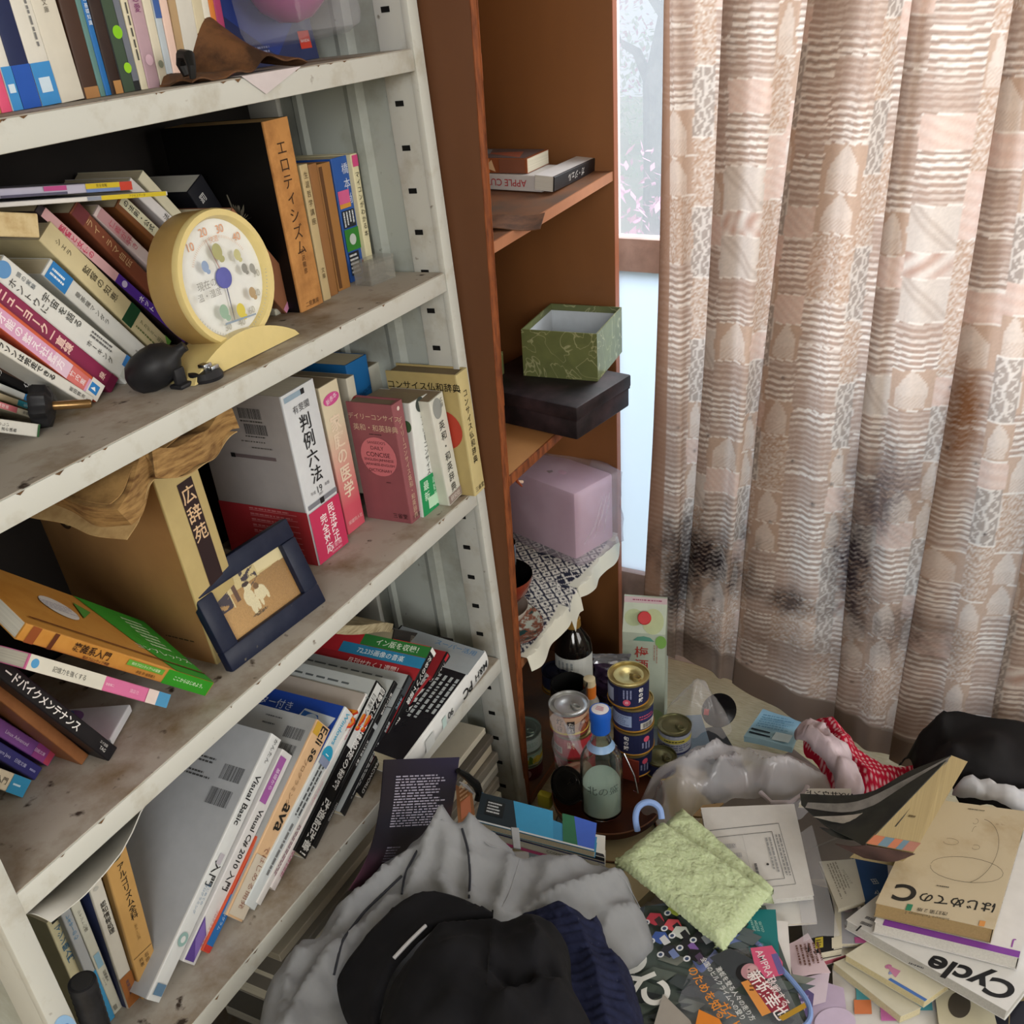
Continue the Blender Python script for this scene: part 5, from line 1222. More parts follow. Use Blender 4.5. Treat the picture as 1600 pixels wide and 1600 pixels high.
mag('magazine with green blue and red banners at the right of fourth board', (560, 1262), (681, 1021), (545, 1268), D=.21, cover='d9d9d8', back='c23038', spine='161618', gloss=.3, spine_items=[('r', .01, .97, .99, .999, 'e4e4e2'), ('ht', 'ためのソフト探検', .5, .78, .6, 'e0e0de', -90, .015), ('ht', 'MOVADAL', .5, .42, .54, 'e0e0de', -90, .015), ('ht', 'MACWORLD', .5, .12, .5, 'd0d0d0', -90, .012)],
    left_items=[('r', .4, .915, .999, .995, '2f7a3a'), ('ht', 'イン版を収録！', .72, .955, .06, 'e0eedc', 0, .01), ('r', .25, .835, .999, .912, '2f86b4'), ('ht', '72,235画像の音楽', .62, .873, .055, 'e0eef4', 0, .01), ('r', .1, .75, .999, .832, 'a82a32'), ('ht', '月刊せれく１週間！', .6, .79, .055, 'f0dada', 0, .01)])
mag('magazine with black and red striped spine at the right of fourth board', (588, 1245), (704, 1027), (572, 1258), D=.21, cover='c9c2c0', back='8f2a30', spine='1a1618', gloss=.3, spine_items=[('r', .01, .93, .5, .99, 'b02a34'), ('ht', 'バスタの', .5, .84, .6, 'd9d6d4', -90, .012), ('ht', '徹底活用術', .5, .55, .55, 'd0c8c6', -90, .012), ('lines', .2, .1, .8, .4, 2, 'b9a8a8', True)])
mag('thick white spined computer magazine with black and red cover', (640, 1222), (765, 1048), (618, 1208), D=.16, d=-.022, free=True, yaw=7, cover='cfd3d4', back='1c1a1e', spine='dcdedd', gloss=.25, curve=.004, spine_items=[('ht', 'M&H', .5, .90, .48, '26282a', -90, .012), ('ht', 'PC', .55, .72, .62, '17181a', -90, .02), ('ht', '90', .5, .50, .42, '2c2e30', -90, .012), ('r', .25, .40, .75, .445, 'b9d0cc'), ('r', .2, .2, .8, .3, 'c9cdcc')],
    left_items=[('r', .02, .90, .999, .995, '8a9298'), ('ht', 'スーパー活用', .7, .95, .08, '2f6a9a'), ('ht', 'MAC', .55, .82, .16, '101012', 0, .02), ('r', .05, .76, .999, .9, '8f969a'), ('ht', 'IE', .36, .83, .15, '121214', 0, .02), ('r', .25, .66, .6, .72, 'c23030'), ('ht', '最強最速', .62, .55, .22, 'bfc3c4', 90, .02), ('ht', '完全活用', .35, .52, .19, '9a2a2c', 90, .02), ('lines', .72, .3, .98, .7, 4, '9aa0a2', True), ('r', .66, .2, .69, .7, 'a83038')])
sbook('torn black book lying on top of the magazines', HD, (753, 1027), (612, 1008), (756, 1006), D=.12, d=.10, free=True, group=G7, cover='24211f', pages='a39a80', spine_items=[('ht', '図解コンピュータの歴史', .55, .62, .5, '7d766c', -90), ('ht', '技術評論', .5, .28, .3, '8a7a52', -90), ('r', .3, .04, .8, .09, '9a968c')], top_items=[('r', .1, .02, .9, .97, '8d846c')])
P = np.zeros((16, 6, 3)); a = SW(.10, *s_front(612, 990, .10)); b = SW(.10, *s_front(500, 985, .10)); 
for i in range(16):
    for j in range(6):
        u, v = i / 15, j / 5
        P[i, j] = a * (1 - u) + b * u + SU * (-.006 * u + .004 * math.sin(u * 7) + .002) - SN * (.09 * v - .012 * math.sin(u * 5))
mb = MB(); mb.slab(P, .014, stained('torn_pages', 'a89d80', '7a6d50', 40, .4, .65, .9, stretch=(1, 1, 8))); tag(mb.build('torn_pages'), 'torn page block next to the black book on the magazines', 'paper')

# magazines piled flat below the fourth board
hh = .077; r = random.Random(9); k = 0
cols = ['8d8a80', 'b5b0a2', '6f6a60', 'a89f8c', '57524a', 'bdb8a8', '9a9486', '7d766a']
lbls = ['lowest', 'second lowest', 'third from the bottom', 'fourth from the bottom', 'fifth from the bottom', 'sixth from the bottom', 'seventh from the bottom', 'eighth from the bottom', 'ninth from the bottom', 'tenth from the bottom', 'eleventh from the bottom', 'topmost']
for k in range(12):
    th = .012 + r.random() * .012; x0 = .40 + r.random() * .03; dd_ = .030 - .0055 * (11 - k) + r.random() * .012
    M = mat4(SU, -SN, -SY, SW(dd_, x0 + .50 + r.random() * .1, hh))
    root = thing('magazine', 'old %s magazine, %s of the pile under the fourth board' % (r.choice(['grey', 'worn', 'faded']), lbls[k]), 'magazine', M, 'magazines piled under the fourth steel board')
    book_mesh(root, th, .20, .27 + r.random() * .03, cover=cols[k % 8], pages=r.choice(['b5ad98', 'c9c2b0', '9a917c', 'bfb49a']))
    hh += th + .0012
hh = .077
for k in range(11):
    th = .012 + r.random() * .012; dd_ = .008 + r.random() * .02
    M = mat4(SU, -SN, -SY, SW(dd_, 1.215 - r.random() * .012, hh)) 
    root = thing('magazine', 'faded magazine in the right hand pile under the fourth board, %s' % lbls[k], 'magazine', M, 'magazines piled under the fourth steel board')
    book_mesh(root, th, .20, .25 + r.random() * .03, cover=cols[(k + 3) % 8], pages='a9a290')
    hh += th + .0012

# ================================================================== THINGS IN THE WOODEN CABINET
G8 = 'books on the upper wooden shelf'
def pl_z(z): return lambda p: at_z(p[0], p[1], z)
zb = 1.122
zb = 1.1205
c0 = at_z(856, 301, zb + .0008) + np.array([-.012, .0, 0])
bk = thing('cutter_box', 'white apple cutter box lying on the upper wooden shelf', 'box', mat4((0, 0, 1), nrm((.08, 1, 0)), np.cross((0, 0, 1), nrm((.08, 1, 0))), c0), G8)
book_mesh(bk, .026, .10, .17, cover='c9c6c4', pages='b9b6b0', spine_items=[('ht', 'APPLE CUTTER', .48, .48, .62, 'b04044', 90, .008)])
c1 = c0 + np.array([-.030, .012, .0268])
bk = thing('book', 'orange illustrated paperback lying on the white cutter box', 'book', mat4((0, 0, 1), nrm((-.05, 1, 0)), np.cross((0, 0, 1), nrm((-.05, 1, 0))), c1), G8)
book_mesh(bk, .024, .095, .17, cover='8a4c2c', pages='c4bda9', spine_items=[('r', .04, .4, .96, .99, 'b5672f'), ('r', .04, .02, .96, .3, '7a4a35'), ('p', [(.1, .34), (.9, .38), (.4, .46)], 'd9b48a'), ('e', .5, .75, .35, .35, 'c98a3a'), ('p', [(.3, .72), (.8, .75), (.5, .78)], '2a1c14')], right_items=[('r', .03, .03, .97, .97, '5a4a46'), ('p', [(.1, .1), (.7, .2), (.5, .6)], '8a4a34'), ('p', [(.4, .5), (.9, .6), (.6, .9)], '77787c')])
c2 = at_z(931, 268, zb + .003); c3 = at_z(866, 300, zb + .003)
ez = nrm(c3 - c2); ey = nrm(np.cross(ez, (0, 0, 1))); ey = ey if ey[0] < 0 else -ey; ex = np.cross(ey, ez)
if ex[2] < 0: ez = -ez; ex = np.cross(ey, ez); c2 = c3
bk = thing('book', 'white paperback with black spine at the right of the upper wooden shelf', 'book', mat4(ex, ey, ez, c2) @ Matrix.Rotation(math.radians(-4), 4, 'Z'), G8)
book_mesh(bk, .024, .036, np.linalg.norm(c3 - at_z(931, 268, zb + .003)), cover='cfccca', spine='191617', pages='c9c5bb', spine_items=[('ht', 'ガ・ジェル', .5, .5, .6, 'b9b5b0', 90, .01)])
mb = MB(); q = at_z(795, 352, 1.112)
P = np.zeros((12, 8, 3))
for i in range(12):
    for j in range(8): u, v = i / 11, j / 7; P[i, j] = (-.05 + .10 * u, -.03 + .08 * v, .002 + .006 * u * v + .003 * math.sin(u * 6))
mb.slab(P, .0012, stained('brown_veneer_flake', '6f4b33', '4a3222', 30, .4, .65, .7)); tag(mb.build('veneer_sheet', M=locz((q[0], q[1], 1.1115), 20)), 'loose brown veneer sheet on the upper wooden shelf', 'sheet')

# boxes on the middle board
M_blk = stained('dusty_black_leatherette', '171316', '3a2c30', 16, .42, .72, .55)
bz = Z2
f0, f1 = at_z(902, 688, bz), at_z(983, 578, bz)          # lower right edge of the flat black box
# corner on the board front: the box juts out over the cabinet front
cx = at_x(902, 688, XC + .030)
dirr = nrm(np.array([XC + .05, 1.775, 0]) - np.array([cx[0], cx[1], 0]))
bb = thing('black_box', 'flat dusty black lidded box on the middle wooden shelf', 'box', None)
e1 = nrm([.16, 1, 0]); e2 = nrm([-1, .16, 0])
o0 = at_z(902, 688, bz + .0006)
bb.matrix_world = mat4(e1, e2, (0, 0, 1), o0)
q1 = at_z(983, 556, bz); 
def sz(px, py):   # length along e1 from o0 where the ray meets the vertical front plane
    r = ray(px, py); t = ((o0 - CAM) @ e2) / (r @ e2); p = CAM + r * t
    return (p - o0) @ e1, p[2] - bz
LW, LH = sz(983, 578); _, H2 = sz(902, 640)
LW = max(.12, min(.30, LW)); TH = max(.05, min(.12, sz(903, 635)[1]))
YB = .235
xs = -.0
mb = MB(); mb.box(0, 0, 0, LW, YB, TH * .58, M_blk, .003); mb.build('base', bb)
mb = MB(); mb.box(-.003, -.003, TH * .60, LW + .003, YB + .003, TH, M_blk, .004); mb.box(-.001, -.001, TH * .565, LW + .001, YB, TH * .62, M_blk); mb.build('lid', bb)
M_mar = None
def marble(name, c1, c2, vein):
    if name in MATS: return MATS[name]
    m, nt, b = new_mat(name)
    tc = N(nt, 'ShaderNodeTexCoord'); no = N(nt, 'ShaderNodeTexNoise'); no.inputs['Scale'].default_value = 14; no.inputs['Detail'].default_value = 4; no.inputs['Distortion'].default_value = 2.2
    nt.links.new(tc.outputs['Object'], no.inputs['Vector'])
    mx = N(nt, 'ShaderNodeMix', data_type='RGBA'); mx.inputs[6].default_value = hexc(c1); mx.inputs[7].default_value = hexc(c2); nt.links.new(no.outputs[0], mx.inputs[0])
    n2 = N(nt, 'ShaderNodeTexNoise'); n2.inputs['Scale'].default_value = 9; n2.inputs['Detail'].default_value = 2; n2.inputs['Distortion'].default_value = 3.0; nt.links.new(tc.outputs['Object'], n2.inputs['Vector'])
    cr = N(nt, 'ShaderNodeValToRGB'); e = cr.color_ramp.elements; e[0].position = .485; e[0].color = (0, 0, 0, 1); e[1].position = .50; e[1].color = (1, 1, 1, 1); x = e.new(.515); x.color = (0, 0, 0, 1)
    nt.links.new(n2.outputs[0], cr.inputs[0])
    m2 = N(nt, 'ShaderNodeMix', data_type='RGBA'); m2.inputs[7].default_value = hexc(vein); nt.links.new(mx.outputs[2], m2.inputs[6]); nt.links.new(cr.outputs[0], m2.inputs[0])
    nt.links.new(m2.outputs[2], b.inputs['Base Color']); b.inputs['Roughness'].default_value = .45
    MATS[name] = m; return m
M_mar = marble('marbled_green_paper', '4a5230', '6f7444', '9a9a72'); M_lin = col('b9bfc4', .6)
def open_box(name, label, M, W, D_, H_, mat, lin_, t=.0022):
    b = thing(name, label, 'box', M)
    mb = MB(); mb.box(0, 0, 0, W, t, H_, mat); mb.box(0, D_ - t, 0, W, D_, H_, mat); mb.box(0, t, 0, t, D_ - t, H_, mat); mb.box(W - t, t, 0, W, D_ - t, H_, mat); mb.box(t, t, 0, W - t, D_ - t, t, mat); mb.build('box_wall', b)
    mb = MB(); e = .0004; hl = H_ * .86
    mb.box(t, t, t, W - t, D_ - t, t + e, lin_); mb.box(t, t, t, W - t, t + e, hl, lin_); mb.box(t, D_ - t - e, t, W - t, D_ - t, hl, lin_); mb.box(t, t, t, t + e, D_ - t, hl, lin_); mb.box(W - t - e, t, t, W - t, D_ - t, hl, lin_); mb.build('lining', b)
    return b
zt = bz + TH + .0012
g0 = at_z(934, 596, zt)            # nearest lower corner of the green box
gr_ = at_z(980, 540, zt); gl_ = at_z(817, 588, zt)
w1 = np.linalg.norm((gr_ - g0)[:2]); d1 = np.linalg.norm((gl_ - g0)[:2])
e1 = nrm([(gr_ - g0)[0], (gr_ - g0)[1], 0]); e2 = nrm([-e1[1], e1[0], 0])
def vheight(px, py, base):
    r = ray(px, py); t = np.linalg.norm((base - CAM)[:2]) / np.linalg.norm(r[:2]); return (CAM + r * t)[2] - base[2]
GH = vheight(934, 522, g0)
w1 = min(.16, max(.08, w1)); d1 = min(.16, max(.09, d1))
open_box('gift_box', 'open marbled green box standing on the flat black box', mat4(e1, e2, (0, 0, 1), g0), w1, d1, GH, M_mar, M_lin)
s0 = at_z(806, 582, zt)
open_box('shallow_box', 'shallow marbled green box with white lining left of the tall green box', mat4(e1, e2, (0, 0, 1), s0 + e1 * -.075 + np.array([-.02, 0, 0])), .065, .10, .042, M_mar, M_lin)

# third wooden board: patterned cloth, pink parcel, bowls, plate
zc = Z3 + .002
def ck(u, v):      # dark blue and white printed pattern
    return u
Cu, Cv = 150, 110
P = np.zeros((Cu, Cv, 3)); Cc = np.zeros((Cu, Cv, 3))
y0c, y1c, x0c = 1.30, 1.735, -.98
for i in range(Cu):
    u = i / (Cu - 1); y = y0c + (y1c - y0c) * u
    zbrd = Z3 - .012 + .024 * u
    dropn = .020 + .018 * abs(math.sin(u * 5.2 + .6)) + (.030 if .38 < u < .52 else 0)
    lenx = abs(x0c - (XC + .006)) + dropn
    for j in range(Cv):
        s = lenx * j / (Cv - 1); xx = x0c + s; z = zbrd + .0022
        if xx > XC + .006:
            ex_ = xx - (XC + .006); z -= ex_ * .92; xx = XC + .006 + .006 * math.sin(u * 23) + ex_ * .25
        P[i, j] = (xx, y, z + .0012 * math.sin(u * 31 + j * .1) ** 2)
        cu, cv = y / .026, (x0c + s) / .026
        a = ((cu + cv) % 1, (cu - cv) % 1)
        dia = min(abs(a[0] - .5), abs(a[1] - .5)) ; edge = max(abs(a[0] - .5), abs(a[1] - .5))
        inb = edge < .40; core = edge < .16
        c_ = hc3('d5d3cc') if (inb and not core) else hc3('2c2f42')
        blot = math.sin(y * 37 + 1) * math.sin((x0c + s) * 41)
        if blot > .45: c_ = hc3('d5d3cc') if (edge > .42) else hc3('2a2c3c')
        if s > lenx - .045: c_ = hc3('d0cfc2')
        Cc[i, j] = c_
mb = MB(); mb.slab(P, .001, vcol_mat('printed_cotton', .85, 0, .1))
dye = np.concatenate([Cc, np.ones((Cu, Cv, 1))], 2).reshape(-1, 4); dye = np.vstack([dye, dye])
tag(mb.build('patterned_cloth', dye=dye), 'white cloth with dark blue lattice print over the third wooden shelf', 'cloth')
zc = Z3 + .006
# pink parcel in a plastic bag
pk = thing('wrapped_parcel', 'pink wrapped parcel in a thin plastic bag on the patterned cloth', 'parcel', None)
n0 = at_z(905, 876, zc + .010); nl = at_z(800, 850, zc + .010)
e1 = nrm([.30, .95, 0]); e2 = nrm([-.95, .30, 0])
pk.matrix_world = mat4(e1, e2, (0, 0, 1), n0 + np.array([-.005, 0, 0]))
PH = vheight(895, 770, n0) * .98
mb = MB(); mb.box(-.002, 0, 0, .115, .20, PH, col('c39fb2', .55), .006); 
mb.build('wrapped_box', pk)
mb = MB(); mb.poly([(.035, .10, PH + .0006), (.045, .098, PH + .0006), (.05, .105, PH + .0006), (.04, .112, PH + .0006)], col('4a2a30')); mb.build('sticker', pk)
bm = bmesh.new(); bmesh.ops.create_cube(bm, size=1.0); bmesh.ops.subdivide_edges(bm, edges=bm.edges[:], cuts=14, use_grid_fill=True)
for v in bm.verts:
    c_ = v.co.copy(); x = .056 + c_.x * .135; y = .095 + c_.y * .225; z = PH * .5 + c_.z * (PH * 1.02 + .006)
    n_ = mnoise.noise(Vector((x * 16, y * 16, z * 16))) * .006 + mnoise.noise(Vector((x * 45, y * 45, z * 45))) * .003
    nn = c_.normalized(); v.co = Vector((x, y, max(-.006, z))) + nn * n_
    if c_.z < -.2: v.co += Vector((nn.x, nn.y, 0)) * .008 * (-.2 - c_.z)
mb = MB(); bm.verts.index_update(); mb.add([v.co for v in bm.verts], [[v.index for v in f.verts] for f in bm.faces], film('thin_milky_bag', 'd9cdd8', .30, .3), True); bm.free(); o = mb.build('plastic_bag', pk, angle=180)
mb = MB()
for k in range(3): mb.tube([(.01 + .03 * k, -.012, PH * .25), (.04 + .02 * k, -.016, PH * (.45 + .1 * k)), (.07 + .01 * k, -.012, PH * .8)], [.001, .0022, .001], film('thin_milky_bag', 'd9cdd8', .30, .3), 6)
mb.build('bag_crease', pk)
# dry reddish sprig
mb = MB(); q = at_x(808, 752, XC - .06)
mb.tube([q + [0, -.012, .03], q, q + [.006, .006, -.012]], [.002, .003, .0015], col('8a3a1e', .5)); mb.tube([q, q + [.004, .012, -.006]], [.0025, .003], col('d8b9a4', .5)); tag(mb.build('shrimp_ornament'), 'tiny reddish ornament hanging above the pink parcel', 'ornament')
# lacquer bowls and plate stack at the left
pb_ = at_z(824, 1000, zc)
ctr = np.array([XC - .062, 1.350, zc])
pl = thing('decorated_plate', 'large patterned porcelain plate leaning on the third wooden shelf', 'plate', loc(ctr) @ Matrix.Rotation(math.radians(10), 4, 'Y'))
mb = MB(); prof = [(.02, 0), (.035, .001), (.058, .008), (.067, .016), (.068, .017), (.0665, .018), (.056, .0105), (.034, .004), (.0, .0035)]
mb.lathe(prof, stained('painted_porcelain', 'b9c0b6', '8a5a4a', 42, .46, .52, .2, spots='2f4a4a', spot_scale=46, spot_lo=.56), 48, capt=False); mb.build('dish', pl)
mb = MB(); mb.tube([(.0675 * math.cos(a), .0675 * math.sin(a), .0172) for a in np.linspace(0, 2 * math.pi, 60)[:-1]], .0009, col('5a2f2a', .3), 6, closed=True); mb.build('rim', pl)
def bowl(name, label, p, r, h, outer, inner, M=None):
    b = thing(name, label, 'bowl', loc(p) if M is None else M)
    mb = MB(); mb.lathe([(r * .45, 0), (r * .45, h * .10), (r * .55, h * .13), (r * .85, h * .5), (r * .98, h * .85), (r, h)], col(outer, .25, .5), 40, capt=False); mb.build('outer_shell', b)
    mb = MB(); mb.lathe([(r, h), (r * .985, h), (r * .955, h * .85), (r * .82, h * .52), (r * .5, h * .18), (.0, h * .16)], col(inner, .22, .5), 40, capb=False, capt=False); mb.build('inner_shell', b)
    return b
bz_ = zc + .026
bowl('porcelain_bowl', 'white bowl with red brush decoration under the red lacquer bowl', ctr + [.0, -.012, .022], .050, .034, 'b5aaa0', 'a59a90')
bowl('lacquer_bowl', 'red brown lacquer bowl with black inside on the third wooden shelf', ctr + [.0, -.006, .058], .058, .060, '7a2f1e', '0e0c0c')
b = thing('black_cup', 'tall black lacquer cup standing in the red brown bowl', 'cup', loc(ctr + [.0, -.010, .071]))
mb = MB(); mb.lathe([(.020, 0), (.027, .02), (.032, .06), (.034, .10), (.033, .112)], col('161414', .2, .5), 36, capt=False); mb.build('outer_wall', b)
mb = MB(); mb.lathe([(.033, .112), (.0315, .112), (.031, .09), (.024, .02), (.0, .012)], col('0c0b0b', .3, .4), 36, capb=False, capt=False); mb.build('inner_wall', b)

# ================================================================== THE HEAP ON THE FLOOR
def heap_h(x, y):
    h = np.interp(y, (.3, .98, 1.14, 1.30, 1.42, 1.58), (.20, .20, .165, .125, .07, .0))
    h2 = np.interp(y, (.3, .75, .98, 1.15), (.33, .31, .22, .12))
    t = np.clip((-.42 - x) / .12, 0, 1)
    return float(h * (1 - t) + max(h, h2) * t) if y < 1.15 else float(h)
def paper_heap():
    r = random.Random(21); mb = MB()
    mats = [col(c, .8) for c in ('b9b6ac', 'a79f8c', 'c9c7c0', '8d887c', '77716a', '5d5a58', 'b7a983', 'c2bfb9', '3f3d3f', '7d8a96', '8a7a74')]
    y = .34
    while y < 1.60:
        x = -.62
        while x < .75:
            H = heap_h(x, y)
            if y > 1.02 and x < -.32: H = min(H, .118)
            z = 0.0
            while z < H - .012:
                th = .008 + r.random() * .022; th = min(th, H - z)
                w, l = .055 + r.random() * .035, .08 + r.random() * .04
                a = r.random() * math.pi; cx, cy = x + r.uniform(-.03, .03), y + r.uniform(-.03, .03)
                ca, sa = math.cos(a), math.sin(a); tx, ty = r.uniform(-.05, .05), r.uniform(-.05, .05)
                ext = abs(w * ca) + abs(l * sa)
                cx = max(cx, -.685 + ext)
                if cy + abs(w * sa) + abs(l * ca) > 1.28 and cx - ext < -.66: cx = -.64 + ext
                q = [(cx + w * ca * i - l * sa * j, cy + w * sa * i + l * ca * j) for i, j in ((-1, -1), (1, -1), (1, 1), (-1, 1))]
                zz = [z + tx * (p[0] - cx) + ty * (p[1] - cy) for p in q]
                zz = [max(0, v) for v in zz]
                if z + th > .112 and any(p[1] > 1.05 and -.70 < p[0] < -.33 for p in q): z += th; continue
                mb.add([(p[0], p[1], v) for p, v in zip(q, zz)] + [(p[0], p[1], v + th) for p, v in zip(q, zz)],
                       [(3, 2, 1, 0), (4, 5, 6, 7), (0, 1, 5, 4), (1, 2, 6, 5), (2, 3, 7, 6), (3, 0, 4, 7)], r.choice(mats))
                z += th
            x += .17
        y += .17
    o = mb.build('paper_heap'); tag(o, 'heap of loose papers and magazines covering the floor', 'paper heap', kind='stuff')
paper_heap()

# ---------------------------------------------------------------- helpers for the heap
def qbook(label, quad, z, th, cover='d8d6d0', pages='c9c2ae', items=(), spine_edge=None, spine_items=(), name='book', cat='book', group=None, parts=True, uvz=None, bottom=None):
    """flat book or sheet; quad: own bottom-left, bottom-right, top-right, top-left pixels of the upper cover at height z (scalar or 4)"""
    zs = z if hasattr(z, '__len__') else [z] * 4
    p = [at_z(q[0], q[1], zz) for q, zz in zip(quad, zs)]
    p[2] = p[1] + p[3] - p[0] if len(quad) == 3 else p[2]
    c0 = p[0].copy()
    eu, ev = p[1] - p[0], p[3] - p[0]
    n = nrm(np.cross(eu, ev)); up = n if n[2] > 0 else -n
    M = loc(c0 - up * th)
    root = thing(name, label, cat, M, group)
    L = [q - c0 + up * th for q in p]
    cm = col(cover, .5) if isinstance(cover, str) else cover
    c = min(.0008, th * .3)
    def hexa(mb, A, B, mat):
        mb.add([tuple(v) for v in A] + [tuple(v) for v in B], [(3, 2, 1, 0), (4, 5, 6, 7), (0, 1, 5, 4), (1, 2, 6, 5), (2, 3, 7, 6), (3, 0, 4, 7)], mat)
    mb = MB()
    if n[2] < 0: order = [0, 3, 2, 1]
    else: order = [0, 1, 2, 3]
    T = [L[i] for i in order]
    hexa(mb, [v - up * c for v in T], T, cm)
    if th > .003:
        hexa(mb, [v - up * th for v in T], [v - up * (th - c) for v in T], col(bottom, .5) if bottom else cm)
        if spine_edge is not None:
            a, b = L[spine_edge], L[(spine_edge + 1) % 4]; ctr = sum(L) / 4
            o = nrm(np.cross(b - a, up)); o = o if o @ (a - ctr) > 0 else -o
            hexa(mb, [a - up * th, b - up * th, b - up * th + o * .0008, a - up * th + o * .0008], [a, b, b + o * .0008, a + o * .0008], cm)
            if spine_items:
                F = Face(b - up * th + o * .0008, (a - b), up * th) if np.cross(a - b, up) @ o > 0 else Face(a - up * th + o * .0008, (b - a), up * th)
                decal(mb, F, spine_items)
    if items:
        F = Face(L[0], L[1] - L[0], L[3] - L[0])
        if F.n @ up < 0: F.n = -F.n
        decal(mb, F, items)
    mb.build('cover', root)
    if th > .003:
        ctr = sum(L) / 4; pb = MB()
        I = [ctr + (v - ctr) * .985 for v in T]
        hexa(pb, [v - up * (th - c) for v in I], [v - up * c for v in I], col(pages, .85, .1, .25, 400))
        pb.build('page_block', root)
    return root
def sheet(label, quad, z, color, items=(), name='paper_sheet', cat='paper', group=None, th=.0008, curl=.004, mat=None):
    zs = z if hasattr(z, '__len__') else [z] * 4
    p = [at_z(q[0], q[1], zz) for q, zz in zip(quad, zs)]
    nu, nv = 14, 14; P = np.zeros((nu, nv, 3)); r = random.Random(len(label)); ph = r.random() * 6
    for i in range(nu):
        for j in range(nv):
            u, v = i / (nu - 1), j / (nv - 1)
            q = p[0] * (1 - u) * (1 - v) + p[1] * u * (1 - v) + p[2] * u * v + p[3] * (1 - u) * v
            P[i, j] = q + np.array([0, 0, curl * (.5 + .5 * math.sin(u * 4 + ph) * math.cos(v * 3 + ph))])
    if np.cross(P[1, 0] - P[0, 0], P[0, 1] - P[0, 0])[2] < 0: P = P[:, ::-1]; flip = True
    c0 = p[0].copy(); mb = MB(); mb.slab(P - c0, th, mat or col(color, .8))
    if items:
        F = Face((0, 0, curl + .0002), p[1] - p[0], p[3] - p[0])
        if F.n[2] < 0: F.n = -F.n
        decal(mb, F, items)
    return tag(mb.build(name, M=loc(c0)), label, cat, group)
from mathutils.geometry import delaunay_2d_cdt
def drape(outline, inner=(), step=.008, ridges=(), noise_amp=.004, noise_scale=18, edge_drop=.02, edge_w=.025, seed=0, ripple=None, crinkle=0.0, cscale=14):
    """cloth: outline and inner points are (px, py, z); ridges are ([(px,py,z)...], height, width).  Returns vertices, faces"""
    O = np.array([at_z(*q) for q in outline]); I = np.array([at_z(*q) for q in inner]) if inner else np.zeros((0, 3))
    # smooth closed outline
    n = len(O); pts = []
    for i in range(n):
        p0, p1, p2, p3 = O[i - 1], O[i], O[(i + 1) % n], O[(i + 2) % n]
        k = max(3, int(np.linalg.norm(p2 - p1) / step))
        for j in range(k):
            t = j / k; pts.append(.5 * ((2 * p1) + (-p0 + p2) * t + (2 * p0 - 5 * p1 + 4 * p2 - p3) * t * t + (-p0 + 3 * p1 - 3 * p2 + p3) * t ** 3))
    B = np.array(pts); C = np.vstack([O, I])
    def zf(xy):
        d2 = ((xy[:, None, :] - C[None, :, :2]) ** 2).sum(2) + 4e-4
        w = d2 ** -1.6; return (w * C[:, 2]).sum(1) / w.sum(1)
    lo, hi = B[:, :2].min(0), B[:, :2].max(0)
    gx, gy = np.meshgrid(np.arange(lo[0], hi[0], step), np.arange(lo[1], hi[1], step))
    G = np.stack([gx.ravel(), gy.ravel()], 1); G[:, 0] += (np.arange(len(G)) % 2) * step * .3
    ins = np.zeros(len(G), bool); j = len(B) - 1
    for i in range(len(B)):
        xi, yi, xj, yj = B[i, 0], B[i, 1], B[j, 0], B[j, 1]
        c_ = ((yi > G[:, 1]) != (yj > G[:, 1])) & (G[:, 0] < (xj - xi) * (G[:, 1] - yi) / (yj - yi + 1e-12) + xi)
        ins ^= c_; j = i
    G = G[ins]
    db = np.sqrt(((G[:, None, :] - B[None, :, :2]) ** 2).sum(2).min(1)) if len(G) else np.zeros(0)
    G = G[db > step * .6]; db = db[db > step * .6]
    V2 = np.vstack([B[:, :2], G]); nb = len(B)
    res = delaunay_2d_cdt([Vector(v) for v in V2], [(i, (i + 1) % nb) for i in range(nb)], [], 1, 1e-6)
    V2 = np.array([tuple(v) for v in res[0]]); F = [tuple(f) for f in res[2]]
    z = zf(V2)
    d = np.sqrt(((V2[:, None, :] - B[None, :, :2]) ** 2).sum(2).min(1))
    for line, hgt, wid in ridges:
        Q = np.array([at_z(*q) for q in line])[:, :2]; dm = np.full(len(V2), 9.0)
        for a, b in zip(Q[:-1], Q[1:]):
            ab = b - a; t = np.clip(((V2 - a) @ ab) / (ab @ ab), 0, 1); dm = np.minimum(dm, np.linalg.norm(V2 - (a + t[:, None] * ab), axis=1))
        z = z + hgt * (.45 * np.exp(-(dm / wid) ** 2) + .75 * np.exp(-dm / (wid * .55)))
    z = z + np.array([mnoise.fractal(Vector((x * noise_scale + seed, y * noise_scale, seed)), 1.0, 2.0, 3) for x, y in V2]) * noise_amp
    if crinkle:
        def rid(x, y, s_, o): return 1 - 2 * abs(mnoise.noise(Vector((x * s_ + o, y * s_ - o, o))))
        z = z + np.array([rid(x, y, cscale, seed + 3.3) + .6 * rid(x + .3 * y, y, cscale * 2.1, seed + 7.1) + .3 * rid(x, y, cscale * 4.5, seed + 1.7) - .6 for x, y in V2]) * crinkle
    if ripple is not None: z = z + ripple(V2)
    z = z - edge_drop * np.clip(1 - d / edge_w, 0, 1) ** 2
    F = [f if np.cross(V2[f[1]] - V2[f[0]], V2[f[2]] - V2[f[0]]) > 0 else f[::-1] for f in F]
    return np.column_stack([V2, z]), F
def cloth_part(name, VF, mat, parent, th=.0025, M0=None, dye=None, smooth=True):
    V, F = VF; o = M0 if M0 is not None else np.zeros(3)
    mb = MB(); mb.add(V - o, F, mat, smooth); ob = mb.build(name, parent, angle=180, dye=dye)
    if th:
        m = ob.modifiers.new('thickness', 'SOLIDIFY'); m.thickness = th; m.offset = -1
    return ob

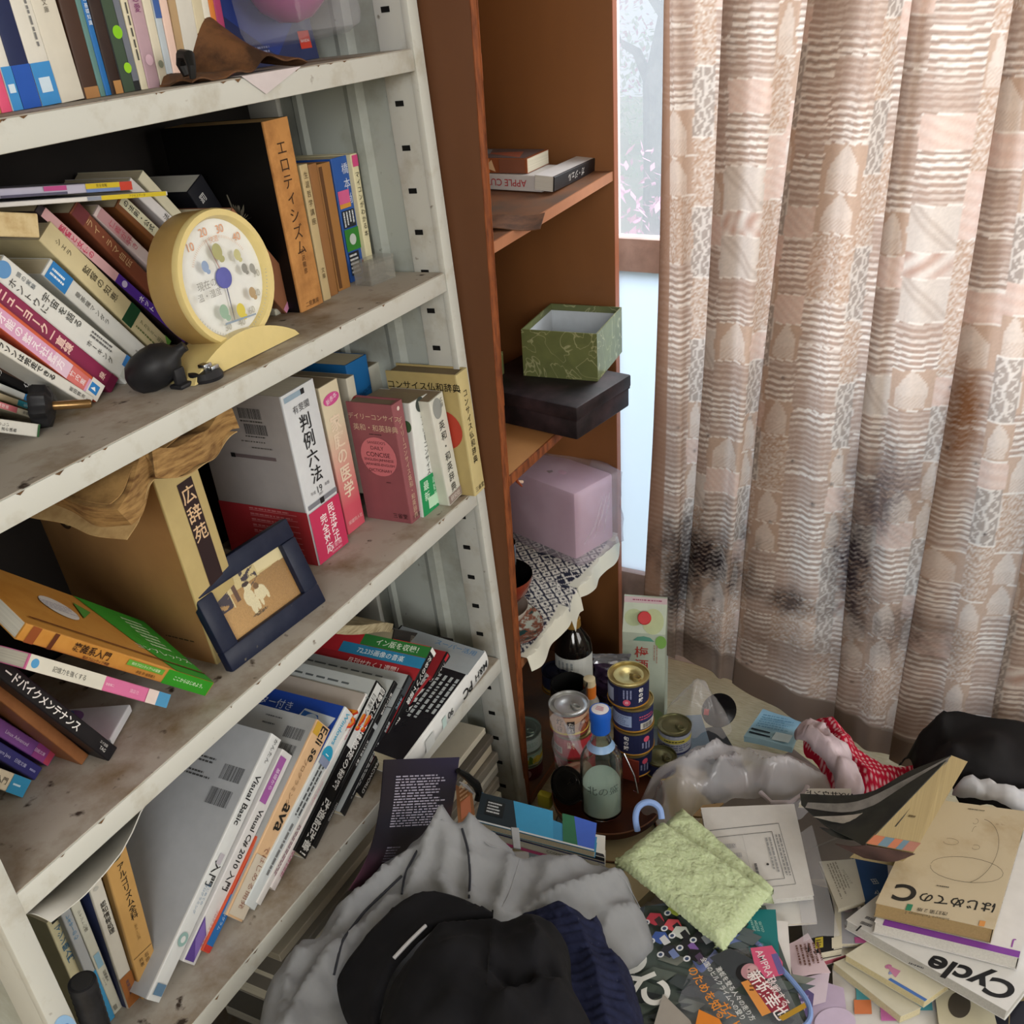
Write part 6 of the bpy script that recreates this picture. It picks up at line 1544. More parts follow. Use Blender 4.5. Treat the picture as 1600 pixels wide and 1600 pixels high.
# ---------------------------------------------------------------- cans, bottles and carton below the wooden cabinet
def camang(p): return math.atan2(-p[1], -p[0])
def can(label, p, r, h, lid='b9b6a8', body='1e2447', items=(), rim='b39a5a', group='food cans before the wooden cabinet', turn=0.0, M=None, rimc=None):
    root = thing('food_can', label, 'can', M if M is not None else loc(p), group)
    mb = MB(); mb.lathe([(r * .93, 0), (r * .985, .0015), (r * .985, .004), (r * .965, .006), (r * .965, h - .006), (r * .985, h - .004)], col(body, .3, .5), 40, capt=False)
    F = Face((0, 0, .006), (2 * math.pi * r * .965 * .5, 0, 0), (0, 0, h - .012)); W = F.U; ph = camang(p) - math.pi / 2 + turn if M is None else turn
    F.bend = lambda q: ((r * .965 - q[1]) * math.cos(q[0] / (r * .965) + ph), (r * .965 - q[1]) * math.sin(q[0] / (r * .965) + ph), q[2])
    if items: decal(mb, F, items, .0001, .0002)
    mb.build('label_wall', root)
    mb = MB(); ml = col(lid, .28, .5, metal=.75)
    mb.lathe([(r * .985, h - .004), (r, h - .001), (r, h), (r * .955, h), (r * .93, h - .003), (r * .75, h - .0028), (r * .72, h - .002), (r * .4, h - .002), (r * .36, h - .0026), (.0001, h - .0026)], ml, 40, capb=False, capt=False); mb.build('lid', root)
    mb = MB(); a = camang(p) + .9; ca, sa = math.cos(a), math.sin(a)
    def rt(x, y, z): return (x * ca - y * sa, x * sa + y * ca, z)
    mb.tube([rt(r * (.48 + .22 * math.cos(t)), r * .16 * math.sin(t), h + .0006) for t in np.linspace(0, 2 * math.pi, 18)[:-1]], r * .045, ml, 6, closed=True)
    mb.box(*(0, 0, 0, 0, 0, 0), ml) if False else None
    mb.tube([rt(r * .10, 0, h + .0002), rt(r * .30, 0, h + .0006)], r * .075, ml, 6); mb.build('pull_tab', root)
    if rimc:
        mb = MB(); mb.tube([(r * .985 * math.cos(t), r * .985 * math.sin(t), .0025) for t in np.linspace(0, 2 * math.pi, 40)[:-1]], .0016, col(rimc, .3, .5, metal=.6), 6, closed=True); mb.build('rim_band', root)
    return root
def lidpt(px, py, z): return at_z(px, py, z)
dpt = lambda p: float((CR @ (np.asarray(p) - CAM))[2])
ZB = .148
CH = .0505
itA = [('r', 0, 0, 1, 1, '1c2145'), ('vt', '旬の鯖', .70, .93, .17, 'e8e6e2', .02), ('e', .47, .20, .06, .06, 'c9506a'), ('ht', '㊞', .47, .2, .06, 'f0dfe2'), ('lines', .40, .34, .56, .9, 3, '8d93b5', True), ('r', .0, .1, .25, .85, '9aa3bd')]
itB = [('r', 0, 0, 1, 1, '232a55'), ('r', .05, .15, .48, .8, '8fa0c2'), ('lines', .08, .2, .44, .75, 5, '5f6f98'), ('r', .62, .0, 1, .35, 'b9b7b0'), ('bars', .66, .04, .86, .3, '2a2a30'), ('lines', .6, .5, .95, .8, 2, 'b0506a')]
itC = [('r', 0, 0, 1, 1, '1b2042'), ('vt', '旬の鯖', .38, .96, .17, 'e8e6e2', .02), ('e', .72, .72, .055, .055, 'c9506a'), ('lines', .62, .1, .8, .55, 3, '8d93b5', True)]
top = lidpt(982, 1052, ZB + 4 * CH); rA = 33 / 1600 * dpt(top)
lab = ['lowest navy mackerel can of the tall stack beside the white carton', 'third from the top navy can of the tall stack beside the carton', 'second from the top navy and silver can of the tall stack', 'topmost gold lidded navy can of the tall stack before the carton']
for k in range(4):
    off = [(.008, -.004), (.010, -.002), (.008, .0), (0, 0)][k]
    can(lab[k], (top[0] + off[0], top[1] + off[1], ZB + k * CH), rA, CH - .0004, lid='b3a36a', items=[itC, itC, itB, itA][k], rimc='b98a3a')
top = lidpt(890, 1096, ZB + 3 * CH); rB = 32 / 1600 * dpt(top)
meat = [('r', 0, 0, 1, 1, 'b08f76'), ('r', .0, .0, 1, .12, 'c9b24a'), ('vt', 'とり', .34, .86, .12, '1f1a16', .02), ('r', .27, .1, .41, .9, 'c2a08a'), ('vt', '焼き', .34, .9, .13, '2a1a14', .02), ('r', .46, .1, .58, .8, '2a2422'), ('vt', 'たれ', .52, .75, .1, 'e0d9cc'), ('e', .78, .45, .12, .12, '6a3422'), ('e', .72, .3, .08, .08, '8a4a30'), ('e', .84, .62, .07, .07, '9a5a3c')]
gold = [('r', 0, 0, 1, 1, 'a8323a'), ('p', [(.30, 1), (.62, 1), (.80, 0), (.48, 0)], '8a6a34'), ('ht', '日本', .46, .8, .07, 'e9d9c0', 0, .02), ('ht', '美食', .46, .62, .07, 'e9d9c0', 0, .02), ('r', .08, .1, .3, .5, 'c9c2b8'), ('bars', .1, .15, .28, .45, '3a3030')]
for k, (it, lb, ld) in enumerate(((gold, 'lowest red and gold can of the stack under the meat can', 'a89a6a'), (gold, 'middle red and gold can under the meat can', 'a89a6a'), (meat, 'silver lidded meat can with photo label left of the blue capped bottle', 'b5b7b6'))):
    can(lb, (top[0] + (.004, .006, 0)[k], top[1] - .002 * k, ZB + k * CH), rB, CH - .0004, lid=ld, items=it, body='7a2a2a')
# single cans
p = lidpt(1046, 1128, ZB + .052); rC = 27 / 1600 * dpt(p)
can('navy can with silver lower wall right of the tall can stack', (p[0] + .006, p[1] + .012, ZB - .01), rC, .05, lid='8a8a6a', items=[('r', 0, 0, 1, 1, '9aa0b0'), ('r', .0, .55, 1, .8, 'c2b85a'), ('lines', .1, .1, .9, .5, 3, '5a6080'), ('lines', .3, .6, .8, .75, 1, '3a3a2a')], body='2a3058')
p = at_z(1024, 1190, ZB)
can('small navy can with gold rim in front of the tall stack', (p[0] + .012, p[1] - .004, ZB - .012), rC * .9, .034, lid='6a6a4a', items=[('r', 0, 0, 1, 1, '242a4a')], body='242a4a', rimc='b3a04a')
p = at_z(870, 1052, .20); can('dark navy can behind the orange capped bottle', (p[0], p[1], .165), 24 / 1600 * dpt(p), .045, lid='2f3045', items=[('r', 0, 0, 1, 1, '20233a'), ('r', 0, 0, 1, .2, '8a6a2a')], body='20233a', rimc='a87a2a')
p = at_z(886, 1085, .24); b = thing('dark_tin', 'dark empty tin standing behind the meat can', 'tin', loc((p[0] - .012, p[1] + .035, ZB)))
mb = MB(); mb.lathe([(.034, 0), (.036, .003), (.036, .09), (.034, .09), (.033, .004), (.0001, .003)], col('2c2c2c', .3, .5, metal=.5), 36, capt=False); mb.build('tin_wall', b)
# toppled can showing its base
p = at_z(884, 1240, ZB + .030)
R_ = Vector((p[0] * -.2 - .25, -.75, .35)).to_track_quat('Z', 'Y').to_matrix().to_4x4()
can('toppled yakitori can lying with dark base forward at the tray', (0, 0, 0), .034, .045, lid='2d2b2a', items=[('r', 0, 0, 1, 1, 'b39a86'), ('r', .2, .1, .45, .9, '8a4a2a'), ('ht', 'せきとり', .70, .5, .13, '2a1f1a', 90, .02)], body='8a6a54', turn=1.6, M=loc((p[0] + .004, p[1] + .026, ZB + .0345)) @ R_ @ Matrix.Translation((0, 0, -.022)))
# pale green fruit cans by the cabinet edge
p = at_x(817, 1137, -.752); rg = .0355; hg = (p[2] - .052) / 3
fruit = [('r', 0, 0, 1, 1, 'b9c9b0'), ('r', 0, 0, 1, .45, 'c9b23a'), ('e', .55, .3, .1, .12, '6a8a3a'), ('e', .72, .2, .09, .1, 'd9c24a'), ('e', .35, .25, .1, .1, '8aa04a'), ('r', 0, .8, 1, .95, '8fb5a8')]
can('red banded can at the bottom behind the cabinet edge', (p[0], p[1], .052), rg, hg - .0005, lid='a9b5a8', items=[('r', 0, 0, 1, 1, '5a2024'), ('e', .5, .5, .1, .1, 'c9a0a0')], body='5a2024')
can('yellow and green fruit can under the mint can by the cabinet edge', (p[0], p[1] + .001, .052 + hg), rg, hg - .0005, lid='a9b5a8', items=fruit, body='9aa88a')
can('mint green lidded can on top by the cabinet edge', (p[0], p[1], .052 + 2 * hg), rg, hg - .0005, lid='a9bdb5', items=[('r', 0, 0, 1, 1, 'b5c5bd'), ('lines', .2, .2, .8, .7, 3, '8aa59a')], body='b0c2ba')

def bottle(label, p, prof, mat, cap_prof, capmat, group=None, label_band=None, name='bottle', liquid=None):
    b = thing(name, label, 'bottle', loc(p), group)
    mb = MB(); mb.lathe(prof, mat, 40); mb.build('bottle_body', b)
    mb = MB(); mb.lathe(cap_prof, capmat, 30); mb.build('cap', b)
    return b
# clear sake bottle with blue cap
p = at_z(941, 1262, ZB + .002); p = at_depth(941, 1262, dpt(at_z(941, 1262, ZB + .01)))
rb = 32.5 / 1600 * dpt(p)
captop = None
r_ = ray(935, 1108); t = np.linalg.norm((p - CAM)[:2]) / np.linalg.norm(r_[:2]); BH = (CAM + r_ * t)[2] - p[2]
bt_ = thing('sake_bottle', 'clear glass sake bottle with bright blue cap on the lacquer tray', 'bottle', loc(p))
outer = [(rb * .92, 0), (rb, .004), (rb, BH * .46), (rb * .97, BH * .53), (rb * .80, BH * .60), (rb * .50, BH * .67), (rb * .40, BH * .73), (rb * .38, BH * .86), (rb * .42, BH * .90)]
inner = [(a * .93 - .0008, z) for a, z in outer][::-1]; inner = [(a, max(z, .006)) for a, z in inner]
mb = MB(); mb.lathe(outer + inner, glass('clear_bottle_glass', (.90, .96, .93, 1), .03), 48, capt=False); mb.lathe([(rb * .9, .0059), (.0001, .0059)], MATS['clear_bottle_glass'], 48, capb=False, capt=False); mb.build('bottle_body', bt_)
mb = MB(); mb.lathe([(rb * .90, .0075), (rb * .905, BH * .30), (.0001, BH * .30)], stained('pale_sake', 'bfd2c8', 'cfdcd4', 6, .3, .7, .15), 40, capt=False); mb.build('sake', bt_)
mb = MB(); mb.lathe([(rb * .46, BH * .80), (rb * .46, BH * .92), (rb * .50, BH * .925), (rb * .50, BH * .985), (rb * .46, BH)], col('1f57b5', .35), 36); mb.build('cap', bt_)
mb = MB(); mb.lathe([(rb * .40, BH * 1.0015), (rb * .38, BH * 1.003), (.0001, BH * 1.003)], col('d5d3d6', .5), 30); F = Face((-rb * .4, -rb * .4, BH * 1.004), (rb * .8, 0, 0), (0, rb * .8, 0)); decal(mb, F, [('lines', .25, .3, .75, .7, 3, 'c06a7a')]); mb.build('cap_label', bt_)
mb = MB(); mb.lathe([(rb * .66, BH * .645), (rb * .56, BH * .672), (rb * .50, BH * .70)], film('blue_white_band', '8fb5e0', .75, .4), 36, capb=False, capt=False); mb.build('neck_band', bt_)
mb = MB(); F = Face((0, 0, 0), (math.pi * rb, 0, 0), (0, 0, BH * .46)); ph = camang(p) - math.pi / 2
F.bend = lambda q: ((rb - q[1]) * math.cos(q[0] / rb + ph), (rb - q[1]) * math.sin(q[0] / rb + ph), q[2]); decal(mb, F, [('ht', '北の盛', .52, .70, .17, '5f6f68')], .0002, .0004); mb.build('embossed_lettering', bt_)
# soy bottle with gold cap and white label
p = at_z(899, 1085, ZB); p = np.array([p[0] - .015, p[1] + .03, ZB - .02])
r2 = 29 / 1600 * dpt(p); r_ = ray(894, 964); t = np.linalg.norm((p - CAM)[:2]) / np.linalg.norm(r_[:2]); BH2 = (CAM + r_ * t)[2] - p[2]
M_dk = col('120f0e', .08, .6)
sb_ = thing('soy_bottle', 'dark bottle with gold cap and white label under the cloth covered shelf', 'bottle', loc(p))
mb = MB(); mb.lathe([(r2 * .92, 0), (r2, .005), (r2, BH2 * .62), (r2 * .9, BH2 * .72), (r2 * .55, BH2 * .83), (r2 * .36, BH2 * .90), (r2 * .36, BH2 * .95)], M_dk, 40); mb.build('bottle_body', sb_)
mb = MB(); mb.lathe([(r2 * .42, BH2 * .89), (r2 * .44, BH2 * .90), (r2 * .42, BH2 * .99), (r2 * .38, BH2)], col('a8803a', .35, .5, metal=.4), 30); mb.build('cap', sb_)
mb = MB(); F = Face((0, 0, 0), (math.pi * r2, 0, 0), (0, 0, BH2 * .6)); ph2 = camang(p) - math.pi / 2
F.bend = lambda q: ((r2 - q[1]) * math.cos(q[0] / r2 + ph2), (r2 - q[1]) * math.sin(q[0] / r2 + ph2), q[2]); decal(mb, F, [('r', .10, .22, .92, .98, 'c3c6c2'), ('lines', .2, .7, .5, .9, 4, '7d8488', True), ('lines', .2, .35, .8, .6, 4, '9aa0a0'), ('r', .74, .28, .84, .36, '3a3a3c')], .0002, .0005); mb.build('paper_label', sb_)
# orange capped small bottle
p = at_z(846, 1100, ZB); p = np.array([max(p[0], -.655) + .004, p[1] + .004, ZB])
r_ = ray(842, 1062); t = np.linalg.norm((p - CAM)[:2]) / np.linalg.norm(r_[:2]); h3 = (CAM + r_ * t)[2] - p[2]
ob_ = thing('spice_bottle', 'small clear bottle with orange and cream cap beside the cabinet edge', 'bottle', loc(p))
mb = MB(); mb.lathe([(.016, 0), (.018, .003), (.018, h3 - .055), (.013, h3 - .043)], film('hazy_bottle', 'c9c5bb', .5, .25), 28); mb.build('bottle_body', ob_)
mb = MB(); mb.lathe([(.0125, h3 - .044), (.0128, h3 - .016)], col('d9772c', .4), 28); mb.build('cap', ob_)
mb = MB(); mb.lathe([(.0122, h3 - .016), (.0115, h3 - .001), (.010, h3)], col('d8c9a4', .4), 28); mb.build('cap_top', ob_)
# purple foil pouch
p = at_z(946, 1098, ZB - .02); p = np.array([p[0] + .0, p[1] + .035, ZB - .05])
r_ = ray(945, 1022); t = np.linalg.norm((p - CAM)[:2]) / np.linalg.norm(r_[:2]); hp = (CAM + r_ * t)[2] - p[2]
po = thing('foil_pouch', 'dark purple foil packet with silver crimped top beside the carton', 'packet', locz(p, math.degrees(camang(p)) + 90))
nu, nv = 30, 30
def pouch(u, v):
    a = u * 2 * math.pi; th = .022 * math.sin(math.pi * min(1, v * 1.15 + .04)) ** .6 * (1 if v < .8 else max(.06, (1 - v) / .2)); w = .033 * (1 + .15 * v)
    return (w * math.cos(a) + .002 * math.sin(v * 40 + a * 3), th * math.sin(a) + .0015 * math.sin(v * 60 + a * 5), hp * v)
P = np.array([[pouch(i / nu, j / (nv - 1)) for j in range(nv)] for i in range(nu + 1)])
k = int(nv * .8)
mb = MB(); mb.grid(P[:, :k + 1], stained('purple_foil', '1f1626', '35263f', 30, .4, .6, .22)); 
mb.build('packet_body', po)
mb = MB(); mb.grid(P[:, k:], col('c2c4cc', .25, .5, metal=.7)); mb.build('silver_top', po)
mb = MB()
for j, z in enumerate((.2, .45, .68)): mb.poly([(.008 + .004 * math.cos(a), -.0245, hp * z + .004 * math.sin(a)) for a in np.linspace(0, 6.28, 14)[:-1]], col('6a5f9a', .4))
mb.build('print_mark', po)
# drinks carton
ct = at_depth(1006, 949, 2.02); wc_ = 68 / 1600 * 2.02
ang = camang(ct) + math.pi / 2 - .10
cz0 = .0; chh = ct[2] - cz0
ca_ = thing('drink_carton', 'tall white green plum drink carton with red screw cap by the window', 'carton', loc((ct[0], ct[1], cz0)) @ Matrix.Rotation(ang, 4, 'Z'))
mb = MB(); M_ct = col('b9c4b4', .45)
sl = chh - .062
mb.add([(-wc_ / 2, 0, 0), (wc_ / 2, 0, 0), (wc_ / 2, wc_, 0), (-wc_ / 2, wc_, 0), (-wc_ / 2, 0, sl), (wc_ / 2, 0, sl), (wc_ / 2, wc_, sl), (-wc_ / 2, wc_, sl), (-wc_ / 2, wc_ * .40, chh - .012), (wc_ / 2, wc_ * .40, chh - .012), (wc_ / 2, wc_ * .44, chh), (-wc_ / 2, wc_ * .44, chh), (wc_ / 2, wc_ * .5, chh - .012), (-wc_ / 2, wc_ * .5, chh - .012), (wc_ / 2, wc_ * .5, chh), (-wc_ / 2, wc_ * .5, chh)],
       [(3, 2, 1, 0), (0, 1, 5, 4), (1, 2, 6, 5), (2, 3, 7, 6), (3, 0, 4, 7), (4, 5, 9, 8), (8, 9, 10, 11), (11, 10, 14, 15), (15, 14, 12, 13), (13, 12, 6, 7), (5, 6, 12, 14, 10, 9), (4, 8, 11, 15, 13, 7)], M_ct)
F = Face((-wc_ / 2, 0, 0), (wc_, 0, 0), (0, 0, sl)); decal(mb, F, [('p', [(.25, .93), (.35, .965), (.5, .975), (.65, .965), (.75, .93)], '5f9a8a'), ('vt', '梅酒', .45, .88, .34, 'b03a34', .005), ('e', .90, .93, .13, .18, '7fae5a'), ('lines', .72, .7, .84, .9, 2, 'a9897a', True), ('e', .8, .2, .2, .25, 'a9c48f')], .0002, .0005)
F = Face((-wc_ / 2, 0, sl), (wc_, 0, 0), (0, wc_ * .40, chh - .012 - sl)); decal(mb, F, [('e', .25, .5, .22, .2, 'aebb94'), ('e', .7, .4, .25, .3, 'b4bf96')], .0002, .0005)
F = Face((-wc_ / 2, wc_ * .40, chh - .0125), (wc_, 0, 0), (0, wc_ * .04, .0125)); decal(mb, F, [('r', 0, .0, 1, .95, 'c9b3b9'), ('lines', .2, .3, .95, .7, 1, '9a4a6a')], .0002, .0004)
mb.build('carton_body', ca_)
nn_ = nrm((0, -(chh - .012 - sl), wc_ * .40)); R_ = Vector(nn_).to_track_quat('Z', 'Y').to_matrix().to_4x4()
mb = MB(); mb.lathe([(.0135, 0), (.0135, .010), (.012, .012), (.0001, .012)], col('c02a30', .35), 30, capt=False); cc_ = np.array((.0, wc_ * .20, (sl + chh - .012) / 2)); mb.v = [tuple(R_ @ Vector(v) + Vector(cc_)) for v in mb.v]; mb.build('cap', ca_)

# trays under the bottle
p = at_z(950, 1238, ZB)
def tray(label, p, R, matc, z):
    t = thing('lacquer_tray', label, 'tray', loc((p[0], p[1], z)))
    mb = MB(); mb.lathe([(R * .9, 0), (R, .004), (R * 1.02, .018), (R * 1.0, .018), (R * .97, .005), (.0001, .0042)], matc, 56, capt=False); mb.build('dish', t)
    mb = MB(); mb.tube([(R * 1.01 * math.cos(a), R * 1.01 * math.sin(a), .0182) for a in np.linspace(0, 2 * math.pi, 60)[:-1]], .0014, col('6f4630', .35), 6, closed=True); mb.build('rim', t)
M_lac = stained('brown_lacquer', '4f2c1c', '38201a', 14, .4, .7, .3)
tray('round brown lacquer tray beneath the sake bottle', p, .098, M_lac, ZB - .019)
p2 = at_z(958, 1290, ZB - .03); tray('darker lacquer tray half hidden in front of the bottle tray', p2, .075, stained('dark_lacquer', '3a2418', '2a1a14', 14, .4, .7, .3), ZB - .055)
# silver strapped red case lid right of the bottle
p = at_z(985, 1222, ZB)
mb = MB(); mb.tube([p + [-.02, 0, .055], p + [-.012, .0, .062], p + [.012, -.012, .03], p + [.022, -.02, -.0], p + [.012, -.014, -.004]], .0016, col('b9bcc0', .25, .5, metal=.9), 8); mb.box(p[0] - .016, p[1] + .004, p[2], p[0] + .014, p[1] + .007, p[2] + .048, col('7a3428', .4)); tag(mb.build('wire_clasp'), 'wire clasp with red panel right of the sake bottle', 'clasp')
# crumpled clear bag hanging by the cabinet edge
nu, nv = 20, 34
a0 = at_z(830, 1250, ZB - .03); P = np.zeros((nu, nv, 3)); r = random.Random(3)
for i in range(nu):
    for j in range(nv):
        u, v = i / (nu - 1), j / (nv - 1)
        P[i, j] = (-.632 + .045 * u + .008 * math.sin(v * 9 + u * 4), 1.262 + .03 * u + .012 * math.sin(u * 9 + v * 5) - .02 * v, ZB - .02 + .19 * v * (1 - .18 * u) + .004 * math.sin(u * 14))
mb = MB(); mb.grid(P, film('clear_bag_film', 'e6e6ec', .22, .15)); tag(mb.build('clear_bag', angle=180), 'crumpled clear bag between cabinet edge and red cans', 'plastic bag')
p = at_z(832, 1243, ZB - .02); mb = MB(); mb.box(-.012, -.008, 0, .014, .008, .03, col('b9b23a', .4), .004); tag(mb.build('sweet_packet', M=loc((max(p[0], -.645), p[1], ZB - .035))), 'small yellow packet at the foot of the cabinet edge', 'packet')

# ---------------------------------------------------------------- clothes
M_jk = stained('pale_grey_cotton', '888a8d', '75777b', 5, .46, .75, .9, spots='86827c', spot_scale=7, spot_lo=.70, bump=.12)
jk_out = [(690, 1246, .500), (706, 1252, .498), (716, 1272, .480), (740, 1272, .465), (778, 1292, .45), (804, 1312, .435), (812, 1332, .425), (838, 1322, .42), (890, 1328, .40), (940, 1343, .375), (972, 1362, .365), (992, 1392, .36), (1013, 1425, .355), (1021, 1462, .35), (1000, 1486, .345), (965, 1500, .35), (930, 1500, .36), (905, 1640, .37), (700, 1660, .42), (540, 1660, .45), (440, 1640, .452), (382, 1622, .452), (397, 1574, .452), (409, 1528, .450), (441, 1488, .436), (480, 1468, .428), (552, 1381, .425), (631, 1327, .435), (655, 1306, .455), (668, 1280, .48), (676, 1256, .492)]
jk_in = [(700, 1300, .475), (660, 1360, .455), (760, 1330, .45), (760, 1400, .44), (840, 1360, .415), (900, 1370, .39), (960, 1400, .372), (600, 1430, .44), (540, 1450, .435), (480, 1520, .445), (430, 1580, .448), (560, 1560, .440), (820, 1450, .40), (700, 1500, .42)]
jr = [([(690, 1262, .49), (668, 1330, .46), (636, 1400, .45)], .016, .012), ([(735, 1290, .46), (738, 1350, .45), (736, 1410, .44)], .012, .010),
      ([(640, 1345, .45), (560, 1420, .44), (480, 1510, .44)], .014, .012), ([(610, 1420, .44), (540, 1480, .44), (500, 1560, .44)], .016, .014),
      ([(600, 1385, .44), (540, 1425, .44)], .012, .012), ([(800, 1345, .44), (790, 1400, .43), (778, 1440, .42)], .014, .012),
      ([(985, 1375, .36), (930, 1388, .38), (860, 1420, .40), (800, 1440, .42)], .022, .016), ([(900, 1345, .39), (860, 1375, .40), (840, 1400, .41)], .008, .012),
      ([(480, 1480, .43), (455, 1540, .44), (440, 1620, .45)], .012, .012), ([(520, 1500, .44), (470, 1570, .45), (450, 1630, .45)], .014, .010), ([(560, 1470, .44), (520, 1530, .44)], .010, .010),
      ([(1000, 1420, .36), (960, 1440, .36), (930, 1480, .36)], .012, .012), ([(700, 1340, .46), (690, 1380, .45), (700, 1410, .44)], .010, .014)]
jk = thing('grey_jacket', 'crumpled light grey cotton jacket spread over the heap', 'jacket', loc((0, 0, 0)))
jv = drape(jk_out, jk_in, .0055, jr, .003, 16, .030, .022, 3, crinkle=.0075, cscale=9)
cloth_part('jacket_fabric', jv, M_jk, jk, .003)
def onsurf(VF, px, py, lift=.002):
    """highest-point intersection of the pixel ray with a draped surface (coarse)"""
    V = VF[0]; z = .42
    for _ in range(14):
        p = at_z(px, py, z); d2 = ((V[:, :2] - p[:2]) ** 2).sum(1); k = np.argsort(d2)[:4]; z = .5 * z + .5 * float(V[k, 2].mean())
    p = at_z(px, py, z); p[2] += lift; return p
def seam(name, VF, pts, r, matc, parent, n=24, lift=.0015):
    Q = []
    for (a, b) in zip(pts[:-1], pts[1:]):
        k = max(3, int(math.hypot(b[0] - a[0], b[1] - a[1]) / 8))
        for i in range(k): t = i / k; Q.append(onsurf(VF, a[0] + (b[0] - a[0]) * t, a[1] + (b[1] - a[1]) * t, lift))
    Q.append(onsurf(VF, *pts[-1], lift)); Q = np.array(Q)
    for _ in range(2): Q[1:-1] = (Q[:-2] + Q[1:-1] * 2 + Q[2:]) / 4
    mb = MB(); mb.tube(list(Q), r, matc, 6); return mb.build(name, parent)
M_pipe = col('2a2c33', .8); M_stitch = col('8d8f92', .9)
for pts in ([(722, 1296), (732, 1330), (735, 1370), (733, 1405)], [(672, 1290), (655, 1325), (632, 1368), (628, 1398)], [(628, 1370), (570, 1425), (535, 1470), (522, 1525)]): seam('piping', jv, pts, .0016, M_pipe, jk)
for pts in ([(757, 1316), (768, 1325), (800, 1328)], [(690, 1282), (712, 1290)], [(812, 1345), (795, 1400), (778, 1430)], [(935, 1350), (975, 1372), (1000, 1420)]): seam('stitching', jv, pts, .0008, M_stitch, jk)
# pocket tab
q0, q1, q2, q3 = [onsurf(jv, *q, .004) for q in ((799, 1296), (803, 1328), (814, 1330), (811, 1297))]
mb = MB(); mb.slab(np.array([[q0, q3], [q1, q2]]), .002, M_jk); mb.build('pocket_tab', jk)

# navy knitted sweater
nav_out = [(800, 1425, .41), (830, 1408, .425), (865, 1401, .432), (898, 1402, .43), (912, 1414, .42), (922, 1430, .41), (936, 1424, .41), (944, 1450, .40), (955, 1480, .39), (980, 1498, .382), (998, 1548, .375), (1010, 1600, .37), (1015, 1660, .37), (880, 1680, .40), (800, 1660, .42), (790, 1520, .43)]
nav_in = [(880, 1450, .43), (920, 1520, .415), (950, 1580, .40), (860, 1550, .43)]
def knit(V2):
    d = V2 @ np.array([.82, .57]); e = V2 @ np.array([-.57, .82])
    return .0042 * np.abs(np.sin(e * math.pi / .0115 + .6 * np.sin(d * 18))) 
sw = thing('navy_sweater', 'dark navy ribbed knit sweater lying between cap and jacket', 'sweater', loc((0, 0, 0)))
nv_ = drape(nav_out, nav_in, .0030, [([(870, 1410, .43), (905, 1450, .42), (930, 1520, .41), (950, 1620, .40)], .014, .018), ([(930, 1440, .4), (960, 1510, .39), (980, 1580, .38)], .010, .012)], .006, 14, .028, .022, 8, knit)
cloth_part('knit_fabric', nv_, stained('navy_wool', '171b33', '232844', 60, .4, .7, 1.0, spots='7f7f8c', spot_scale=130, spot_lo=.73, bump=.5), sw, .004)

# black baseball cap, brim towards the shelf
M_cap = stained('black_cotton_twill', '0e0e12', '17171b', 12, .45, .7, .95, spots='6f6a66', spot_scale=150, spot_lo=.775, bump=.2)
cp = thing('baseball_cap', 'black baseball cap with curved brim lying on the grey jacket', 'cap', loc((0, 0, 0)))
br_out = [(526, 1538, .462), (534, 1510, .468), (553, 1480, .474), (590, 1437, .48), (631, 1401, .483), (665, 1388, .483), (702, 1393, .482), (740, 1408, .485), (770, 1425, .49), (720, 1432, .50), (682, 1440, .505), (655, 1462, .505), (620, 1500, .50), (604, 1530, .495), (592, 1580, .49), (588, 1640, .485), (556, 1618, .465), (536, 1584, .461)]
bv = drape(br_out, [(600, 1470, .485), (640, 1430, .488), (565, 1540, .474)], .007, (), .0015, 12, .006, .008, 2)
cloth_part('brim', bv, M_cap, cp, .004)
cr_out = [(676, 1436, .500), (722, 1424, .50), (769, 1420, .50), (783, 1431, .495), (816, 1420, .492), (850, 1426, .488), (878, 1441, .482), (890, 1474, .478), (894, 1525, .475), (918, 1570, .465), (935, 1640, .46), (900, 1700, .46), (700, 1720, .48), (590, 1690, .488), (586, 1600, .492), (602, 1530, .498), (622, 1500, .502), (652, 1464, .504)]
cr_in = [(700, 1480, .545), (760, 1500, .55), (820, 1480, .53), (700, 1560, .55), (800, 1580, .55), (860, 1550, .52), (650, 1560, .53), (760, 1640, .55), (850, 1480, .52)]
crr = [([(772, 1425, .51), (768, 1470, .54), (762, 1530, .55)], .006, .008), ([(690, 1450, .52), (640, 1520, .52), (612, 1600, .51)], .008, .014), ([(830, 1440, .51), (842, 1480, .52), (838, 1530, .53), (790, 1560, .55)], .022, .022), ([(760, 1500, .54), (800, 1520, .55), (860, 1505, .52)], -.018, .016), ([(880, 1530, .49), (860, 1580, .52), (830, 1640, .53)], .012, .012), ([(740, 1580, .55), (790, 1620, .55)], -.012, .02)]
cv = drape(cr_out, cr_in, .006, crr, .003, 20, .030, .018, 5, crinkle=.004, cscale=12)
cloth_part('crown', cv, M_cap, cp, .003)
seam('front_seam', cv, [(770, 1424), (766, 1470), (760, 1540)], .0012, col('08080a', .9), cp)
seam('white_trim', bv, [(616, 1500), (640, 1474), (666, 1449)], .0022, col('c2c2c6', .8), cp, lift=.003)

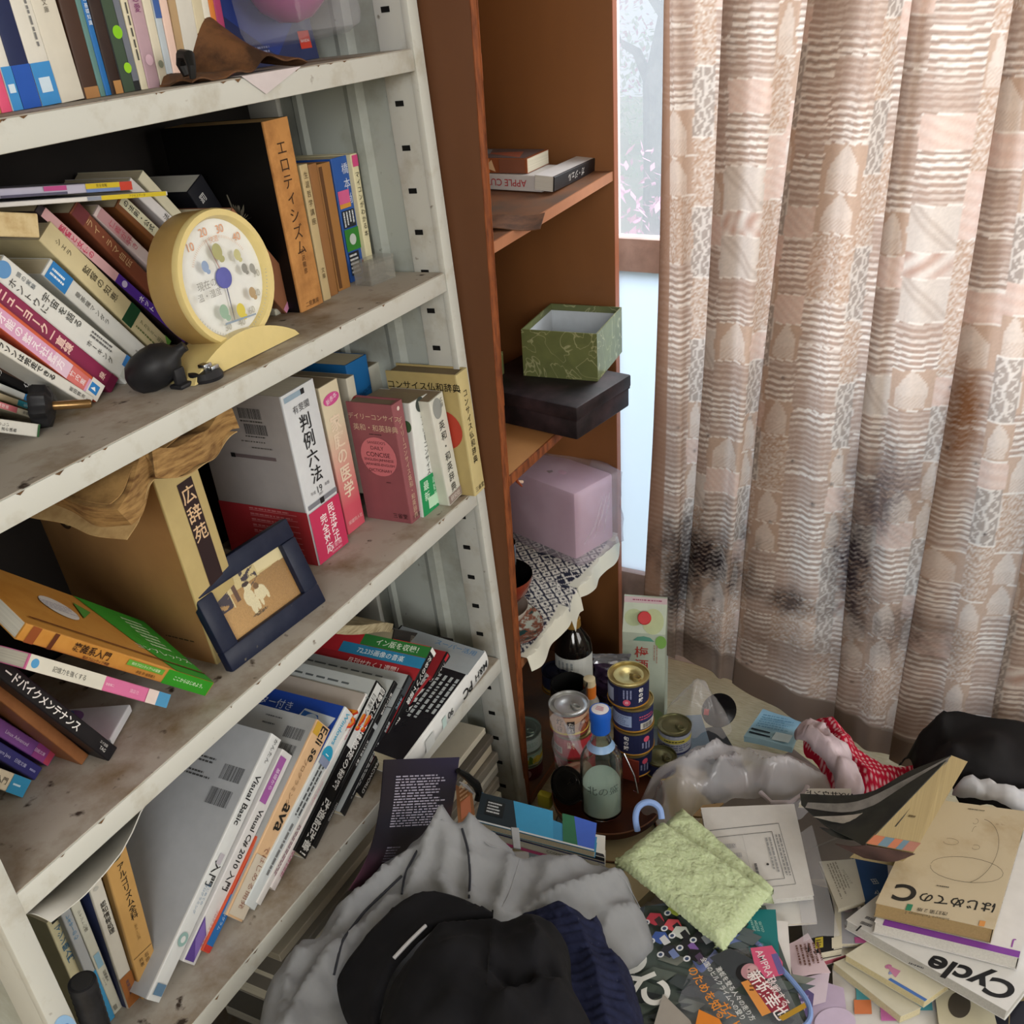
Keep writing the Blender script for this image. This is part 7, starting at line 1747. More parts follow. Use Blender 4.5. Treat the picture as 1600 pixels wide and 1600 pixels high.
# green towel folded
M_tw = stained('green_terry', 'c3d0aa', 'aebd90', 190, .36, .72, 1.0, bump=.8)
tw = thing('green_towel', 'folded pale green terry towel lying on the magazine in clear bag', 'towel', loc((0, 0, 0)))
def towel_layer(quad, zs, th, amp, seed, name, fold=0.012):
    p = [at_z(q[0], q[1], z) for q, z in zip(quad, zs)]
    nu, nv = 120, 86; P = np.zeros((nu, nv, 3))
    for i in range(nu):
        for j in range(nv):
            u, v = i / (nu - 1), j / (nv - 1)
            q = p[0] * (1 - u) * (1 - v) + p[1] * u * (1 - v) + p[2] * u * v + p[3] * (1 - u) * v
            e = min(u, 1 - u, v, 1 - v); rd = fold * (1 - min(1, e / .10)) ** 2.2
            n1 = mnoise.fractal(Vector((u * 7 + seed, v * 5, 0)), 1, 2, 3) * .003; n2 = mnoise.noise(Vector((u * 150 + seed, v * 110, 1))) * amp * .7
            n3 = mnoise.noise(Vector((u * 26 + 4 * v, v * 14, seed))) * amp * .15
            sh = np.array([mnoise.noise(Vector((u * 60, v * 50, 5))), mnoise.noise(Vector((u * 60, v * 50, 9))), 0]) * .0016
            P[i, j] = q + [0, 0, -rd + n1 + n2 + n3] + sh
    if np.cross(P[1, 0] - P[0, 0], P[0, 1] - P[0, 0])[2] < 0: P = P[:, ::-1]
    mb = MB(); mb.slab(P, th, M_tw); return mb.build(name, tw, angle=180)
towel_layer([(960, 1337), (1131, 1476), (1206, 1388), (1034, 1276)], (.335, .315, .32, .335), .016, .0018, 1.0, 'upper_layer')
towel_layer([(985, 1330), (1140, 1462), (1210, 1380), (1066, 1254)], (.318, .298, .30, .318), .014, .0018, 7.0, 'lower_layer')

# plastic bags
M_bag = film('milky_carrier_bag', 'eceaf0', .31, .12)
big = thing('plastic_bag', 'big milky crumpled plastic bag behind the green towel', 'plastic bag', loc((0, 0, 0)))
bo = [(1002, 1240, .20), (1005, 1212, .22), (1040, 1176, .24), (1085, 1152, .25), (1130, 1150, .26), (1180, 1156, .26), (1225, 1166, .25), (1262, 1178, .24), (1300, 1200, .24), (1310, 1230, .24), (1275, 1240, .235), (1250, 1252, .235), (1215, 1250, .235), (1180, 1236, .235), (1130, 1248, .23), (1090, 1262, .225), (1045, 1262, .215)]
bi = [(1060, 1200, .285), (1130, 1185, .30), (1200, 1190, .29), (1120, 1220, .28), (1260, 1205, .275), (1190, 1215, .28)]
rb_ = [([(1020, 1230, .2), (1070, 1190, .27), (1120, 1160, .27)], .018, .012), ([(1100, 1240, .25), (1160, 1205, .28), (1240, 1195, .27)], .016, .010), ([(1060, 1245, .23), (1110, 1215, .27), (1150, 1170, .28)], .012, .008), ([(1200, 1230, .25), (1230, 1200, .27), (1290, 1215, .25)], .014, .008), ([(1170, 1170, .27), (1200, 1220, .26)], .012, .008)]
bgv = drape(bo, bi, .0048, rb_, .004, 14, .05, .03, 11, crinkle=.0042, cscale=15)
cloth_part('bag_film', bgv, M_bag, big, 0)
mb = MB(); Q = [at_z(*q) for q in ((1188, 1238, .245), (1205, 1254, .245), (1235, 1254, .245), (1256, 1240, .25), (1262, 1228, .255))]; mb.tube(Q, .004, col('b3aab0', .4), 8); mb.build('bag_handle', big)
sm = thing('plastic_bag', 'small clear bag holding a black dish before the curtain', 'plastic bag', loc((0, 0, 0)))
so = [(1030, 1125, .10), (1050, 1085, .15), (1080, 1056, .20), (1096, 1050, .21), (1118, 1066, .19), (1136, 1096, .15), (1144, 1135, .10), (1130, 1152, .09), (1080, 1160, .09), (1045, 1150, .09)]
sv = drape(so, [(1090, 1090, .18), (1070, 1115, .15), (1120, 1115, .15)], .006, [([(1090, 1055, .2), (1080, 1100, .17), (1078, 1150, .1)], .02, .01), ([(1100, 1060, .2), (1115, 1110, .15)], .016, .008)], .006, 20, .03, .02, 4, crinkle=.006, cscale=18)
cloth_part('bag_film', sv, film('clear_crumpled_bag', 'e2dfe2', .26, .12), sm, 0)
q = at_z(1122, 1108, .13)
b = thing('black_dish', 'black round dish with red mark inside the small clear bag', 'dish', loc(q) @ Matrix.Rotation(1.15, 4, 'X') @ Matrix.Rotation(.5, 4, 'Y'))
mb = MB(); mb.lathe([(.0001, 0), (.026, 0), (.034, .006), (.035, .008), (.033, .008), (.025, .003), (.0001, .0025)], col('141315', .25), 36, capb=False, capt=False); mb.build('dish_body', b)
mb = MB(); mb.box(-.03, -.012, .0082, -.02, .0, .0095, col('c02a30', .4)); mb.build('red_mark', b)

# ---------------------------------------------------------------- coloured cloths by the curtain
def dotted(V, c0, c1, pitch):
    a = (V[:, 0] * .8 + V[:, 1] * .6) / pitch; b = (-V[:, 0] * .6 + V[:, 1] * .8) / pitch
    m = ((a % 1 - .5) ** 2 + (b % 1 - .5) ** 2) < .075
    C = np.where(m[:, None], hc3(c1)[None], hc3(c0)[None]); return np.concatenate([C, np.ones((len(V), 1))], 1)
rc = thing('red_dotted_cloth', 'bright red cloth with tiny white dots at the foot of the curtain', 'cloth', loc((0, 0, 0)))
rv = drape([(1258, 1165, .20), (1262, 1125, .23), (1282, 1110, .25), (1305, 1112, .26), (1335, 1135, .25), (1350, 1165, .23), (1385, 1180, .22), (1438, 1186, .20), (1420, 1215, .19), (1370, 1240, .19), (1330, 1240, .19), (1290, 1215, .19)], [(1310, 1150, .265), (1360, 1200, .225)], .0019, [([(1300, 1120, .26), (1330, 1170, .25), (1370, 1215, .22)], .012, .014), ([(1270, 1130, .24), (1290, 1190, .22)], .010, .012)], .008, 24, .03, .02, 6)
cloth_part('cloth', rv, vcol_mat('red_dotted_cotton', .85, .12, .1), rc, 0, dye=dotted(rv[0], 'c41f3e', 'e9b9c2', .0085))
pk_ = thing('pink_white_cloth', 'crumpled pinkish white tissue lying over the red dotted cloth', 'cloth', loc((0, 0, 0)))
pv = drape([(1242, 1150, .245), (1248, 1128, .262), (1270, 1118, .275), (1290, 1135, .275), (1305, 1150, .275), (1330, 1160, .27), (1335, 1185, .265), (1352, 1215, .255), (1345, 1240, .25), (1310, 1240, .25), (1300, 1200, .262), (1270, 1170, .265)], [(1280, 1150, .292), (1318, 1180, .288)], .0055, [([(1255, 1140, .27), (1290, 1165, .28), (1320, 1220, .26)], .016, .010), ([(1275, 1125, .27), (1310, 1170, .28)], .012, .008)], .004, 34, .02, .012, 9, crinkle=.008, cscale=26)
cloth_part('tissue', pv, stained('pinkish_tissue', 'd3c3cb', 'c2b0ba', 20, .4, .7, .9), pk_, .0012)
bkc = thing('black_fabric_bag', 'black fabric bag slumped against the curtain at the right edge', 'bag', loc((0, 0, 0)))
bkv = drape([(1408, 1178, .16), (1422, 1150, .22), (1450, 1112, .28), (1470, 1095, .30), (1500, 1096, .30), (1560, 1108, .30), (1640, 1125, .30), (1700, 1200, .26), (1660, 1262, .25), (1590, 1244, .25), (1510, 1236, .24), (1440, 1216, .20)], [(1450, 1160, .30), (1490, 1150, .32), (1530, 1170, .31), (1560, 1150, .32), (1590, 1190, .29), (1620, 1180, .29), (1470, 1190, .26)], .008, [([(1470, 1100, .30), (1490, 1150, .32), (1480, 1200, .27)], .012, .012)], .003, 14, .05, .02, 3)
cloth_part('fabric', bkv, stained('black_nylon', '121113', '1c1a1d', 10, .4, .7, .75), bkc, .003)
wc = thing('white_blue_cloth', 'white and pale blue cloth behind the tan programming book', 'cloth', loc((0, 0, 0)))
wv = drape([(1490, 1240, .24), (1500, 1212, .26), (1515, 1208, .27), (1545, 1220, .27), (1580, 1228, .27), (1640, 1240, .27), (1650, 1275, .25), (1590, 1270, .25), (1530, 1258, .24)], [(1540, 1240, .28), (1600, 1250, .28)], .006, [([(1500, 1225, .26), (1560, 1245, .27), (1620, 1255, .27)], .014, .010), ([(1510, 1212, .27), (1580, 1240, .27), (1640, 1250, .26)], .012, .008)], .004, 22, .02, .015, 2, crinkle=.007, cscale=18)
cloth_part('cloth', wv, stained('white_blue_cotton', 'cfd0d6', 'b4bccb', 12, .45, .7, .9), wc, .002)
# pale blue printed packet on the matting
sheet('pale blue packet with black bars on the matting before the curtain', [(1162, 1152), (1238, 1168), (1252, 1128), (1192, 1108)], (.075, .085, .06, .055), '9fc4d4', [('p', [(.05, .12), (.5, .10), (.5, .14), (.05, .17)], '22303a'), ('p', [(.05, .24), (.45, .22), (.45, .26), (.05, .29)], '22303a'), ('lines', .1, .35, .8, .8, 6, '6f9ab0'), ('r', .55, .05, .9, .3, 'c9dde4')], name='packet', cat='packet', th=.012)

# ---------------------------------------------------------------- printed things at the left of the heap
# curved leaflet standing between shelf and jacket
nu, nv = 26, 18; P = np.zeros((nu, nv, 3))
cTL, cTR, cBL, cBR = at_x(600, 1187, -.672), at_x(718, 1183, -.664), at_x(545, 1392, -.642), at_x(668, 1392, -.640)
for i in range(nu):
    for j in range(nv):
        u, v = i / (nu - 1), j / (nv - 1)
        q = cBL * (1 - u) * (1 - v) + cBR * u * (1 - v) + cTR * u * v + cTL * (1 - u) * v
        P[i, j] = q + np.array([.022, 0, 0]) * math.sin(math.pi * v) * (1 - .3 * u) + np.array([0, -.016, 0]) * math.sin(math.pi * v)
def purple_print(uu, vv):
    base = hc3('1c1820')[None, None] * np.ones(uu.shape + (1,))
    t = np.clip((.42 - vv) / .3, 0, 1) * np.clip(1.2 - uu, 0, 1); base = base * (1 - t[..., None]) + hc3('4d2c3c') * t[..., None]
    t = np.clip((vv - .75) / .25, 0, 1) * np.clip(uu, 0, 1); base = base * (1 - .6 * t[..., None]) + hc3('35304f') * .6 * t[..., None]
    return base
uu, vv = np.meshgrid(np.linspace(0, 1, nu), np.linspace(0, 1, nv), indexing='ij'); dy = np.concatenate([purple_print(uu, vv), np.ones((nu, nv, 1))], 2).reshape(-1, 4)
lf = thing('game_leaflet', 'dark purple printed leaflet bent upright against the shelf edge', 'leaflet', loc((0, 0, 0)))
Pn = P if np.cross(P[1, 0] - P[0, 0], P[0, 1] - P[0, 0]) @ (CAM - P[0, 0]) > 0 else P
mb = MB(); mb.slab(P, .0012, vcol_mat('glossy_print', .35, 0, .4)); mb.build('leaflet_sheet', lf, dye=np.vstack([dy, dy]))
mb = MB()
class Curved:
    def __init__(s): s.U = .10; s.V = .15; s.k = 0; s.bend = True
    def pt(s, u, v, off):
        a, b = min(max(u / s.U, 0), 1) * (nu - 1), min(max(v / s.V, 0), 1) * (nv - 1); i, j = min(int(a), nu - 2), min(int(b), nv - 2); fa, fb = a - i, b - j
        q = P[i, j] * (1 - fa) * (1 - fb) + P[i + 1, j] * fa * (1 - fb) + P[i + 1, j + 1] * fa * fb + P[i, j + 1] * (1 - fa) * fb
        return q + nrm(CAM - q) * (.0012 + off)
decal(mb, Curved(), [('lines', .16, .56, .88, .90, 19, '9a96a6'), ('lines', .2, .28, .38, .42, 6, '8a8698'), ('r', .50, .25, .72, .42, '3f3a72'), ('p', [(.52, .27), (.70, .32), (.60, .33), (.68, .40), (.54, .34), (.60, .32)], 'c9c6dc')])
mb.build('printed_text', lf)
# things wedged between shelf post and leaflet
qbook('orange brown booklet wedged between the shelf post and the jacket', [(716, 1292), (742, 1272), (738, 1240), (712, 1226)], .352, .012, '8a5a34', items=[('r', .2, .1, .8, .5, 'b06a4a'), ('lines', .2, .5, .8, .9, 4, 'c9a07a')])
hg = thing('black_plastic_holder', 'black plastic holder with grey wire loop beside the leaflet', 'holder', loc((0, 0, 0)))
mb = MB(); Q = [at_x(q[0], q[1], -.652) for q in ((716, 1204), (728, 1212), (744, 1226), (749, 1240), (746, 1252))]; mb.tube(Q, [.004, .006, .007, .006, .005], col('151515', .35), 8); mb.build('arm', hg)
mb = MB(); Q = [at_x(q[0], q[1], -.648) for q in ((718, 1222), (730, 1228), (740, 1240), (736, 1236), (722, 1226))]; mb.tube(Q, .0012, col('9a9a9c', .3), 6); mb.build('wire_loop', hg)
qbook('flat blue software box with dark notice panel beside the jacket', [(742, 1283), (930, 1331), (933, 1308), (753, 1238)], (.335, .33, .33, .335), .012, '2f86b4', name='software_box', cat='box', items=[('p', [(0, .02), (.0, .98), (.28, .97), (.36, .02)], '16242c'), ('p', [(.28, .97), (.36, .02), (.66, .02), (.62, .95)], '3a94c2'), ('p', [(.74, .02), (.70, .95), (.80, .95), (.86, .02)], '2c6a4a'), ('p', [(.86, .02), (.80, .95), (.99, .9), (.99, .05)], '3f62c4'), ('r', .06, .30, .22, .80, '0f1416'), ('lines', .075, .36, .205, .76, 4, 'c9cdd0'), ('p', [(0, .0), (.99, .0), (.99, .05), (0, .05)], 'c9d0d4')])
qbook('white boxed software with navy stripes and pink band under the blue one', [(775, 1294), (945, 1340), (946, 1306), (770, 1278)], (.320, .315, .317, .322), .034, 'd6d6d0', name='software_box', cat='box', pages='d6d6d0', spine_edge=0, items=[('p', [(0, .0), (1, .0), (1, .3), (0, .3)], '23242a')], spine_items=[('r', 0, .78, .999, .999, '232834'), ('r', 0, .62, .999, .70, '2a3572'), ('r', 0, .0, .999, .20, 'c9508a'), ('ht', 'COSMO', .55, .42, .045, '4a4a4e')])

# ---------------------------------------------------------------- books and papers at the right of the heap
HG = 'books and papers on the right of the heap'
qbook('white sheet pile with a printed form on the right of the towel', [(1125, 1415), (1272, 1399), (1241, 1256), (1095, 1262)], .278, .008, 'cdccca', pages='c4c2bd', name='paper_stack', cat='paper', items=[('r', .05, .118, .84, .122, '6f7072'), ('r', .84, .12, .845, .74, '6f7072'), ('r', .05, .735, .84, .742, '6f7072'), ('r', .0, .18, .74, .184, '55575a'), ('r', .738, .18, .744, .66, '55575a'), ('r', .0, .655, .74, .66, '55575a'), ('r', .40, .18, .402, .66, '8a8b8d'), ('lines', .76, .2, .83, .62, 2, '8d8e90', True), ('lines', .64, .2, .72, .6, 2, '9a9b9d', True), ('e', .28, .56, .015, .015, '3a3a3c'), ('e', .60, .33, .015, .015, '3a3a3c'), ('lines', .1, .3, .35, .6, 3, 'b0b0b2'), ('lines', .44, .22, .5, .35, 1, '5a5a5c', True)])
qbook('lower white sheet peeking out below the printed form', [(1140, 1450), (1277, 1441), (1268, 1385), (1130, 1392)], .262, .004, 'cfcecb', name='paper_sheet', cat='paper')
sheet('clear plastic sleeve at the right edge of the white sheets', [(1255, 1478), (1312, 1462), (1268, 1298), (1236, 1305)], (.252, .25, .262, .272), 'e0e0e4', name='plastic_sleeve', cat='sleeve', mat=film('clear_sleeve', 'e4e4e8', .16, .1), curl=.012)
qbook('tan sheet of wood under the milky plastic bag', [(1082, 1275), (1108, 1276), (1131, 1254), (1098, 1258)], .24, .004, 'a08660', name='wood_offcut', cat='wood', pages='8a6f4a')
# teal book and white book beside the bagged magazine
qbook('teal book with pale publisher lettering right of the towel', [(1176, 1500), (1219, 1508), (1212, 1421), (1150, 1421)], .293, .012, '1d7478', items=[('ht', 'SHUWA', .46, .72, .15, 'a9cfc6', 90, .012), ('ht', 'SYSTEM', .62, .72, .15, 'a9cfc6', 90, .012), ('ht', 'CO.,LTD.', .79, .72, .13, 'a9cfc6', 90, .012)], pages='d5d2cc')
qbook('white covered book under the teal one', [(1190, 1530), (1237, 1528), (1231, 1440), (1180, 1436)], .278, .014, 'd9d6d4', pages='d0ccc4')
# cycling magazine inside a clear bag with blue seams
ZM = .292
mq = [(972, 1655), (1284, 1655), (1196, 1415), (1008, 1415)]
def uvq(px, py):
    a, b, d = at_z(*mq[0], ZM), at_z(*mq[1], ZM), at_z(*mq[3], ZM); p = at_z(px, py, ZM) - a
    A = np.stack([(b - a)[:2], (d - a)[:2]], 1); u, v = np.linalg.solve(A, p[:2]); return (float(u), float(v))
def pp(*pts): return [uvq(*q) for q in pts]
U_ = lambda px, py: uvq(px, py)
def tx(s, px, py, sz, c, rot, b=.01): u, v = U_(px, py); return ('ht', s, u, v, sz, c, rot, b)
mit = []
rr2 = random.Random(12)
for k in range(46):
    x, y = rr2.uniform(985, 1245), rr2.uniform(1430, 1640); w, h = rr2.uniform(14, 40), rr2.uniform(5, 14)
    c = rr2.choice(['4b5650', '59625c', '3c4446', '6c736c', '2f3638', '566064', '7a7f78'])
    mit.append(('p', pp((x - w, y), (x - w * .2, y - h), (x + w, y - h * .2), (x + w * .3, y + h)), c))
for x, y, c1, c2 in ((1022, 1440, 'b03a4a', '3a2a2c'), (1050, 1450, 'c9505a', '2a2a30'), (1030, 1470, '3f5aa0', 'c9ccd0'), (1062, 1462, 'c3c9c4', '26282c'), (1044, 1492, '2a2c34', '6f7fae'), (1074, 1482, '1f2126', '7a5aa0'), (1095, 1470, '26262c', '8a8f98'), (1055, 1428, 'a8b84a', '2c2c2e'), (1085, 1500, '17181c', '50405a')):
    mit.append(('p', pp((x - 14, y + 3), (x - 6, y - 9), (x + 10, y - 8), (x + 16, y + 4), (x + 2, y + 11)), c1)); mit.append(('p', pp((x, y + 2), (x + 8, y - 4), (x + 18, y + 8), (x + 8, y + 13)), c2))
    u, v = U_(x - 12, y + 6); mit.append(('e', u, v, .02, .02, 'd5d8dc')); mit.append(('e', u, v, .011, .011, '3a4a6a'))
mit += [tx('C', 988, 1512, .22, 'd9dad6', 118, .03), tx('Y', 1004, 1538, .20, 'd9dad6', 118, .03), tx('C', 1026, 1562, .20, 'd9dad6', 118, .03)]
mit += [('p', pp((1108, 1505), (1140, 1490), (1200, 1520), (1190, 1560), (1150, 1540)), '3a3f44'), ('p', pp((1172, 1490), (1205, 1486), (1222, 1512), (1222, 1532), (1196, 1538), (1178, 1515)), 'd0587c'), ('p', pp((1204, 1500), (1214, 1498), (1226, 1530), (1216, 1532)), '6a5f9a'), tx('AMPRATI', 1196, 1518, .055, 'e9d5dc', -68)]
u, v = U_(1171, 1527); mit += [('e', u - .02, v - .005, .055, .06, '17161a'), ('e', u, v, .048, .052, 'b98a92'), ('e', u + .012, v + .006, .030, .034, 'c9a0a4'), ('e', u - .006, v + .012, .006, .004, '3a2a2c'), ('e', u - .002, v - .014, .006, .004, '3a2a2c'), ('e', u + .028, v - .002, .004, .012, '8a4a50')]
mit += [('p', pp((1162, 1549), (1185, 1530), (1228, 1574), (1233, 1588), (1204, 1592)), '8f2f40'), tx('新城幸也', 1199, 1564, .085, 'efe6e6', -58, .016), tx('挑戦する', 1214, 1560, .05, 'e5d6d8', -58), ('p', pp((1157, 1545), (1168, 1541), (1204, 1592), (1190, 1598)), 'd9924a'), ('lines', *U_(1170, 1560), *[a + b for a, b in zip(U_(1170, 1560), (.03, .05))], 2, '6a4020')]
mit += [tx('のためを知る', 1104, 1560, .062, 'dd8a2c', -58, .012), tx('ガイド', 1140, 1597, .062, 'dd8a2c', -58, .012), tx('全国のヒルクライムへの登り', 1128, 1553, .035, 'd5d8d6', -58), tx('激坂を登る人々の走り方', 1148, 1562, .035, 'd5d8d6', -58), ('p', pp((1215, 1600), (1256, 1577), (1259, 1585), (1222, 1606)), 'b08a2c')]
qbook('cycling magazine with riders on its cover inside the blue seamed bag', mq, ZM, .010, '4d5854', pages='c9c8c4', name='cycling_magazine', cat='magazine', items=mit)
bg = thing('clear_zip_bag', 'clear bag with blue seams and blue loop handle around the cycling magazine', 'plastic bag', loc((0, 0, 0)))
M_seam = col('7f9ad0', .3)
def ztube(name, pts, r, matc, z): 
    mb = MB(); Q = [at_z(q[0], q[1], z) for q in pts]; mb.tube(Q, r, matc, 8); return mb.build(name, bg)
def smoothpts(pts, k=6):
    P_ = [np.array(p, float) for p in pts]; out = []
    for i in range(len(P_) - 1):
        p0, p1, p2, p3 = P_[max(i - 1, 0)], P_[i], P_[i + 1], P_[min(i + 2, len(P_) - 1)]
        for j in range(k): t = j / k; out.append(.5 * ((2 * p1) + (-p0 + p2) * t + (2 * p0 - 5 * p1 + 4 * p2 - p3) * t * t + (-p0 + 3 * p1 - 3 * p2 + p3) * t ** 3))
    return out + [P_[-1]]
ztube('seam', smoothpts([(1186, 1478), (1205, 1496), (1232, 1526), (1256, 1556), (1266, 1578), (1262, 1598), (1240, 1615)]), .0034, M_seam, ZM + .004)
Q1 = smoothpts([(1080, 1497), (1093, 1512), (1108, 1498), (1130, 1473), (1152, 1464), (1172, 1466), (1192, 1480)], 7)
Pz = np.array([[at_z(q[0], q[1] - 4, ZM + .004), at_z(q[0] + 3, q[1] + 7, ZM + .0035)] for q in Q1]); 
mb = MB(); mb.slab(Pz if np.cross(Pz[1, 0] - Pz[0, 0], Pz[0, 1] - Pz[0, 0])[2] > 0 else Pz[:, ::-1], .0012, film('blue_zip_band', '6f7fb8', .8, .3)); mb.build('zip_band', bg)
L0 = at_z(998, 1310, .30)
Q = [at_z(*q) for q in ((996, 1298, .300), (993, 1278, .318), (997, 1262, .332), (1008, 1254, .338), (1021, 1255, .338), (1031, 1264, .332), (1034, 1280, .322))]
mb = MB(); mb.tube(smoothpts(Q, 5), .0048, col('8aa6dc', .3), 10); mb.build('loop_handle', bg)
fq = [(1030, 1640), (1262, 1612), (1192, 1476), (1085, 1500)]
p = [at_z(q[0], q[1], ZM + .003) for q in fq]
P = np.zeros((16, 16, 3))
for i in range(16):
    for j in range(16):
        u, v = i / 15, j / 15; P[i, j] = p[0] * (1 - u) * (1 - v) + p[1] * u * (1 - v) + p[2] * u * v + p[3] * (1 - u) * v + np.array([0, 0, .0025 * (1 + math.sin(u * 9 + v * 4) * math.cos(v * 7))])
mb = MB(); mb.grid(P, film('clear_pocket', 'd9dcea', .13, .12)); mb.build('bag_film', bg)

# tan programming book and the stack under it
M_tan = stained('foxed_book_cover', 'bcae93', '9a7f56', 8, .47, .75, .5, spots='6a4f30', spot_scale=40, spot_lo=.72)
ZC = .318
cq = [(1606, 1268), (1446, 1247), (1368, 1411), (1552, 1452)]
kan = [('ht', 'はじめての', .37, .845, .145, '25231f', 0, .018, .95), ('ht', 'C', .84, .835, .30, '25231f', 0, .03, 1.0), ('e', .96, .86, .001, .001, '25231f'), ('r', .73, .915, .78, .965, '2f7a5a'), ('ht', '改訂第２版', .55, .945, .055, '3a352c'), ('r', .08, .955, .13, .995, 'c98a4a'), ('ht', 'Software Technology 2', .58, .985, .042, '4a4438'), ('lines', .48, .735, .6, .75, 1, '3a352c'), ('lines', .40, .045, .58, .06, 1, '4a4438')]
def arcpts(cx, cy, rx, ry, a0, a1, w=.004, n=24):
    A = np.linspace(a0, a1, n); o = [(cx + rx * math.cos(a), cy + ry * math.sin(a)) for a in A]; i_ = [(cx + (rx - w) * math.cos(a), cy + (ry - w) * math.sin(a)) for a in A[::-1]]
    return [(o[k], o[k + 1], i_[n - 2 - k], i_[n - 1 - k]) for k in range(n - 1)]
for seg in arcpts(.40, .42, .24, .28, 1.9, 4.6) + arcpts(.38, .60, .33, .10, 0, 6.28) + arcpts(.60, .40, .07, .025, 0, 5.5, .003) + arcpts(.36, .43, .035, .018, 0, 5.8, .003) + arcpts(.44, .22, .025, .02, .5, 5, .003) + arcpts(.42, .32, .02, .05, 4.6, 6.6, .003): kan.append(('p', list(seg), '55503f'))
qbook('worn tan programming book with a doodled face on the cover', cq, ZC, .026, M_tan, pages='a58d64', spine_edge=3, bottom='9a8a6c', items=kan, spine_items=[('ht', 'つくるはじめての', .45, .5, .07, '2a2620', 0, .01), ('r', .78, .2, .86, .8, '3f6a5a'), ('r', .93, .3, .97, .7, '26231f')])
qbook('white book with purple edge beneath the tan programming book', [(1640, 1300), (1450, 1262), (1366, 1440), (1592, 1497)], .290, .022, 'd2d0cf', pages='cfccc6', spine_edge=3, items=[('r', .0, .955, 1, .999, '7d3f9a'), ('ht', 'J', .06, .91, .10, '8a4a9a', 0, .01)], spine_items=[('ht', 'J', .86, .5, .12, '8a4a9a', 0, .01), ('r', .3, .2, .7, .8, 'b9c4d0')])
qbook('bicycle magazine with large black lettering under the purple edged book', [(1660, 1470), (1395, 1380), (1322, 1437), (1574, 1580)], .266, .018, 'd3d2d0', pages='b9b7b2', items=[('ht', 'Cycle', .27, .80, .21, '17171a', 0, .03), ('lines', .5, .86, .62, .9, 1, '4a4a4c'), ('ht', '1', .95, .70, .08, '26262a', 0, .02), ('lines', .9, .5, .98, .66, 2, '7a7a7c')])
qbook('cream paperback with pink emblem in front of the bicycle magazine', [(1445, 1565), (1484, 1537), (1356, 1470), (1321, 1492)], .246, .012, 'cfcab6', pages='cbbf98', items=[('e', .42, .58, .10, .07, 'b8729a'), ('e', .30, .50, .12, .05, '8a8fb8'), ('p', [(.2, .42), (.5, .45), (.45, .6), (.3, .52)], 'c27f9f'), ('r', .0, .0, .10, .45, '4a6fb0')])
qbook('plain cream paperback under the one with the pink emblem', [(1408, 1588), (1440, 1574), (1322, 1496), (1302, 1504)], .232, .014, 'c6c2b0', pages='c9bf9e')
sheet('white sheet printed with coloured squares at the bottom right', [(1305, 1640), (1540, 1640), (1500, 1560), (1300, 1510)], .214, 'd2d0ce', [('r', .16, .55, .26, .72, '4f98a6'), ('r', .14, .38, .26, .55, 'c9764a'), ('r', .32, .30, .44, .48, 'c470ae'), ('r', .55, .42, .68, .62, '4f98a6'), ('r', .70, .40, .82, .60, '9a94b8'), ('r', .72, .26, .84, .42, 'c46aa2'), ('r', .04, .1, .12, .26, 'c4507e')])
qbook('dark album corner at the bottom right of the heap', [(1552, 1640), (1640, 1640), (1640, 1560), (1556, 1568)], .22, .02, '22222c', items=[('r', .25, 0, .27, 1, '8a7a5a')], name='album', cat='album')
qbook('cream sheet under the bicycle magazine at the bottom right', [(1470, 1625), (1560, 1610), (1545, 1550), (1460, 1545)], .225, .004, 'c4bea6', name='paper_sheet', cat='paper', items=[('e', .4, .6, .2, .25, '4a443c')])
# open paperback face down, tan fore edge up
op = thing('splayed_paperback', 'open paperback with curled dark leaves and tan page edges on the heap', 'book', loc((0, 0, 0)))
def ribbon(name, rows, mat, th=.001, dye=None):
    P = np.array([[at_z(*q) for q in smoothpts(r, 5)] for r in rows])
    if np.cross(P[1, 0] - P[0, 0], P[0, 1] - P[0, 0])[2] < 0: P = P[::-1]
    mb = MB(); mb.slab(P, th, mat); return mb.build(name, op)
# closed block of pages: long tan strip
A_ = [at_z(*q) for q in ((1486, 1180, .375), (1512, 1190, .372), (1428, 1332, .352), (1352, 1318, .352))]
blk = np.array([A_[0], A_[1], A_[2], A_[3]])
mb = MB(); dn = np.array([-.02, .02, -.055])
mb.add([tuple(v) for v in blk] + [tuple(v + dn) for v in blk], [(0, 1, 2, 3), (7, 6, 5, 4), (0, 4, 5, 1), (1, 5, 6, 2), (2, 6, 7, 3), (3, 7, 4, 0)], pages_mat('b9a67c'))
F = Face(blk[3] + [0, 0, .0003], blk[2] - blk[3], blk[0] - blk[3]); 
if F.n[2] < 0: F.n = -F.n
decal(mb, F, [('r', .02, .0, .25, .09, 'c47a5a'), ('r', .25, .0, .45, .09, '6f8a9a'), ('r', .45, .0, .62, .09, 'c47a5a'), ('r', .62, .0, .75, .09, '6f8a9a'), ('r', .75, .0, .98, .09, 'b07a6a'), ('lines', .3, .30, .5, .34, 1, '5a4a30')])
mb.build('page_block', op)
M_leaf = stained('grey_printed_leaf', '6f6a66', '55524e', 30, .4, .65, .7); M_dkleaf = stained('dark_printed_leaf', '3a3d38', '26282a', 18, .4, .65, .5)
ribbon('cover', [[(1486, 1180, .377), (1420, 1205, .345), (1350, 1240, .325), (1250, 1240, .31)], [(1350, 1322, .352), (1330, 1310, .335), (1290, 1290, .318), (1252, 1258, .305)]], M_dkleaf, .0012)
ribbon('curled_leaf', [[(1484, 1182, .380), (1420, 1215, .356), (1340, 1252, .338), (1262, 1254, .330)], [(1480, 1192, .372), (1412, 1236, .346), (1332, 1268, .330), (1258, 1262, .322)]], M_leaf)
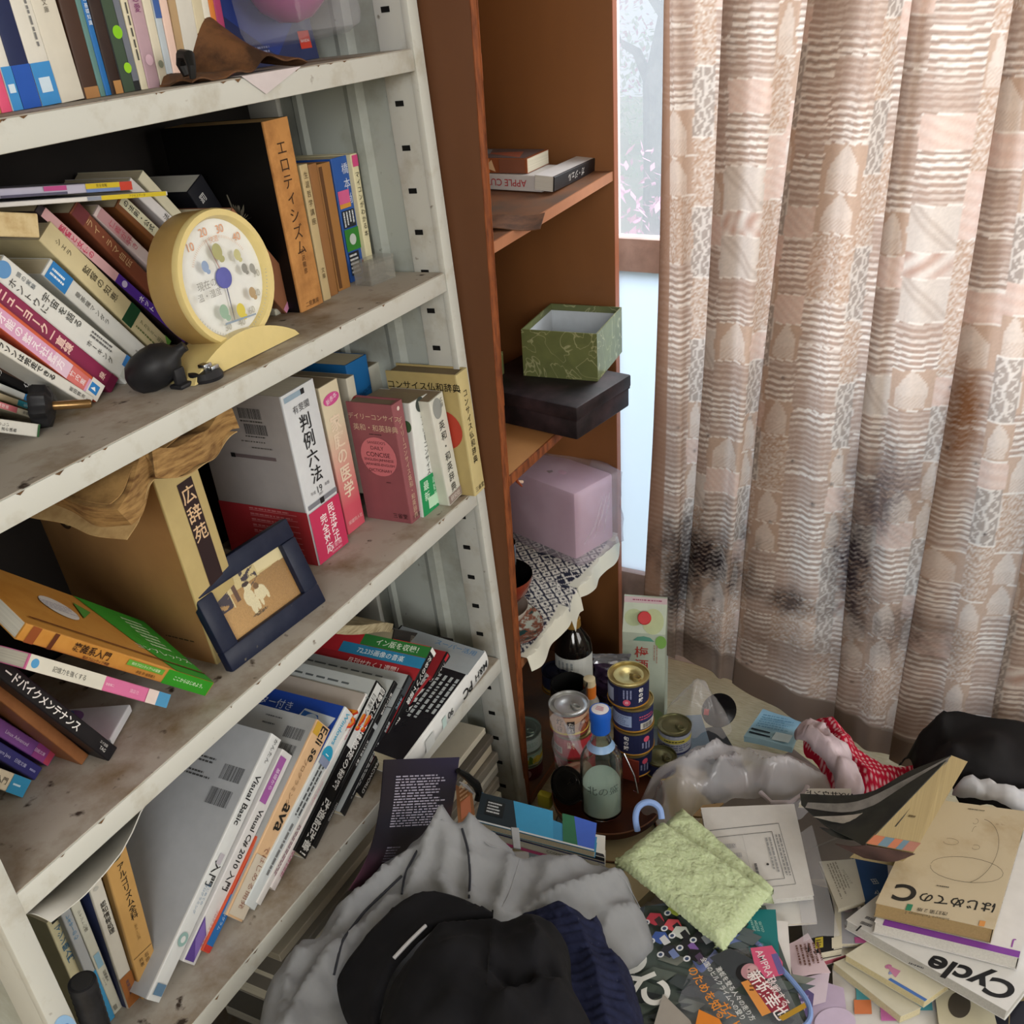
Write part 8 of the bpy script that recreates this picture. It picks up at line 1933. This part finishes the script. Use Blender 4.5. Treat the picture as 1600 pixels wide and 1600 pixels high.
ribbon('curled_leaf', [[(1480, 1190, .374), (1420, 1240, .348), (1350, 1270, .332), (1270, 1276, .322)], [(1440, 1240, .362), (1400, 1272, .345), (1345, 1288, .330), (1300, 1284, .322)]], stained('pale_printed_leaf', '9a948c', '7d7872', 30, .4, .65, .8))
ribbon('curled_leaf', [[(1440, 1240, .364), (1395, 1282, .345), (1340, 1300, .328), (1280, 1292, .318)], [(1400, 1290, .358), (1370, 1308, .342), (1330, 1312, .328), (1300, 1306, .320)]], M_dkleaf)
ribbon('curled_leaf', [[(1352, 1320, .355), (1330, 1322, .342), (1305, 1318, .330)], [(1430, 1334, .352), (1395, 1346, .335), (1350, 1340, .322)]], stained('reddish_leaf', '5a4440', '3f302e', 18, .4, .65, .5))
# bold lettered white magazine under the bag
qbook('white magazine with bold black lettering under the milky bag', [(1330, 1262), (1248, 1256), (1262, 1232), (1330, 1232)], .262, .008, 'd0cec8', name='magazine', cat='magazine', items=[('ht', 'AVXサウンド', .40, .62, .16, '26262a', 0, .02), ('ht', 'ヒルクライム', .55, .25, .14, '26262a', 0, .02)])
# books below
qbook('blue paperback with white characters below the splayed one', [(1348, 1412), (1392, 1420), (1386, 1345), (1330, 1338)], .255, .014, '2c5288', items=[('ht', '田', .66, .52, .28, 'c9d0da', -70, .01), ('ht', 'マ', .62, .28, .26, 'c9d0da', -70, .01)])
qbook('small cream notebook with fine print left of the blue paperback', [(1310, 1420), (1352, 1408), (1336, 1342), (1280, 1346)], .262, .008, 'bdb9ac', items=[('ht', 'プログラミング', .74, .55, .10, '4a4740', -80), ('lines', .2, .15, .6, .9, 4, '8a857a', True), ('lines', .62, .2, .68, .6, 1, '6a655a', True)])
qbook('black and white book with yellow tag left of the bicycle magazine', [(1262, 1492), (1316, 1482), (1296, 1388), (1262, 1380)], .246, .014, '1b1b1d', items=[('r', .22, .06, .45, .2, 'b8a63a'), ('lines', .25, .08, .42, .18, 3, '2a2a20'), ('p', [(.75, 0), (1, 0), (1, 1), (.86, 1)], 'c4bfae'), ('r', .7, .02, 1, .16, 'd0c9b5')])
qbook('glossy pale magazine with cartoon print right of the black book', [(1316, 1474), (1356, 1474), (1334, 1398), (1306, 1400)], .245, .008, '9a9aa2', items=[('e', .5, .4, .3, .2, 'b9c0cc'), ('e', .4, .7, .2, .15, 'c4b0c0'), ('r', .5, .0, .98, .12, 'b0558a')], name='magazine', cat='magazine')
qbook('white and red edged book below the black one', [(1240, 1516), (1340, 1486), (1330, 1468), (1250, 1490)], .232, .010, 'cfcac0', pages='b05a6a')
sheet('pale pink leaflet with brown lettering right of the teal book', [(1240, 1530), (1298, 1520), (1262, 1460), (1228, 1478)], .244, 'c9b4bc', [('lines', .2, .15, .9, .9, 6, '6a4a42', True), ('ht', '誌 300万', .55, .6, .13, '5a3f38', -65)], name='leaflet', cat='leaflet')
sheet('lilac printed sheet with round lavender shapes at the bottom', [(1232, 1650), (1330, 1650), (1318, 1545), (1242, 1520)], .226, 'b9a8c2', [('e', .72, .35, .34, .30, 'c9b9d2'), ('p', [(.1, .9), (.6, .98), (.55, .6), (.3, .55)], 'd3c4d2'), ('p', [(.0, .05), (.3, .05), (.35, .7), (.15, .8)], '5f5384'), ('lines', .0, .1, .3, .7, 8, 'b4a6c9')], name='leaflet', cat='leaflet')
# cards at the bottom centre
qbook('grey card triangle between sweater and magazine at the bottom', [(1010, 1640), (1100, 1640), (1078, 1594), (1036, 1553)], .306, .002, '9a948c', name='card', cat='card')
qbook('bright orange card at the bottom centre of the picture', [(1078, 1640), (1150, 1640), (1124, 1592), (1092, 1577)], .310, .003, 'd9822c', name='card', cat='card')
